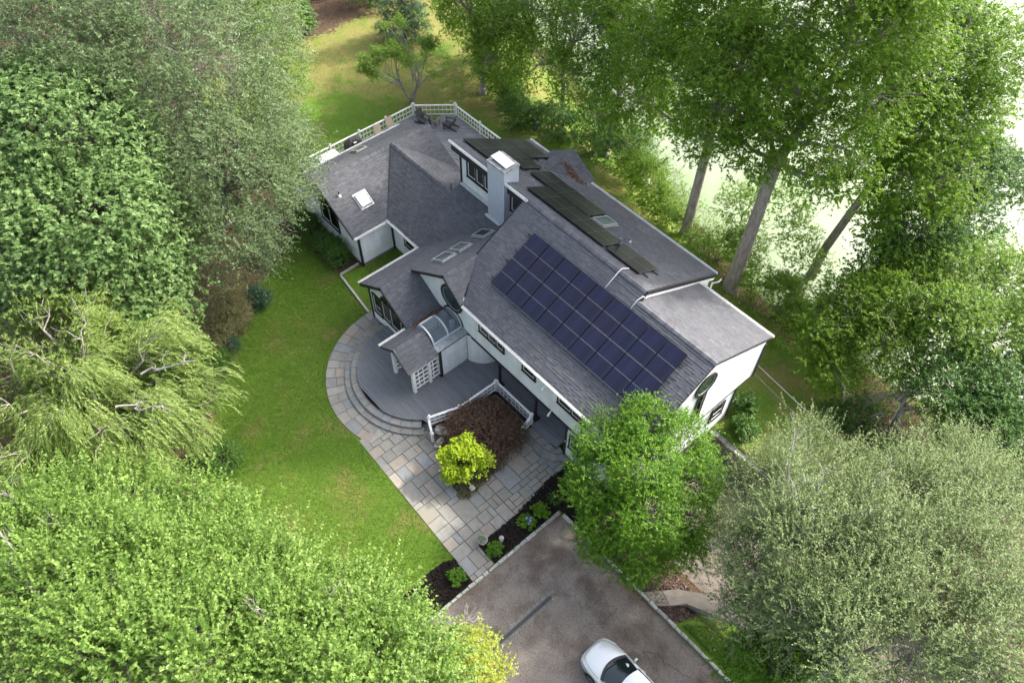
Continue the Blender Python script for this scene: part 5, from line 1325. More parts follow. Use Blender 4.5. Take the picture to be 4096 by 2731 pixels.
# ------------------------------------------------------------------ the car
def make_car():
    car = empty("car", (-3.15, 9.88, 0.012), "silver white sedan parked on the driveway, its front towards the house", "car", rz=PI)
    # local x forward; sections along x: (x, half width, sill z, belt z, belt half width, top z (centre), crown)
    sec = [(-2.32, 0.62, 0.42, 0.62, 0.60, 0.78), (-2.22, 0.80, 0.28, 0.78, 0.74, 0.98), (-1.8, 0.88, 0.20, 0.90, 0.80, 1.06), (-1.3, 0.905, 0.18, 0.94, 0.82, 1.07), (-0.6, 0.91, 0.18, 0.94, 0.83, 1.05), (0.2, 0.91, 0.18, 0.93, 0.83, 1.03), (0.85, 0.91, 0.18, 0.92, 0.82, 1.01), (1.3, 0.905, 0.19, 0.88, 0.80, 0.99), (1.75, 0.89, 0.20, 0.80, 0.76, 0.91), (2.1, 0.83, 0.22, 0.70, 0.66, 0.81), (2.30, 0.70, 0.26, 0.60, 0.54, 0.70), (2.40, 0.46, 0.34, 0.52, 0.36, 0.58)]
    b = MB(); n = 15; vs = []
    for x, hw, zs, zb, bw, zt in sec:
        pts = [(-hw * .82, zs - .02), (-hw * .97, zs + .06), (-hw, zs + (zb - zs) * .45), (-hw * .995, zs + (zb - zs) * .72), (-hw * .965, zb - .03), (-bw, zb + .03), (-bw * .7, zb + (zt - zb) * .78), (0, zt), (bw * .7, zb + (zt - zb) * .78), (bw, zb + .03), (hw * .965, zb - .03), (hw * .995, zs + (zb - zs) * .72), (hw, zs + (zb - zs) * .45), (hw * .97, zs + .06), (hw * .82, zs - .02)]
        vs += [(x, y, z) for y, z in pts]
    k = len(sec)
    fs = [(i * n + j, (i + 1) * n + j, (i + 1) * n + j + 1, i * n + j + 1) for i in range(k - 1) for j in range(n - 1)] + [tuple(range(n)), tuple((k - 1) * n + j for j in range(n - 1, -1, -1))]
    fs += [(i * n + n - 1, (i + 1) * n + n - 1, (i + 1) * n, i * n) for i in range(k - 1)]
    b.add(vs, fs); body = b.build("body", 'car_paint', car, local=True, smooth=True)
    md = body.modifiers.new("sub", 'SUBSURF'); md.levels = md.render_levels = 2
    # cabin: roof shell on glass
    cab = [(1.02, 0.74, 1.00), (0.62, 0.70, 1.22), (0.28, 0.64, 1.385), (-0.15, 0.635, 1.44), (-0.7, 0.63, 1.43), (-1.15, 0.60, 1.34), (-1.55, 0.62, 1.18), (-1.95, 0.66, 1.02)]
    base = [(1.16, 0.78), (0.9, 0.81), (0.5, 0.82), (-0.1, 0.825), (-0.7, 0.82), (-1.2, 0.81), (-1.6, 0.78), (-1.98, 0.68)]
    def lerp(L, x):
        for a, c in zip(L[:-1], L[1:]):
            if c[0] <= x <= a[0]:
                t = (x - a[0]) / (c[0] - a[0]); return [p + (q - p) * t for p, q in zip(a, c)]
        return list(L[0] if x > L[0][0] else L[-1])
    g = MB()   # windscreen (curved), rear window, side glass
    N = 8
    def screen(xb0, zb, wb, xt, zt, wt, bow_b, bow_t):
        m = MB()
        for j in range(N):
            r_ = []
            for jj in (j, j + 1):
                s = -1 + 2 * jj / N
                r_.append(((xb0 + bow_b * (1 - s * s), s * wb, zb), (xt + bow_t * (1 - s * s), s * wt, zt + 0.035 * (1 - s * s))))
            m.poly([r_[0][0], r_[1][0], r_[1][1], r_[0][1]])
        return m
    screen(0.98, 0.975, 0.76, 0.26, 1.385, 0.60, 0.26, 0.10).build("windscreen", 'car_glass', car, local=True, smooth=True)
    screen(-1.98, 1.00, 0.62, -1.18, 1.36, 0.56, -0.12, -0.06).build("rear_window", 'car_glass', car, local=True, smooth=True)
    for s in (-1, 1):
        pts = [(0.92, s * .775, 0.965), (0.30, s * .635, 1.36), (-0.15, s * .632, 1.40), (-0.7, s * .625, 1.39), (-1.1, s * .60, 1.31), (-1.72, s * .70, 1.02), (-0.7, s * .81, 0.955)]
        MB().poly(pts).build("side_window", 'car_glass', car, local=True)
        MB().tube([(1.0, s * .765, 0.985), (0.62, s * .70, 1.20), (0.28, s * .625, 1.39)], [.035, .03, .035], 8).build("pillar", 'car_paint', car, local=True, smooth=True)
        MB().tube([(-1.14, s * .595, 1.345), (-1.5, s * .63, 1.20), (-1.95, s * .66, 1.02)], [.05, .06, .06], 8).build("pillar", 'car_paint', car, local=True, smooth=True)
        MB().tube([(0.28, s * .628, 1.39), (-.2, s * .63, 1.43), (-.75, s * .62, 1.42), (-1.14, s * .595, 1.345)], .032, 8).build("roof_rail", 'car_black', car, local=True, smooth=True)
        MB().beam((-0.12, s * .725, 1.15), (-0.16, s * .66, 1.39), 0.07, 0.02, up=(0, s, .3)).build("door_pillar", 'car_black', car, local=True)
        for x in (0.10, -0.85): MB().box(x - .10, x + .10, s * .905 - .012, s * .905 + .012, 0.80, 0.835).build("door_handle", 'car_paint', car, local=True)
        for x in (0.92, -0.12, -1.1): MB().box(x - .006, x + .006, s * .912 - .004, s * .912 + .004, 0.26, 0.88).build("door_seam", 'car_black', car, local=True)
        mr = MB().tube([(0.62, s * .80, 0.97), (0.64, s * .93, 1.00), (0.64, s * 1.02, 1.02)], [.03, .075, .06], 10).build("mirror", 'car_paint', car, local=True, smooth=True)
        MB().box(0.565, 0.585, s * .95 - .07, s * .95 + .07, 0.96, 1.06).build("glass", 'car_glass', mr, local=True)
        MB().slab([(2.30, s * .50, 0.60), (2.12, s * .74, 0.66), (1.72, s * .875, 0.76), (1.70, s * .893, 0.69), (2.14, s * .80, 0.56), (2.33, s * .56, 0.53)], (0.012, s * .014, 0.012)).build("headlight", 'car_lamp', car, local=True)
        MB().slab([(-2.30, s * .45, 0.76), (-2.18, s * .78, 0.78), (-1.95, s * .87, 0.80), (-1.96, s * .88, 0.70), (-2.2, s * .80, 0.66), (-2.32, s * .46, 0.66)], (-0.03, s * .012, 0.0)).build("tail_light", 'car_red', car, local=True)
        for x in (1.42, -1.40):
            wv = empty("wheel", (0, 0, 0), None, None); wv.parent = car
            del_keys = [k_ for k_ in wv.keys()]
            for k_ in del_keys: del wv[k_]
            y0 = s * 0.70; y1 = s * 0.925
            prof = [(0.20, 0.0), (0.31, 0.0), (0.335, .03), (0.335, .19), (0.31, .225), (0.21, .225)]
            m = MB(); nn = 28; b0 = len(m.v)
            for r_, t_ in prof:
                for j in range(nn): a = 2 * PI * j / nn; m.v.append((x + r_ * math.cos(a), y0 + s * t_, 0.335 + r_ * math.sin(a)))
            for i in range(len(prof) - 1):
                for j in range(nn): m.f.append((i * nn + j, i * nn + (j + 1) % nn, (i + 1) * nn + (j + 1) % nn, (i + 1) * nn + j)); m.t.append(.5)
            m.build("tyre", 'tyre', wv, local=True, smooth=True)
            m = MB()
            for q in range(5):
                a = 2 * PI * q / 5 + .3; m.beam((x + .04 * math.cos(a), s * .905, .335 + .04 * math.sin(a)), (x + .22 * math.cos(a), s * .905, .335 + .22 * math.sin(a)), 0.05, 0.02, up=(0, 1, 0))
            ring_ = [(x + .215 * math.cos(2 * PI * j / 24), s * .905, .335 + .215 * math.sin(2 * PI * j / 24)) for j in range(25)]; m.tube(ring_, .018, 6); m.build("rim", 'rim', wv, local=True)
            a_ = MB(); pts = [(x + .372 * math.cos(PI * j / 14), .335 + .372 * math.sin(PI * j / 14)) for j in range(15)]
            a_.slab([(px_, s * .885, pz_) for px_, pz_ in pts] + [(x - .372, s * .885, 0.18), (x + .372, s * .885, 0.18)], (0, s * .028, 0)); a_.build("wheel_arch", 'car_black', wv, local=True)
    rf = MB(); M_ = 10; rows = [(0.27, .60, 1.395), (0.0, .625, 1.435), (-.4, .63, 1.45), (-.8, .615, 1.435), (-1.18, .57, 1.365)]; bow = [0.10, .03, 0, -.03, -.06]
    vs = []
    for (x, w_, z), bw in zip(rows, bow):
        for j in range(M_ + 1): s = -1 + 2 * j / M_; vs.append((x + bw * (1 - s * s), s * w_, z + 0.04 * (1 - s * s)))
    rf.add(vs, [(i * (M_ + 1) + j, i * (M_ + 1) + j + 1, (i + 1) * (M_ + 1) + j + 1, (i + 1) * (M_ + 1) + j) for i in range(len(rows) - 1) for j in range(M_)])
    rf.build("roof", 'car_paint', car, local=True, smooth=True)
    m = MB()
    for j in range(12):
        s0_, s1_ = -1 + 2 * j / 12, -1 + 2 * (j + 1) / 12
        f = lambda s, o_: (1.0 + .26 * (1 - s * s) + o_, s * .76, .985 + .0 * s)
        m.slab([f(s0_, -.02), f(s1_, -.02), f(s1_, .09), f(s0_, .09)], (0, 0, 0.022))
    m.build("cowl", 'car_black', car, local=True)
    for s_ in (-1, 1): MB().tube([(1.15, s_ * .80, .955), (1.6, s_ * .765, .90), (2.0, s_ * .66, .79), (2.2, s_ * .56, .71)], .006, 5).build("hood_seam", 'car_black', car, local=True)
    MB().tube([(2.2, -.56, .71), (2.30, -.3, .70), (2.33, 0, .70), (2.30, .3, .70), (2.2, .56, .71)], .006, 5).build("hood_seam", 'car_black', car, local=True)
    for a, b_ in (((1.22, .35, 1.0), (1.08, -.25, 1.075)), ((1.2, -.2, 1.0), (1.0, -.66, 1.05))): MB().tube([a, b_], .012, 6).build("wiper", 'car_black', car, local=True)
    nrm = Vector((0.5, 0, 0.86)); c0 = Vector((0.72, -0.42, 1.185)); t1 = Vector((0, 1, 0)); t2 = nrm.cross(t1).normalized()
    MB().slab([c0 + (t1 * math.cos(2 * PI * j / 20) + t2 * math.sin(2 * PI * j / 20)) * 0.11 for j in range(20)], nrm * 0.006).build("sticker", 'tag_white', car, local=True)
    MB().box(2.385, 2.40, -.26, .26, .40, .51).build("grille", 'car_black', car, local=True)
    MB().box(2.28, 2.36, -.60, .60, .27, .33).build("air_intake", 'car_black', car, local=True)
    MB().box(-2.335, -2.315, -.26, .26, .50, .62).build("number_plate", 'tag_white', car, local=True)
make_car()
# ------------------------------------------------------------------ vegetation
def unit(a): return a / (np.linalg.norm(a, axis=-1, keepdims=True) + 1e-9)
LEAF_TOTAL = [0]
CS, LS = 1.02, 0.96      # leaf count and leaf size, scaled together

def lobes_clumps(r, lobes, n, shell, bias, skip=0.72, void=0.42, vf=1.0):
    L = np.array(lobes, float); c, R3 = L[:, :3], L[:, 3:6]
    wgt = (R3[:, 0] * R3[:, 1] * R3[:, 2]) ** (2 / 3.); wgt /= wgt.sum()
    out_c, out_d = [], []
    need = n
    for _ in range(6):
        m = int(need * 2.6) + 10
        k = r.choice(len(L), m, p=wgt)
        d = unit(r.standard_normal((m, 3)) + np.array([0, 0, bias]))
        ph = r.uniform(0, 6, (len(L), 3))[k]
        bump = 1 + 0.10 * np.sin(d[:, 0] * 4 + ph[:, 0]) * np.sin(d[:, 1] * 4 + ph[:, 1]) + 0.07 * np.sin(d[:, 2] * 7 + ph[:, 2])
        rad = (shell[0] + (shell[1] - shell[0]) * r.random(m) ** 0.6) * bump
        p = c[k] + d * R3[k] * rad[:, None]
        q = np.min(np.linalg.norm((p[:, None, :] - c[None]) / R3[None], axis=2) + (np.arange(len(L))[None] == k[:, None]) * 10, axis=1)
        p = p * vf; vp = np.sin(p[:, 0] * 1.55 + 0.9 * np.sin(p[:, 1] * 0.8) + 1.7) * np.sin(p[:, 1] * 1.7 + 0.8 * np.sin(p[:, 2] * 0.9) + 0.3) + 0.7 * np.sin(p[:, 2] * 2.1 + p[:, 0] * 1.2)
        ok = ((q > skip) | (r.random(m) < 0.12)) & (r.random(m) < np.clip(0.62 + void * vp, 0.06, 1)); p = p / vf
        out_c.append(p[ok]); out_d.append(d[ok]); need -= ok.sum()
        if need <= 0: break
    return np.concatenate(out_c)[:n], np.concatenate(out_d)[:n]

def leaf_quads(pos, tan, nor, ln, w, fold=0.12):
    tan = unit(tan); nor = unit(nor - tan * (nor * tan).sum(-1, keepdims=True)); side = np.cross(nor, tan)
    a = pos; b = pos + tan * (ln * 0.45)[:, None] + side * (w * 0.5)[:, None] + nor * (w * fold)[:, None]
    c = pos + tan * ln[:, None]; d = pos + tan * (ln * 0.45)[:, None] - side * (w * 0.5)[:, None] + nor * (w * fold)[:, None]
    return np.stack([pos + side * (w * 0.5)[:, None], c, pos - side * (w * 0.5)[:, None]], 1)

def foliage(r, lobes, count, leaf=(0.14, 0.08), per=8, sprays=5, slen=0.45, crad=0.35, shell=(0.72, 1.06), bias=0.45, void=0.42, vf=1.0, up=0.5, out=0.7, jit=0.6, droop=0.25, flat=0.55, leafup=0.9, tonesd=0.16, dens=None):
    count = int(count * CS); leaf = (leaf[0] * LS, leaf[1] * LS)
    nspray = max(1, count // per); nclump = max(1, nspray // sprays)
    C, D = lobes_clumps(r, lobes, nclump, shell, bias, void=void, vf=vf)
    nclump = len(C)
    ctone = r.normal(0.46, tonesd, nclump)
    k = np.repeat(np.arange(nclump), sprays); ns = len(k)
    st = C[k] + r.standard_normal((ns, 3)) * crad * np.array([1, 1, flat])
    dr = unit(D[k] * out + np.array([0, 0, up]) + r.standard_normal((ns, 3)) * jit)
    sl = slen * r.uniform(0.6, 1.25, ns)
    j = np.repeat(np.arange(ns), per); n = len(j)
    t = (np.tile(np.arange(per), ns) + r.uniform(0.1, 0.9, n)) / per
    pos = st[j] + dr[j] * (sl[j] * t)[:, None]; pos[:, 2] -= droop * sl[j] * t * t
    sgn = np.where(np.tile(np.arange(per), ns) % 2 == 0, 1.0, -1.0)
    ref = np.array([0, 0, 1.0]) + r.standard_normal((n, 3)) * 0.35
    sd = unit(np.cross(dr[j], ref)) * sgn[:, None]
    tan = dr[j] * 0.55 + sd * 0.8 + r.standard_normal((n, 3)) * 0.3; tan[:, 2] -= 0.15 + droop * 0.5
    nor = np.array([0, 0, leafup]) + D[k][j] * 0.45 + r.standard_normal((n, 3)) * 0.42
    ln = leaf[0] * r.uniform(0.65, 1.2, n); w = leaf[1] * r.uniform(0.7, 1.2, n)
    tone = np.clip(ctone[k][j] + r.normal(0, 0.13, n) + 0.12 * (t - 0.5), 0, 1)
    LEAF_TOTAL[0] += n
    return leaf_quads(pos, tan, nor, ln, w), tone, C

def limb(m, p, q, r0, r1, n=6, wig=0.08, seg=5, rj=random):
    p, q = Vector(p), Vector(q); L = (q - p).length; pts = []; rad = []
    for i in range(seg + 1):
        t = i / seg; k = p.lerp(q, t)
        k += Vector((rj.uniform(-1, 1), rj.uniform(-1, 1), rj.uniform(-1, 1) * .5)) * wig * L * (0 if i in (0, seg) else 1) * 0.5
        k.z += 0.10 * L * math.sin(PI * t) * (0.5 if q.z > p.z else -0.2)
        pts.append(k); rad.append(r0 + (r1 - r0) * t)
    m.tube(pts, rad, n, caps=False); return pts

def E3(L): return [(x, y, z, a, a, a * 0.82) if not isinstance(a, tuple) else (x, y, z, *a) for x, y, z, a in L]

def tree(name, label, category, base, lobes, leafm, count, barkm='bark', group=None, fork=0.45, r0=0.22, trunk_pts=None, twigs=0.35, seed=1, bare=0, bare_len=1.2, ell=False, **kw):
    r = np.random.default_rng(seed); rj = random.Random(seed)
    bz = float(ground_z(base[0], base[1])) - 0.05
    t = empty(name, (base[0], base[1], bz), label, category, group)
    lobes = lobes if ell else E3(lobes)
    L = np.array(lobes); top = L[:, 2].mean()
    V_, tone, C = foliage(r, lobes, count, **kw)
    o = np_quads("crown", V_, tone, leafm, t, (base[0], base[1], bz)); 
    m = MB()
    fp = Vector((base[0], base[1], bz)).lerp(Vector((*L[:, :2].mean(0), top)), fork)
    if trunk_pts is None:
        limb(m, (base[0], base[1], bz), fp, r0, r0 * 0.72, 10, 0.03, rj=rj); m.lathe([(r0 * 1.6, 0), (r0 * 1.2, 0.18), (r0 * 0.98, 0.5)], (base[0], base[1], bz), 10)
        nodes = [(fp, r0 * 0.7)]
    else:
        pts = [Vector(p[:3]) for p in trunk_pts]; m.tube(pts, [p[3] for p in trunk_pts], 12, caps=False)
        nodes = [(pts[i], trunk_pts[i][3]) for i in range(len(pts)) if pts[i].z > pts[0].z + 0.35 * (pts[-1].z - pts[0].z)]
    ends = []
    for lb in lobes:
        c = Vector(lb[:3]); nd = min(nodes, key=lambda q: (q[0] - c).length + max(0, q[0].z - c.z + 0.3) * 2)
        P = limb(m, nd[0], c, min(nd[1] * 0.62, 0.05 + 0.028 * (c - nd[0]).length), 0.03, 6, 0.12, rj=rj); ends.append((c, P))
    pick = r.permutation(len(C))[:int(len(C) * twigs)]
    cc = np.array([list(e[0]) for e in ends])
    for i in pick[:600]:
        d = np.linalg.norm(cc - C[i], axis=1); e = ends[int(d.argmin())]; src = e[1][rj.choice((3, 4, 5))]
        limb(m, src, C[i], 0.022, 0.007, 3, 0.14, 3, rj)
    for _ in range(bare):
        i = rj.randrange(len(C)); c = Vector(C[i]); lb = min(lobes, key=lambda q: (Vector(q[:3]) - c).length); d = (c - Vector(lb[:3])).normalized() + Vector((rj.uniform(-.5, .5), rj.uniform(-.5, .5), rj.uniform(0, .6))); d.normalize()
        P = limb(m, Vector(lb[:3]), c + d * bare_len, 0.045, 0.012, 5, 0.10, 6, rj)
        for q in range(9):
            s = P[rj.randrange(2, 7) if len(P) > 6 else -1]; e = s + (d + Vector((rj.uniform(-1, 1), rj.uniform(-1, 1), rj.uniform(-.5, .8)))).normalized() * rj.uniform(0.35, 0.95)
            P2 = limb(m, s, e, 0.014, 0.005, 3, 0.2, 4, rj)
            for _q in range(2): e2 = P2[2] + (e - s + Vector((rj.uniform(-.5, .5), rj.uniform(-.5, .5), rj.uniform(-.3, .5)))).normalized() * rj.uniform(.2, .45); limb(m, P2[2], e2, 0.007, 0.003, 3, 0.2, 2, rj)
    m.build("trunk", barkm, t, smooth=True)
    return t

leaf_mat('leaf_maple', (0.072, 0.138, 0.036), (0.205, 0.300, 0.112), trans=0.34, rough=0.55, spec=0.25)
leaf_mat('leaf_zelkova', (0.054, 0.098, 0.034), (0.160, 0.215, 0.094), trans=0.28, rough=0.5, spec=0.3)
leaf_mat('leaf_fresh', (0.075, 0.155, 0.016), (0.205, 0.300, 0.045), trans=0.42, rough=0.5, spec=0.25)
leaf_mat('leaf_willow', (0.095, 0.155, 0.028), (0.255, 0.325, 0.095), trans=0.36, rough=0.5, spec=0.3)
leaf_mat('leaf_katsura', (0.072, 0.148, 0.020), (0.225, 0.325, 0.075), trans=0.36, rough=0.5, spec=0.28)
leaf_mat('leaf_yellow', (0.200, 0.245, 0.030), (0.38, 0.40, 0.065), trans=0.4)
leaf_mat('leaf_green', (0.046, 0.130, 0.008), (0.155, 0.285, 0.016), trans=0.38, rough=0.45, spec=0.3)
leaf_mat('leaf_olive', (0.078, 0.118, 0.038), (0.225, 0.280, 0.122), trans=0.30, rough=0.55, spec=0.25)
leaf_mat('leaf_oak', (0.066, 0.140, 0.012), (0.210, 0.310, 0.036), trans=0.52, rough=0.5, spec=0.25)
leaf_mat('leaf_deep', (0.036, 0.098, 0.020), (0.110, 0.200, 0.044), trans=0.42, rough=0.5, spec=0.25)
leaf_mat('leaf_pine', (0.030, 0.072, 0.036), (0.070, 0.130, 0.070), trans=0.15, rough=0.6, spec=0.2)
leaf_mat('leaf_red', (0.066, 0.043, 0.029), (0.175, 0.115, 0.076), trans=0.3, rough=0.55, spec=0.2, tmul=(1.3, 0.9, 0.6))
leaf_mat('leaf_gold', (0.240, 0.350, 0.012), (0.46, 0.54, 0.026), trans=0.35)
leaf_mat('leaf_box', (0.036, 0.098, 0.012), (0.110, 0.210, 0.034), trans=0.28, rough=0.45, spec=0.3)
leaf_mat('leaf_brown', (0.110, 0.110, 0.040), (0.250, 0.235, 0.110), trans=0.3)
leaf_mat('leaf_grey', (0.12, 0.16, 0.11), (0.30, 0.34, 0.25), trans=0.2)

MAPLE = [(-39.9, 3.5, 11.0, 3.4), (-36.9, 5.1, 11.5, 3.2), (-35.7, 1.4, 10.0, 3.2), (-33.9, 4.0, 10.0, 2.8), (-35.8, 6.8, 8.5, 2.4), (-34.0, 1.3, 8.0, 2.8), (-33.3, 4.1, 8.0, 2.4), (-33.6, 6.1, 6.6, 1.9), (-32.0, 3.6, 5.6, 1.8), (-31.9, 4.9, 4.8, 1.3), (-30.4, 3.6, 3.6, 1.1), (-36.8, -0.9, 6.0, 2.6), (-40.0, 5.1, 12.0, 2.4)]
tree("maple_tree", "big pale green maple with broad lobed leaves at the left edge above the willow", "tree", (-38, 3.2), MAPLE, 'leaf_maple', 104000, leaf=(0.18, 0.165), per=7, sprays=5, slen=0.55, crad=0.5, flat=0.35, up=0.15, droop=0.3, leafup=1.3, r0=0.35, seed=11, bias=0.6)
ZELK = [(-42.1, 8.4, 13.0, 4.0), (-41.4, 11.1, 13.0, 4.0), (-38.2, 11.8, 12.5, 3.8), (-39.1, 7.8, 12.0, 3.3), (-37.1, 9.5, 11.0, 3.3), (-40.1, 15.1, 11.0, 3.3), (-37.5, 12.9, 10.0, 3.1), (-35.6, 12.6, 8.6, 2.6), (-35.1, 9.9, 9.5, 2.8), (-33.8, 10.9, 7.5, 2.4), (-33.7, 12.0, 6.6, 1.6), (-34.4, 13.7, 5.7, 0.7), (-33.5, 13.9, 5.2, 0.5), (-35.3, 14.5, 6.0, 0.8), (-36.9, 16.6, 5.2, 0.7), (-32.8, 8.8, 6.0, 2.2), (-32.0, 10.1, 5.2, 1.4), (-36.6, 15.0, 6.6, 1.2), (-35.6, 14.9, 5.9, 0.7), (-35.0, 8.8, 8.5, 2.3)]
ZK = dict(leaf=(0.16, 0.066), per=12, sprays=4, slen=1.1, crad=0.42, up=0.3, out=0.85, jit=0.5, tonesd=0.2, void=0.55, droop=0.5, flat=0.6)
tree("zelkova_tree", "large grey green tree with long arching sprays reaching over the gable with the arched window", "tree", (-40, 11), ZELK, 'leaf_zelkova', 150000, barkm='bark_grey', r0=0.4, twigs=0.4, seed=12, **ZK)
tree("zelkova_tree", "grey green tree with fine arching sprays filling the top left corner", "tree", (-46, 6.5), [(-45.6, 6.2, 13.0, 4.0), (-43.0, 6.1, 12.5, 3.4), (-47.1, 9.2, 13.0, 4.0), (-43.4, 4.4, 12.0, 3.0), (-49, 13, 12, 4.5), (-46, 13, 12.5, 4)], 'leaf_zelkova', 62000, barkm='bark_grey', r0=0.35, twigs=0.35, seed=13, **ZK)
tree("broadleaf_tree", "bright yellow green tree edge along the back lawn, left of the rear deck", "tree", (-46, 18), [(-46.9, 20.4, 8.0, 2.2), (-44.0, 18.8, 7.0, 2.1), (-42.0, 17.4, 6.0, 1.8), (-40.6, 15.9, 5.0, 1.5), (-47.5, 18.3, 9.0, 2.4), (-50, 21, 9, 2.6)], 'leaf_fresh', 46000, seed=14, leaf=(0.13, 0.07), per=8, sprays=5, slen=0.5, r0=0.2)
K4 = dict(leaf=(0.115, 0.105), per=13, sprays=4, slen=1.05, crad=0.38, up=0.75, out=0.75, jit=0.36, tonesd=0.2, void=0.7, vf=1.35, droop=0.08, flat=0.7, leafup=0.9, barkm='bark_grey')
tree("katsura_tree", "light green round leaved tree in the bottom left corner of the view", "tree", (-17.5, -4.5), [(-20.1, -5.4, 8.5, 2.21), (-19.9, -3.7, 8.0, 2.02), (-19.2, -2.0, 7.5, 1.75), (-16.5, -3.2, 9.0, 2.21), (-16.5, -5.3, 9.5, 2.21), (-13.5, -4.2, 10.0, 2.21), (-15.7, -7.1, 9.0, 2.12), (-19.3, -6.4, 8.5, 2.02), (-21.5, -4.0, 6.0, 1.66)], 'leaf_katsura', 92000, seed=15, bare=5, **K4)
tree("katsura_tree", "light green round leaved tree spreading over the bottom of the front lawn, middle of three", "tree", (-14, 0.2), [(-17.9, -0.5, 7.0, 1.62), (-16.0, 0.3, 7.0, 1.62), (-15.1, -1.9, 8.5, 2.07), (-13.6, 0.1, 8.0, 1.8), (-13.3, 1.1, 7.0, 1.35), (-12.3, -2.3, 9.5, 2.16), (-11.2, -0.2, 8.5, 1.98)], 'leaf_katsura', 74000, seed=16, bare=4, **K4)
tree("katsura_tree", "light green round leaved tree beside the driveway, rightmost of three at the bottom", "tree", (-9.8, 2.4), [(-10.9, 1.5, 7.5, 1.58), (-11.0, 2.7, 6.5, 1.23), (-9.1, 2.1, 7.5, 1.67), (-9.2, 0.2, 8.5, 1.85), (-8.5, 3.4, 6.0, 1.14), (-7.6, 2.4, 7.0, 1.41)], 'leaf_katsura', 48000, seed=17, bare=4, **K4)
tree("golden_shrub", "yellow leaved tall shrub hanging over the driveway at the bottom edge", "shrub", (-7.4, 4.6), [(-7.8, 5.0, 4.5, 0.95), (-7.1, 5.2, 4.0, 0.85), (-7.2, 4.1, 5.0, 1.1), (-7.5, 4.6, 3.0, 1.0)], 'leaf_yellow', 14000, seed=18, leaf=(0.10, 0.07), per=8, sprays=4, slen=0.4, crad=0.2, r0=0.1)

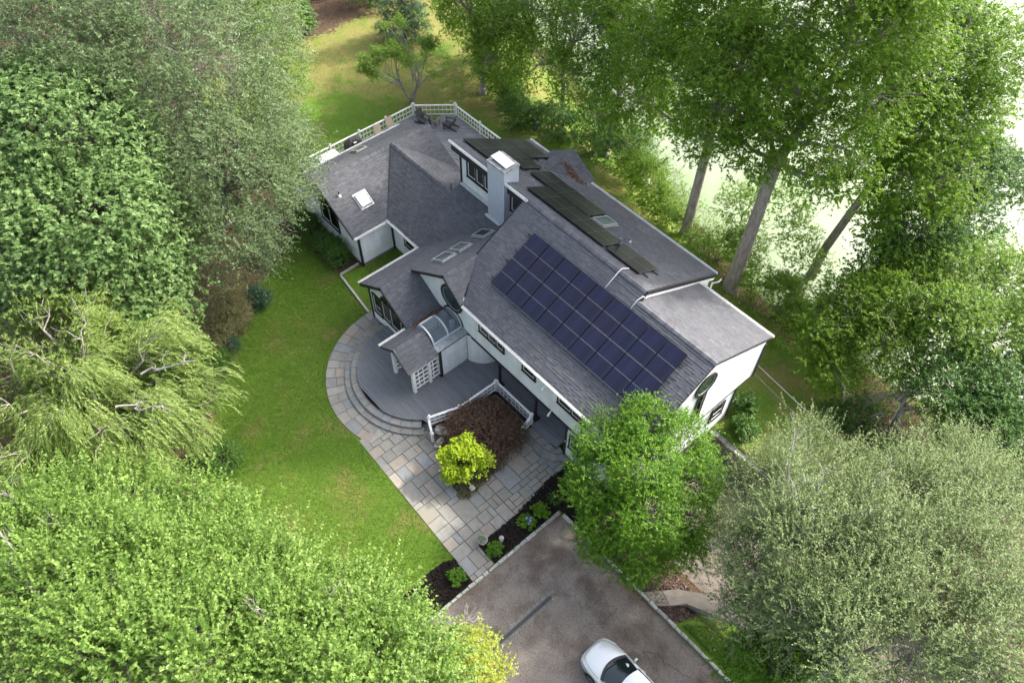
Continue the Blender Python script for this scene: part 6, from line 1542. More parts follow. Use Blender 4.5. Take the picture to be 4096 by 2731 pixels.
# weeping willow: arching limbs with long hanging strands
def willow():
    r = np.random.default_rng(21); rj = random.Random(21); base = (-25.8, -1.0); bz = 0.0
    t = empty("willow_tree", (base[0], base[1], bz), "weeping willow with long hanging pale strands beside the front lawn", "tree")
    TOP = [(-30.0, -0.3, 9.3), (-28.4, 0.8, 9.3), (-28.3, -1.6, 9.3), (-25.6, -0.4, 9.8), (-26.2, 1.8, 8.8), (-25.7, 2.6, 7.8), (-24.7, 2.7, 6.9), (-23.3, 1.0, 8.8), (-24.4, -1.9, 9.8), (-22.9, -0.9, 9.3), (-23.4, 1.9, 6.6), (-23.8, -3.4, 9.3), (-22.7, -2.1, 7.8), (-22.6, 0.1, 7.2), (-30.5, 1.5, 7.4), (-28.2, 2.7, 7.0), (-27.0, 0.2, 10.0), (-29.6, -2.6, 8.4), (-31.4, -1.4, 8.0), (-29.8, 1.2, 8.8), (-26.8, -3.4, 9.0), (-25.0, -4.6, 8.6)]
    m = MB(); fork = Vector((-25.9, -0.9, 4.2)); limb(m, (base[0], base[1], 0), fork, 0.5, 0.4, 12, 0.03, rj=rj); starts = []; dirs = []
    for c in TOP:
        P = limb(m, fork, Vector(c) - Vector((0, 0, 0.5)), 0.15, 0.03, 8, 0.16, 7, rj)
        for k in (2, 3, 4, 5, 6, 7):
            for _ in range(3):
                o = Vector(c) - fork; e = P[k] + Vector((o.x * .22 + rj.uniform(-1.1, 1.1), o.y * .22 + rj.uniform(-1.1, 1.1), rj.uniform(0.1, 0.8)))
                Q = limb(m, P[k], e, 0.022, 0.008, 4, 0.15, 4, rj)
                for q in Q[1:]: starts.append(q); dirs.append((e - P[k]).normalized())
    m.build("trunk", 'bark', t, smooth=True)
    # dead grey limbs breaking out of the crown
    for c, q in (((-24.6, 1.3, 8.6), (-23.2, 3.3, 9.2)), ((-23.4, -0.2, 9.0), (-21.9, 1.4, 8.9))):
        m = MB(); P = limb(m, c, q, 0.05, 0.015, 6, 0.25, 7, rj)
        for _ in range(7):
            s = P[rj.randrange(2, 7)]; limb(m, s, s + Vector((rj.uniform(-.6, .9), rj.uniform(-.4, .9), rj.uniform(0, .5))), 0.016, 0.005, 4, 0.25, 4, rj)
        m.build("dead_limb", 'bark_grey', t, smooth=True)
    # tresses: bundles of strands that share a start and a lean
    S = np.array([list(s) for s in starts]); Dd = np.array([list(d) for d in dirs]); nb, ks, per = 1250, 9, 17
    kb = r.integers(0, len(S), nb); ctr = np.array([base[0], base[1], 0.0])
    ob = S[kb] - ctr; ob[:, 2] = 0
    db = unit(Dd[kb] * np.array([1, 1, 0.2]) * 0.6 + unit(ob) * 0.8 + r.normal(0, 0.25, (nb, 3)) + np.array([0.05, 0.0, 0.3]))
    lb = r.uniform(1.0, 2.7, nb) * np.clip(S[kb][:, 2] / 8.0, 0.5, 1.1); tb = r.normal(0.45, 0.17, nb)
    i = np.repeat(np.arange(nb), ks); n = len(i)
    s0 = S[kb][i] + r.normal(0, 0.24, (n, 3)); d0 = unit(db[i] + r.normal(0, 0.24, (n, 3))); ln = lb[i] * r.uniform(0.65, 1.1, n)
    j = np.repeat(np.arange(n), per); tt = (np.tile(np.arange(per), n) + r.random(n * per)) / per
    f = tt * ln[j]
    pos = s0[j] + d0[j] * (0.85 * (1 - np.exp(-f * 1.1)))[:, None]; pos[:, 2] -= 0.68 * f ** 1.3
    ok = pos[:, 2] > 0.35; N = len(pos)
    slope = np.exp(-f * 0.95)
    tan = d0[j] * slope[:, None] * 1.2 + np.stack([0 * f, 0 * f, -0.65 * f ** 0.3], -1); sidev = unit(np.cross(tan, r.normal(0, 1, (N, 3)))) * 0.55
    nor = np.array([0, 0, 0.7]) + d0[j] * 0.7 + r.normal(0, 0.45, (N, 3))
    tone = np.clip(tb[i][j] + r.normal(0, 0.12, N) + 0.18 * (0.5 - tt), 0, 1)
    Vq = leaf_quads(pos, unit(tan) + sidev, nor, 0.19 * r.uniform(0.7, 1.25, N), 0.046 * r.uniform(0.8, 1.2, N))[ok]; LEAF_TOTAL[0] += int(ok.sum())
    np_quads("crown", Vq, tone[ok], 'leaf_willow', t, (base[0], base[1], bz))
willow()

T5 = [(-9.7, 17.0, 6.0, 1.1), (-10.5, 15.5, 5.2, 1.2), (-8.6, 17.7, 5.2, 1.3), (-8.6, 15.6, 5.5, 1.4), (-9.8, 14.2, 4.3, 1.3), (-7.1, 17.4, 4.5, 1.2), (-8.6, 13.5, 3.5, 1.2), (-7.2, 14.6, 4.5, 1.4), (-6.2, 16.2, 3.8, 1.2), (-8.4, 12.9, 2.4, 0.8), (-6.7, 13.7, 2.8, 1.2), (-5.7, 15.2, 2.8, 1.0), (-10.0, 13.7, 3.2, 0.75), (-6.3, 13.7, 1.9, 0.7)]
tree("green_tree", "dense bright green small leaved tree at the house corner beside the driveway", "tree", (-8.0, 15.3), T5, 'leaf_green', 105000, seed=22, leaf=(0.105, 0.055), per=9, sprays=5, slen=0.42, crad=0.26, up=0.5, droop=0.1, void=0.65, vf=1.7, r0=0.16, fork=0.3, twigs=0.2)
OL = dict(leaf=(0.085, 0.062), per=13, sprays=4, slen=1.0, crad=0.34, up=0.7, out=0.8, jit=0.36, tonesd=0.2, void=0.6, droop=0.1, flat=0.7, barkm='bark_grey')
tree("hawthorn_tree", "greyish olive tree with bare grey branches between the bright green tree and the yard", "tree", (-2.5, 17.4), [(-5.0, 19.3, 5.5, 1.14), (-4.2, 21.0, 6.0, 1.23), (-3.7, 18.2, 7.0, 1.32), (-2.8, 20.8, 6.5, 1.41), (-3.8, 17.1, 6.0, 1.19), (-2.0, 17.0, 7.5, 1.58), (-3.1, 15.9, 5.2, 1.06), (-1.7, 15.3, 6.5, 1.32), (-1.1, 18.9, 7.5, 1.58), (-0.4, 16.2, 7.5, 1.58), (-2.5, 15.1, 4.0, 0.88), (-1.4, 14.3, 4.5, 0.97)], 'leaf_olive', 76000, seed=23, bare=22, bare_len=1.3, twigs=0.5, **OL)
tree("hawthorn_tree", "greyish olive tree at the right edge with upright shoots against the dark trees", "tree", (1.2, 22.4), [(-1.2, 22.6, 6.5, 1.32), (-0.4, 24.5, 6.5, 1.23), (0.8, 25.5, 6.5, 1.23), (0, 21.5, 7.5, 1.58), (1.4, 23.1, 7.5, 1.58), (2.2, 25.0, 7.0, 1.41), (0.5, 18.8, 8.0, 1.76), (2.2, 20.1, 8.5, 1.76), (3.2, 22.4, 8.0, 1.67)], 'leaf_olive', 70000, seed=24, bare=5, bare_len=0.7, twigs=0.4, **OL)
tree("hawthorn_tree", "greyish olive tree in the bottom right corner", "tree", (2.3, 16.2), [(1.1, 16.5, 8.0, 1.76), (2.5, 17.5, 8.5, 1.85), (3.7, 19.4, 8.5, 1.85), (0.1, 14.7, 7.0, 1.5), (1.6, 14.4, 8.0, 1.76), (3.1, 15.7, 8.5, 1.85), (4.4, 17.1, 9.0, 1.85)], 'leaf_olive', 66000, seed=25, bare=5, bare_len=0.7, twigs=0.4, **OL)
tree("understorey_tree", "low deep green young tree under the olive crowns near the bottom edge", "tree", (1.0, 15.0), [(0.3, 14.1, 4.0, 1.25), (1.3, 14.3, 4.6, 1.3), (-0.4, 13.7, 2.6, 0.95), (1.5, 16.0, 3.4, 1.0), (-0.2, 14.9, 3.6, 1.0)], 'leaf_green', 30000, seed=26, leaf=(0.12, 0.08), per=8, sprays=4, slen=0.4, crad=0.25, r0=0.08)

TK = dict(leaf=(0.17, 0.11), per=8, sprays=6, slen=0.5, crad=0.42, up=0.3, out=0.8, jit=0.6, droop=0.2, flat=0.7, shell=(0.5, 1.08), void=0.75)
tree("tall_tree", "tall tree with a thick grey leaning trunk forking behind the rear roof corner", "tree", (-15.46, 32.1), [(-16.1, 31.5, 10.3, 1.62), (-18.2, 31.0, 9.6, 1.8), (-13.4, 32.0, 11.6, 1.98), (-15.9, 31.5, 13.8, 2.25), (-18.2, 31.0, 13.8, 2.25), (-15.1, 33.0, 15.4, 2.43), (-12.4, 34.0, 13.8, 2.07), (-12.1, 33.0, 11.2, 1.8), (-17.1, 32.0, 16.2, 2.43), (-13.3, 35.0, 16.1, 2.43), (-15.7, 35.0, 16.5, 2.52), (-18.7, 30.5, 11.5, 1.89), (-11.9, 33.2, 9.0, 1.26), (-18.4, 35.0, 10.0, 1.89), (-12.8, 31.6, 9.3, 0.81), (-15.5, 33.8, 20.0, 2.7), (-18.0, 33.2, 20.2, 2.7), (-13.5, 35.2, 20.0, 2.52), (-16.2, 34.6, 23.6, 2.52)], 'leaf_oak', 112000, seed=31,  # topmost lobes, above the view, are added to shade the front lawn
     trunk_pts=[(-15.46, 32.1, -1.1, 0.62), (-15.46, 32.15, -0.4, 0.46), (-15.42, 32.25, 3.0, 0.37), (-15.40, 32.3, 6.5, 0.34), (-15.36, 32.3, 8.8, 0.36), (-15.1, 32.5, 10.2, 0.25), (-14.6, 33.0, 12.5, 0.20), (-14.4, 33.4, 15.5, 0.12)], bare=3, **TK)
tree("tall_tree", "tall tree with a straight bare lower trunk, left of the leaning trunk", "tree", (-20.36, 33.5), [(-25.0, 33.0, 10.4, 2.39), (-23.8, 34.0, 12.6, 2.48), (-28.6, 35.0, 10.4, 2.48), (-22.1, 32.0, 10.4, 2.12), (-26.1, 33.0, 7.0, 2.12), (-20.7, 32.5, 7.6, 1.38), (-20.9, 33.0, 13.8, 2.48), (-24.7, 35.0, 5.6, 1.84), (-18.9, 34, 13, 2.21), (-20.6, 34.2, 10.5, 2.02), (-22.2, 34.2, 17.2, 2.76), (-25.2, 35.2, 16.6, 2.76), (-21.2, 34.2, 21.0, 2.76), (-24.2, 35.6, 20.4, 2.76), (-22.6, 35.2, 24.0, 2.39)], 'leaf_oak', 108000, seed=32,  # highest lobes are unseen, added so the crown's shadow reaches the front lawn
     trunk_pts=[(-20.36, 33.5, -1.1, 0.46), (-20.36, 33.5, -0.4, 0.34), (-20.36, 33.55, 3.0, 0.30), (-20.36, 33.6, 6.5, 0.28), (-20.4, 33.6, 9.5, 0.22), (-20.8, 33.8, 12.5, 0.14)], **TK)
tree("tall_tree", "tall tree at the upper right with its crown hanging over the bright pond", "tree", (-13.2, 37.6), [(-12.2, 39.0, 13.4, 2.7), (-11.2, 41.0, 13.8, 2.2), (-11.0, 38.0, 10.6, 2.4), (-10.0, 40.0, 11.6, 2.0), (-10.0, 36.5, 8.9, 2.1), (-9.5, 36.2, 6.6, 1.8), (-9.4, 38.0, 8.8, 2.2), (-14.2, 42.0, 13.9, 2.6), (-13.0, 39.0, 9.3, 2.0), (-15.6, 40.0, 12.6, 2.5)], 'leaf_oak', 76000, seed=33, trunk_pts=[(-13.0, 37.4, -1.8, 0.34), (-12.9, 37.5, 1.0, 0.27), (-12.5, 37.7, 4.0, 0.24), (-12.0, 38.0, 7.5, 0.20), (-11.8, 38.4, 11.0, 0.12)], bare=3, **TK)
tree("vine_tree", "dense deep green tree draped to the ground at the right pond edge", "tree", (-8.6, 37.6), [(-9.3, 40.7, 8.0, 2.2), (-8.0, 42.6, 7.0, 1.9), (-8.6, 37.5, 6.0, 2.1), (-7.6, 41.5, 5.0, 1.9), (-9.0, 35.4, 4.2, 1.5), (-8.1, 37.7, 3.5, 1.8), (-7.2, 39.5, 3.0, 1.7)], 'leaf_deep', 58000, seed=34, r0=0.22, leaf=(0.15, 0.10), per=8, sprays=6, slen=0.45, crad=0.35)
MK = dict(leaf=(0.14, 0.09), per=8, sprays=5, slen=0.5, crad=0.38, up=0.35, droop=0.2)
tree("bank_tree", "mid green bushy tree on the bank right of the rear roof corner", "tree", (-7.3, 31.8), [(-7.7, 32.6, 4.0, 1.7), (-6.4, 34.0, 4.5, 1.9), (-8.5, 30.4, 3.0, 1.4), (-5.6, 31.4, 3.5, 1.6), (-7.1, 29.2, 2.2, 1.1), (-8.8, 32.9, 3.0, 1.3)], 'leaf_oak', 48000, seed=35, bare=4, **MK)
tree("bank_tree", "yellow green leafy tree on the bank at the right edge under the white glare", "tree", (-3.9, 35.4), [(-5.5, 37.0, 5.0, 2.0), (-4.0, 38.0, 5.0, 1.9), (-4.1, 33.6, 5.0, 2.0), (-2.2, 34.2, 5.0, 2.0), (-0.5, 36.5, 5.5, 2.2)], 'leaf_fresh', 44000, seed=36, **MK)
tree("bank_tree", "deep green tree at the right edge above the olive trees", "tree", (-0.2, 31.3), [(0.0, 32.2, 4.5, 1.9), (-1.9, 31.4, 4.0, 1.8), (0.1, 30.0, 4.0, 1.7), (1.8, 29.5, 4.2, 1.8)], 'leaf_deep', 40000, seed=37, **MK)
tree("bank_tree", "green tree behind the rear deck, left of the dense row along the pond", "tree", (-39.8, 32.6), [(-41.3, 33.0, 6.0, 2.1), (-38.0, 33.2, 6.0, 2.1), (-37.6, 32.0, 4.0, 1.8), (-44.0, 34.0, 6.0, 2.2), (-41.2, 35.6, 7.0, 2.4)], 'leaf_oak', 46000, seed=38, **MK)
tree("bank_tree", "green leafy tree in the middle of the row along the pond, above the bushes", "tree", (-33.4, 34.8), [(-36.0, 35.0, 7.0, 2.3), (-32.2, 34.8, 7.5, 2.3), (-34.2, 33.0, 5.0, 2.0), (-31.0, 33.6, 5.5, 2.1), (-36.0, 37.5, 8.0, 2.5), (-39, 38.5, 8, 2.6), (-37.2, 38.2, 12.2, 2.8), (-34.8, 37.6, 14.2, 2.6)], 'leaf_oak', 66000, seed=39, bare=4, **MK)  # last lobes raise the crown out of view, added for shade on the lawn
tree("bank_tree", "deep green tree in the pond row right behind the small rear gable", "tree", (-28.8, 34.6), [(-30.6, 36.0, 8.4, 2.4), (-28.8, 35.0, 6.8, 2.1), (-29.2, 33.8, 3.0, 1.6), (-26.9, 34.0, 4.0, 1.6), (-33.0, 39.0, 9.0, 2.6), (-27, 37.5, 8, 2.4), (-32.2, 39.4, 13.4, 2.8), (-29.2, 38.6, 13.6, 2.8), (-30.8, 39.2, 17.4, 2.8)], 'leaf_deep', 68000, seed=40, **MK)  # high rear lobes, out of view, added to cast shade towards the lawn

# small multi-stemmed tree behind the deck corner
def vase_tree():
    r = np.random.default_rng(41); rj = random.Random(41); b = (-42.4, 27.9); t = empty("crepe_tree", (*b, 0), "small vase shaped tree with bare grey stems behind the deck corner", "tree"); m = MB(); tips = []
    def grow(p, d, L, rad, lev):
        q = p + d * L; P = limb(m, p, q, rad, rad * 0.62, 6 if lev < 2 else 4, 0.10, 4, rj)
        if lev == 4: tips.append(q); return
        for _ in range(2 if lev else 3):
            a = Vector((rj.uniform(-1, 1), rj.uniform(-1, 1), rj.uniform(-.25, .45))) * (0.55 if lev < 2 else 0.7)
            grow(P[-1] if _ == 0 else P[3], (d + a).normalized(), L * rj.uniform(0.62, 0.82), rad * 0.6, lev + 1)
    for k in range(5):
        a = 2 * PI * k / 5 + rj.uniform(-.3, .3); grow(Vector((*b, 0.0)) + Vector((math.cos(a), math.sin(a), 0)) * 0.12, Vector((math.cos(a) * .42, math.sin(a) * .42, 1)).normalized(), 1.95, 0.085, 0)
    m.build("trunk", 'bark_grey', t, smooth=True)
    C = np.array([list(q) for q in tips]); C = C[r.random(len(C)) < 0.62]
    lob = [(x, y, z, 0.34, 0.34, 0.20) for x, y, z in C]
    Vq, tone, _ = foliage(r, lob, 9500, leaf=(0.12, 0.06), per=6, sprays=3, slen=0.28, crad=0.10, shell=(0.2, 1.0), r_=None) if False else foliage(r, lob, 17000, leaf=(0.12, 0.06), per=6, sprays=3, slen=0.28, crad=0.10, shell=(0.2, 1.0))
    np_quads("crown", Vq, tone, 'leaf_fresh', t, (*b, 0))
vase_tree()

# conifers at the back of the yard
def conifer(base, h, rad, label, seed, mt='leaf_pine', n=16000, leaf=(0.20, 0.035)):
    r = np.random.default_rng(seed); z0 = float(ground_z(*base)); t = empty("pine_tree", (*base, z0), label, "tree"); m = MB(); m.tube([(*base, z0), (*base, z0 + h)], [0.18, 0.03], 8); lob = []
    k = 0; z = 0.8
    while z < h:
        f = 1 - z / h; R = rad * (0.25 + 0.75 * f)
        for q in range(6):
            a = q * PI / 3 + k * 0.7 + r.uniform(-.2, .2); rr = R * r.uniform(0.7, 1.05); lob.append((base[0] + rr * 0.55 * math.cos(a), base[1] + rr * .55 * math.sin(a), z0 + z, rr * 0.55, rr * 0.55, 0.28)); m.tube([(*base, z0 + z - .1), (base[0] + rr * math.cos(a), base[1] + rr * math.sin(a), z0 + z + .05)], [0.04, 0.012], 4)
        z += 0.75; k += 1
    m.build("trunk", 'bark_dark', t)
    Vq, tone, _ = foliage(r, lob, n, leaf=leaf, per=10, sprays=4, slen=0.4, crad=0.15, shell=(0.3, 1.05), up=0.3, jit=0.5, bias=0.2); np_quads("crown", Vq, tone, mt, t, (*base, z0))
conifer((-49.5, 32.6), 7.5, 2.6, "blue green pine at the top of the yard beside the leafy row", 51, n=26000)
conifer((-57.5, 24.5), 4.5, 1.6, "narrow dark evergreen at the top of the yard, left one", 52, 'leaf_box', 11000, (0.16, 0.06))
conifer((-55.2, 27.0), 2.6, 0.75, "small pointed evergreen standing in the brown leaf litter", 53, 'leaf_box', 7000, (0.14, 0.06))
conifer((-60.0, 31.5), 5.5, 2.2, "broad dark evergreen at the top edge of the yard", 54, 'leaf_deep', 14000, (0.16, 0.06))
conifer((-55.5, 33.5), 6.0, 2.3, "dark evergreen between the brown litter and the blue green pine", 55, 'leaf_deep', 14000, (0.16, 0.06))

# shrubs ---------------------------------------------------------------------
def shrub(name, label, base, lobes, leafm, n, seed, barkm='bark_dark', category="shrub", group=None, stems=5, **kw):
    r = np.random.default_rng(seed); rj = random.Random(seed); bz = float(ground_z(*base)); t = empty(name, (*base, bz), label, category, group)
    kw2 = dict(leaf=(0.09, 0.05), per=7, sprays=4, slen=0.2, crad=0.12, shell=(0.6, 1.05), up=0.6, jit=0.6); kw2.update(kw)
    lobes = E3(lobes); Vq, tone, C = foliage(r, lobes, n, **kw2); np_quads("foliage", Vq, tone, leafm, t, (*base, bz)); m = MB()
    for q in range(stems * 3):
        c = C[rj.randrange(len(C))]; limb(m, (base[0] + rj.uniform(-.08, .08), base[1] + rj.uniform(-.08, .08), bz - .02), c, 0.022, 0.006, 4, 0.15, 4, rj)
    m.build("stem", barkm, t); return t
# clipped hedge along the arched gable
hl = [(-36.2 + i * 0.52, 14.72 + 0.05 * math.sin(i * 2.1), 0.62 + 0.05 * math.sin(i * 1.3), (0.42, 0.62, 0.66)) for i in range(9)]
shrub("clipped_hedge", "glossy clipped hedge along the wall with the arched window", (-34, 14.7), hl, 'leaf_box', 30000, 61, category="hedge", leaf=(0.075, 0.042), slen=0.14, crad=0.09, shell=(0.85, 1.05))
RM = [(-16.9, 13.2, 0.95, (1.5, 1.5, 0.85)), (-17.6, 12.3, 0.75, (0.95, 0.8, 0.6)), (-16.0, 14.0, 0.8, (0.9, 0.9, 0.75)), (-15.9, 12.9, 0.7, (0.85, 0.95, 0.65)), (-17.4, 14.2, 0.8, (0.9, 0.9, 0.6)), (-16.4, 12.0, 0.65, (0.9, 0.75, 0.5)), (-17.9, 11.8, 0.5, (0.5, 0.45, 0.4))]
shrub("laceleaf_maple", "mounded dark red laceleaf maple inside the white railings", (-16.8, 13.1), RM, 'leaf_red', 60000, 62, barkm='bark_dark', leaf=(0.085, 0.032), per=9, slen=0.28, crad=0.16, shell=(0.8, 1.06), up=0.2, droop=0.7)
GP = [(-16.5, 10.75, 1.55, (.38, .34, .14)), (-16.0, 10.5, 1.35, (.36, .3, .13)), (-16.1, 11.3, 1.95, (.42, .36, .15)), (-15.6, 11.7, 2.0, (.4, .36, .15)), (-15.1, 12.0, 1.75, (.4, .36, .14)), (-14.8, 11.6, 1.4, (.36, .3, .13)), (-15.35, 10.9, 1.15, (.34, .3, .12)), (-15.0, 11.1, 1.6, (.3, .26, .12)), (-16.55, 11.5, 1.65, (.3, .3, .13)), (-15.9, 10.35, 0.85, (.32, .26, .12)), (-15.75, 11.9, 1.5, (.3, .3, .12)), (-16.25, 11.9, 2.1, (.3, .26, .12))]
gm = shrub("golden_maple", "bright yellow green cloud layered maple at the tip of the planting bed", (-15.5, 11.2), GP, 'leaf_gold', 17000, 63, barkm='bark', category="small tree", leaf=(0.085, 0.075), per=6, slen=0.14, crad=0.09, shell=(0.5, 1.08), up=0.5, stems=9)
shrub("brown_shrub", "spreading brownish cutleaf shrub under the big maple at the lawn's edge", (-32.3, 7.0), [(-32.2, 7.2, 0.9, (1.3, 1.2, 0.85)), (-31.6, 6.2, 0.7, (1.0, 0.9, 0.65)), (-33.0, 8.0, 0.8, (0.9, 0.9, 0.7))], 'leaf_brown', 26000, 64, leaf=(0.09, 0.035), slen=0.3, droop=0.5, up=0.2)
shrub("round_shrub", "dark bluish rounded shrub at the lawn's edge by the brown shrub", (-32.6, 9.3), [(-32.6, 9.3, 0.5, (0.6, 0.6, 0.5))], 'leaf_pine', 7000, 65, leaf=(0.09, 0.05))
shrub("round_shrub", "small dark shrub in front of the brown shrub", (-30.9, 6.5), [(-30.9, 6.5, 0.3, (0.42, 0.42, 0.36))], 'leaf_pine', 3500, 66, leaf=(0.08, 0.045))
shrub("low_evergreen", "low spreading dark evergreen between the willow and the brown shrub", (-30.0, 4.9), [(-30.2, 5.2, 0.35, (0.9, 0.6, 0.4)), (-29.6, 4.5, 0.3, (0.7, 0.5, 0.35))], 'leaf_box', 9000, 67, leaf=(0.16, 0.03), slen=0.35)
shrub("boxwood_shrub", "rounded glossy green shrub under the willow's hanging strands", (-24.4, 2.6), [(-24.4, 2.6, 0.55, (0.85, 0.8, 0.6)), (-25.2, 2.0, 0.5, (0.7, 0.7, 0.5))], 'leaf_box', 12000, 68, leaf=(0.07, 0.04))
for i, (x, y, nm) in enumerate(((-9.0, 25.0, "rhododendron shrub beside the white house corner, the upper of two"), (-8.2, 23.9, "rhododendron shrub above the stone retaining wall, the lower of two"))):
    shrub("rhododendron", nm, (x, y), [(x, y, 0.5, (0.58, 0.58, 0.52))], 'leaf_box', 5200, 70 + i, leaf=(0.17, 0.05), per=8, slen=0.12, crad=0.1, group="rhododendrons by the house corner")
for i, (x, y, s, lab) in enumerate(((-11.78, 9.75, 0.26, "small leafy plant in the mulch beside the stone globe, nearest the urn"), (-11.74, 11.8, 0.30, "leafy plant with pale blue flower heads in the black mulch bed"), (-11.78, 12.78, 0.36, "broad leafy plant in the mulch next to the blue flowering one"), (-11.76, 13.7, 0.30, "fine leaved plant in the mulch near the kerb corner"), (-11.9, 7.55, 0.30, "single leafy plant in the small mulch bed left of the path"), (-11.95, 14.7, 0.42, "large leaved plant against the bright green tree in the mulch bed"))):
    p = shrub("bedding_plant", lab, (x, y), [(x, y, s * 0.7, (s, s, s * 0.7))], 'leaf_green' if i != 3 else 'leaf_box', 900 if i != 3 else 1400, 80 + i, category="plant", group="plants in the mulch beds", leaf=(0.12, 0.085) if i != 3 else (0.06, 0.03), per=5, slen=0.12, crad=0.07)
    if i == 1:
        rj = random.Random(5)
        for (a, b, c) in ((0.10, 0.10, 0.44), (0.0, 0.2, 0.42), (-0.1, 0.06, 0.43), (0.14, -0.02, 0.40)):
            m = MB()
            for _ in range(26):
                d = Vector((rj.gauss(0, 1), rj.gauss(0, 1), abs(rj.gauss(0, 1)))).normalized() * 0.075; q = Vector((a, b, c)) + d; e = d.orthogonal().normalized() * .025; f = d.cross(e).normalized() * .025
                m.poly([q - e, q + f, q + e, q - f])
            m.build("flower_head", 'flower_blue', p, local=True)
r = np.random.default_rng(90); Vq, tone, _ = foliage(r, [(0, 0, 0.46, 0.16, 0.16, 0.10)], 500, leaf=(0.09, 0.03), per=5, sprays=3, slen=0.12, crad=0.05, shell=(0.2, 1.05)); np_quads("foliage", Vq, tone, 'leaf_grey', pl)
tp = empty("potted_plant", (-38.62, 27.2, 0.917), "small leafy potted plant on the teak table", "plant"); MB().lathe([(0.05, 0), (0.065, 0.08), (0.06, 0.085)], (0, 0, 0), 12).build("pot", 'fieldstone', tp, local=True)
Vq, tone, _ = foliage(r, [(0, 0, 0.14, 0.10, 0.10, 0.08)], 240, leaf=(0.08, 0.035), per=4, sprays=3, slen=0.1, crad=0.04, shell=(0.1, 1.05)); np_quads("foliage", Vq, tone, 'leaf_fresh', tp)

# dark bushes along the pond bank
for i, (lab, mt, lob, n) in enumerate((
    ("leafy bushes closing the row behind the deck under the left green tree", 'leaf_oak', [(-37.5, 33.6, 2.2, 1.5), (-40.5, 34.5, 2.5, 1.6), (-43.5, 35.0, 2.6, 1.7), (-46.2, 35.6, 3.0, 1.9)], 22000),
    ("half open leafy thicket on the water's edge around the leaning trunk", 'leaf_fresh', [(-17.2, 35.4, 2.4, 1.3), (-15.6, 36.0, 3.4, 1.4), (-14.0, 35.6, 2.0, 1.3), (-16.8, 36.2, 4.6, 1.2), (-18.8, 35.8, 1.6, 1.3), (-12.4, 35.2, 1.0, 1.2)], 15000),
    ("dark green bushes at the lawn edge behind the deck railing", 'leaf_deep', [(-35.2, 31.8, 1.2, 1.2), (-32.8, 33.0, 1.2, 1.3), (-31.7, 33.6, 0.9, 1.0), (-34.2, 32.6, 0.8, 1.0)], 20000),
    ("bushes on the bank below the straight tall trunk", 'leaf_oak', [(-23.7, 33.0, 1.6, 1.4), (-22.6, 32.8, 1.0, 1.1), (-25.4, 33.6, 1.4, 1.2), (-21.4, 32.6, 0.5, 0.8)], 18000),
    ("leafy bushes around the foot of the leaning trunk", 'leaf_fresh', [(-17.6, 33.4, 0.3, 1.2), (-18.6, 32.6, 0.2, 1.0), (-14.3, 33.0, 0.2, 1.0), (-16.6, 34.2, 0.6, 1.3)], 14000),
    ("green bushes right of the leaning trunk by the pale green pond", 'leaf_oak', [(-12.3, 32.6, 0.8, 1.1), (-10.8, 31.6, 0.9, 1.0), (-13.0, 33.4, 0.3, 0.9), (-9.4, 31.6, 1.0, 1.0)], 15000),
    ("bushes filling the row between the pond trees and the grass strip", 'leaf_deep', [(-29.6, 33.6, 0.9, 1.1), (-27.8, 33.9, 0.9, 1.1), (-30.6, 34.6, 1.6, 1.2), (-26.6, 34.8, 1.4, 1.2)], 16000),
    ("bushes under the green tree behind the rear deck", 'leaf_deep', [(-38.4, 33.4, 1.0, 1.2), (-40.4, 34.2, 1.2, 1.3), (-42.6, 35.0, 1.2, 1.4), (-36.6, 32.9, 1.0, 1.1)], 16000),
    ("low bushes along the yard's right edge by the dead branches", 'leaf_deep', [(-4.6, 29.0, 0.4, 1.1), (-2.4, 28.4, 0.3, 1.0), (-5.6, 28.0, 0.1, 0.7), (0.4, 27.4, 0.3, 1.2)], 13000))):
    shrub("bank_bush", lab, (lob[0][0], lob[0][1]), lob, mt, n, 100 + i, leaf=(0.12, 0.07), per=7, slen=0.3, crad=0.22, shell=(0.6, 1.08), category="bush")

# the grey tangle of a fallen, half dead tree at the yard's right edge
def tangle():
    rj = random.Random(77); b = (-3.2, 30.4); z0 = float(ground_z(*b)); t = empty("dead_tree", (*b, z0), "tangle of bare grey drooping branches of a half dead tree at the yard's edge", "tree"); m = MB()
    main = limb(m, (*b, z0), (b[0] - 0.2, b[1] - 0.4, z0 + 3.0), 0.14, 0.08, 7, 0.1, 5, rj)
    for k in range(26):
        a = rj.uniform(0, 2 * PI); s = main[rj.randrange(2, 6)]; L = rj.uniform(1.0, 2.6); pts = []; rr = []
        for i in range(7):
            u = i / 6; pts.append(s + Vector((math.cos(a) * L * u, math.sin(a) * L * u, 0.9 * math.sin(u * 2.2) - 1.6 * u * u)) + Vector((rj.uniform(-.06, .06), rj.uniform(-.06, .06), rj.uniform(-.06, .06)))); rr.append(0.035 * (1 - u) + 0.008)
        m.tube(pts, rr, 5, caps=False)
        for _ in range(7):
            q = pts[rj.randrange(2, 7)]; e = q + Vector((math.cos(a) * .5 + rj.uniform(-.5, .5), math.sin(a) * .5 + rj.uniform(-.5, .5), -rj.uniform(.1, .9))); limb(m, q, e, 0.012, 0.004, 3, 0.2, 4, rj)
    m.build("branch", 'bark_grey', t, smooth=True)
tangle()

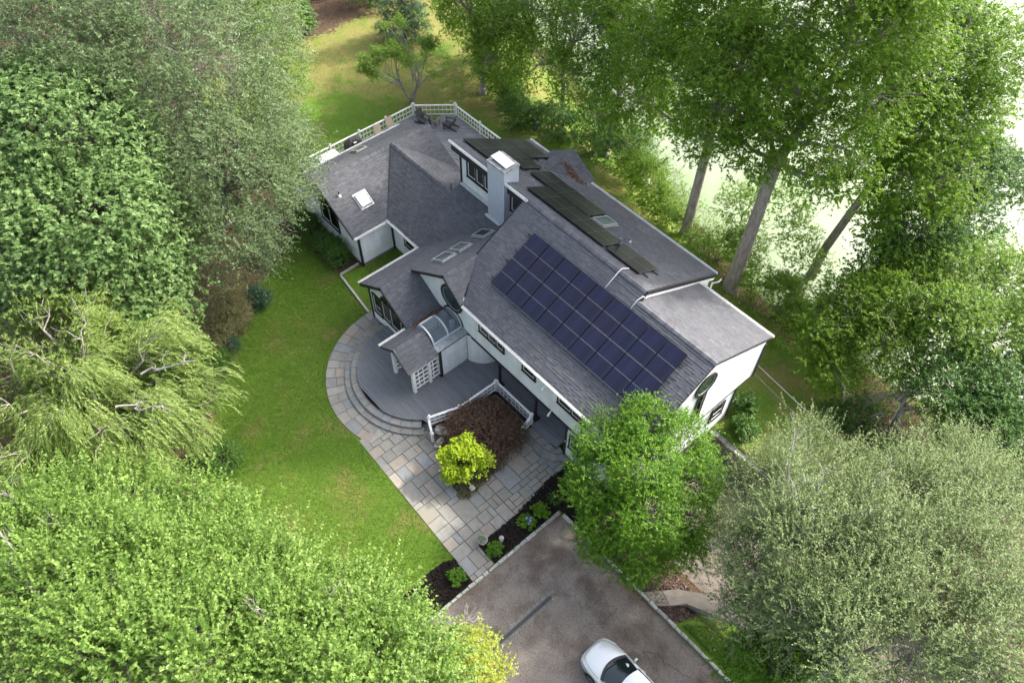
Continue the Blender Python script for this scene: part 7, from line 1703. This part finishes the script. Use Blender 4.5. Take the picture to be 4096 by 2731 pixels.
# stuff: ground cover and the mown grass
def carpet(name, n, sampler, leafm, leaf, h, seed, per=5):
    r = np.random.default_rng(seed); x, y = sampler(r, n); k = len(x); z = ground_z(x, y)
    j = np.repeat(np.arange(k), per); N = len(j)
    pos = np.stack([x[j] + r.normal(0, 0.10, N), y[j] + r.normal(0, 0.10, N), z[j] + r.uniform(0, 1, N) * h * r.uniform(0.3, 1, k)[j]], -1)
    tan = r.normal(0, 1, (N, 3)); tan[:, 2] = abs(tan[:, 2]) * 0.3; nor = np.array([0, 0, 1.0]) + r.normal(0, 0.4, (N, 3))
    Vq = leaf_quads(pos, tan, nor, leaf[0] * r.uniform(.7, 1.2, N), leaf[1] * r.uniform(.7, 1.2, N)); LEAF_TOTAL[0] += N
    tag(np_quads(name, Vq, np.clip(r.normal(.45, .2, k)[j] + r.normal(0, .1, N), 0, 1), leafm), kind='stuff')
def bank(r, n):
    x = r.uniform(-52, 6, n); y = shore_y(x) - 4.6 + 5.2 * r.random(n) ** 0.8; return x, y
carpet("undergrowth", 8000, bank, 'leaf_oak', (0.13, 0.08), 0.55, 120)
def wood(r, n):
    x = r.uniform(-60, -22, n); y = r.uniform(-8, 14, n); k = (zone_soil(x, y) > 0.6) & (wob(x, y, 0.8, 3) > 0.1); return x[k], y[k]
carpet("ground_cover", 9000, wood, 'leaf_deep', (0.12, 0.07), 0.3, 121)
def lir(r, n):
    x = r.uniform(-18.6, -14.6, n); y = r.uniform(10.2, 15.2, n); k = pip(x, y, [(-18.3, 11.4), (-16.6, 10.75), (-15.65, 10.4), (-14.9, 10.25), (-14.72, 10.55), (-14.85, 11.8), (-15.4, 13.6), (-16, 13), (-16.5, 11.6), (-18, 12)]); return x[k], y[k]
carpet("lily_turf", 2600, lir, 'leaf_box', (0.17, 0.02), 0.22, 122, per=5)
def weeds(r, n): return r.normal(-8.75, 0.16, n), r.normal(7.0, 0.28, n)
carpet("weeds", 70, weeds, 'leaf_fresh', (0.06, 0.03), 0.08, 123)
def edge_litter(r, n):
    x = np.concatenate([r.normal(-10.95, 0.12, n), r.uniform(-10.9, 2, n)]); y = np.concatenate([r.uniform(4, 13.3, n), 13.25 - abs(r.normal(0, 0.12, n))]); return x, y
carpet("leaf_litter", 700, edge_litter, 'dead_leaf', (0.05, 0.03), 0.03, 124, per=2)
def yard_litter(r, n):
    x = np.concatenate([r.uniform(-58, -38, n), r.uniform(-30, -4, n // 2)]); y = np.concatenate([r.uniform(20, 34, n), r.uniform(27.5, 33, n // 2)]); return x, y
carpet("fallen_leaves", 5000, yard_litter, 'dead_leaf', (0.07, 0.05), 0.02, 125, per=1)
grass_stuff("grass", [(-38, 13), (-31, 15.6), (-31.3, 14.2), (-27.8, 13.7), (-27.6, 12.4), (-26.9, 10.9), (-25.9, 9.65), (-24.85, 8.92), (-23.75, 8.5), (-22.6, 8.3), (-11.5, 8.06), (-13.0, 7.8), (-13.1, 3.0), (-22, 1.5), (-30, 3.5), (-36, 10)], 110000, 'grass_blade', h=(0.03, 0.075), seed=1)
grass_stuff("grass", [(-56, 18), (-41, 16.5), (-40.6, 27), (-38.4, 29.2), (-28.3, 29.2), (-28.3, 27.4), (-14, 27.2), (-9.3, 25.6), (-9.3, 23.3), (-3, 23.3), (-4, 32), (-15, 32), (-30, 34), (-50, 33)], 50000, 'grass_blade', seed=2)
grass_stuff("grass", [(-3.6, 13.75), (3, 13.75), (3, 15.8), (-2.6, 15.2)], 9000, 'grass_blade', seed=3)
grass_stuff("grass", [(-30.9, 15.6), (-27.3, 13.95), (-27.3, 17.9), (-30.9, 17.9)], 9000, 'grass_blade', seed=4)
print("leaves", LEAF_TOTAL[0])

dg = 0
for o in col.objects:
    if o.type == 'MESH': dg += sum(len(p.vertices) - 2 for p in o.data.polygons) if len(o.data.polygons) < 5000 else 2 * len(o.data.polygons)
print("triangles about", dg)
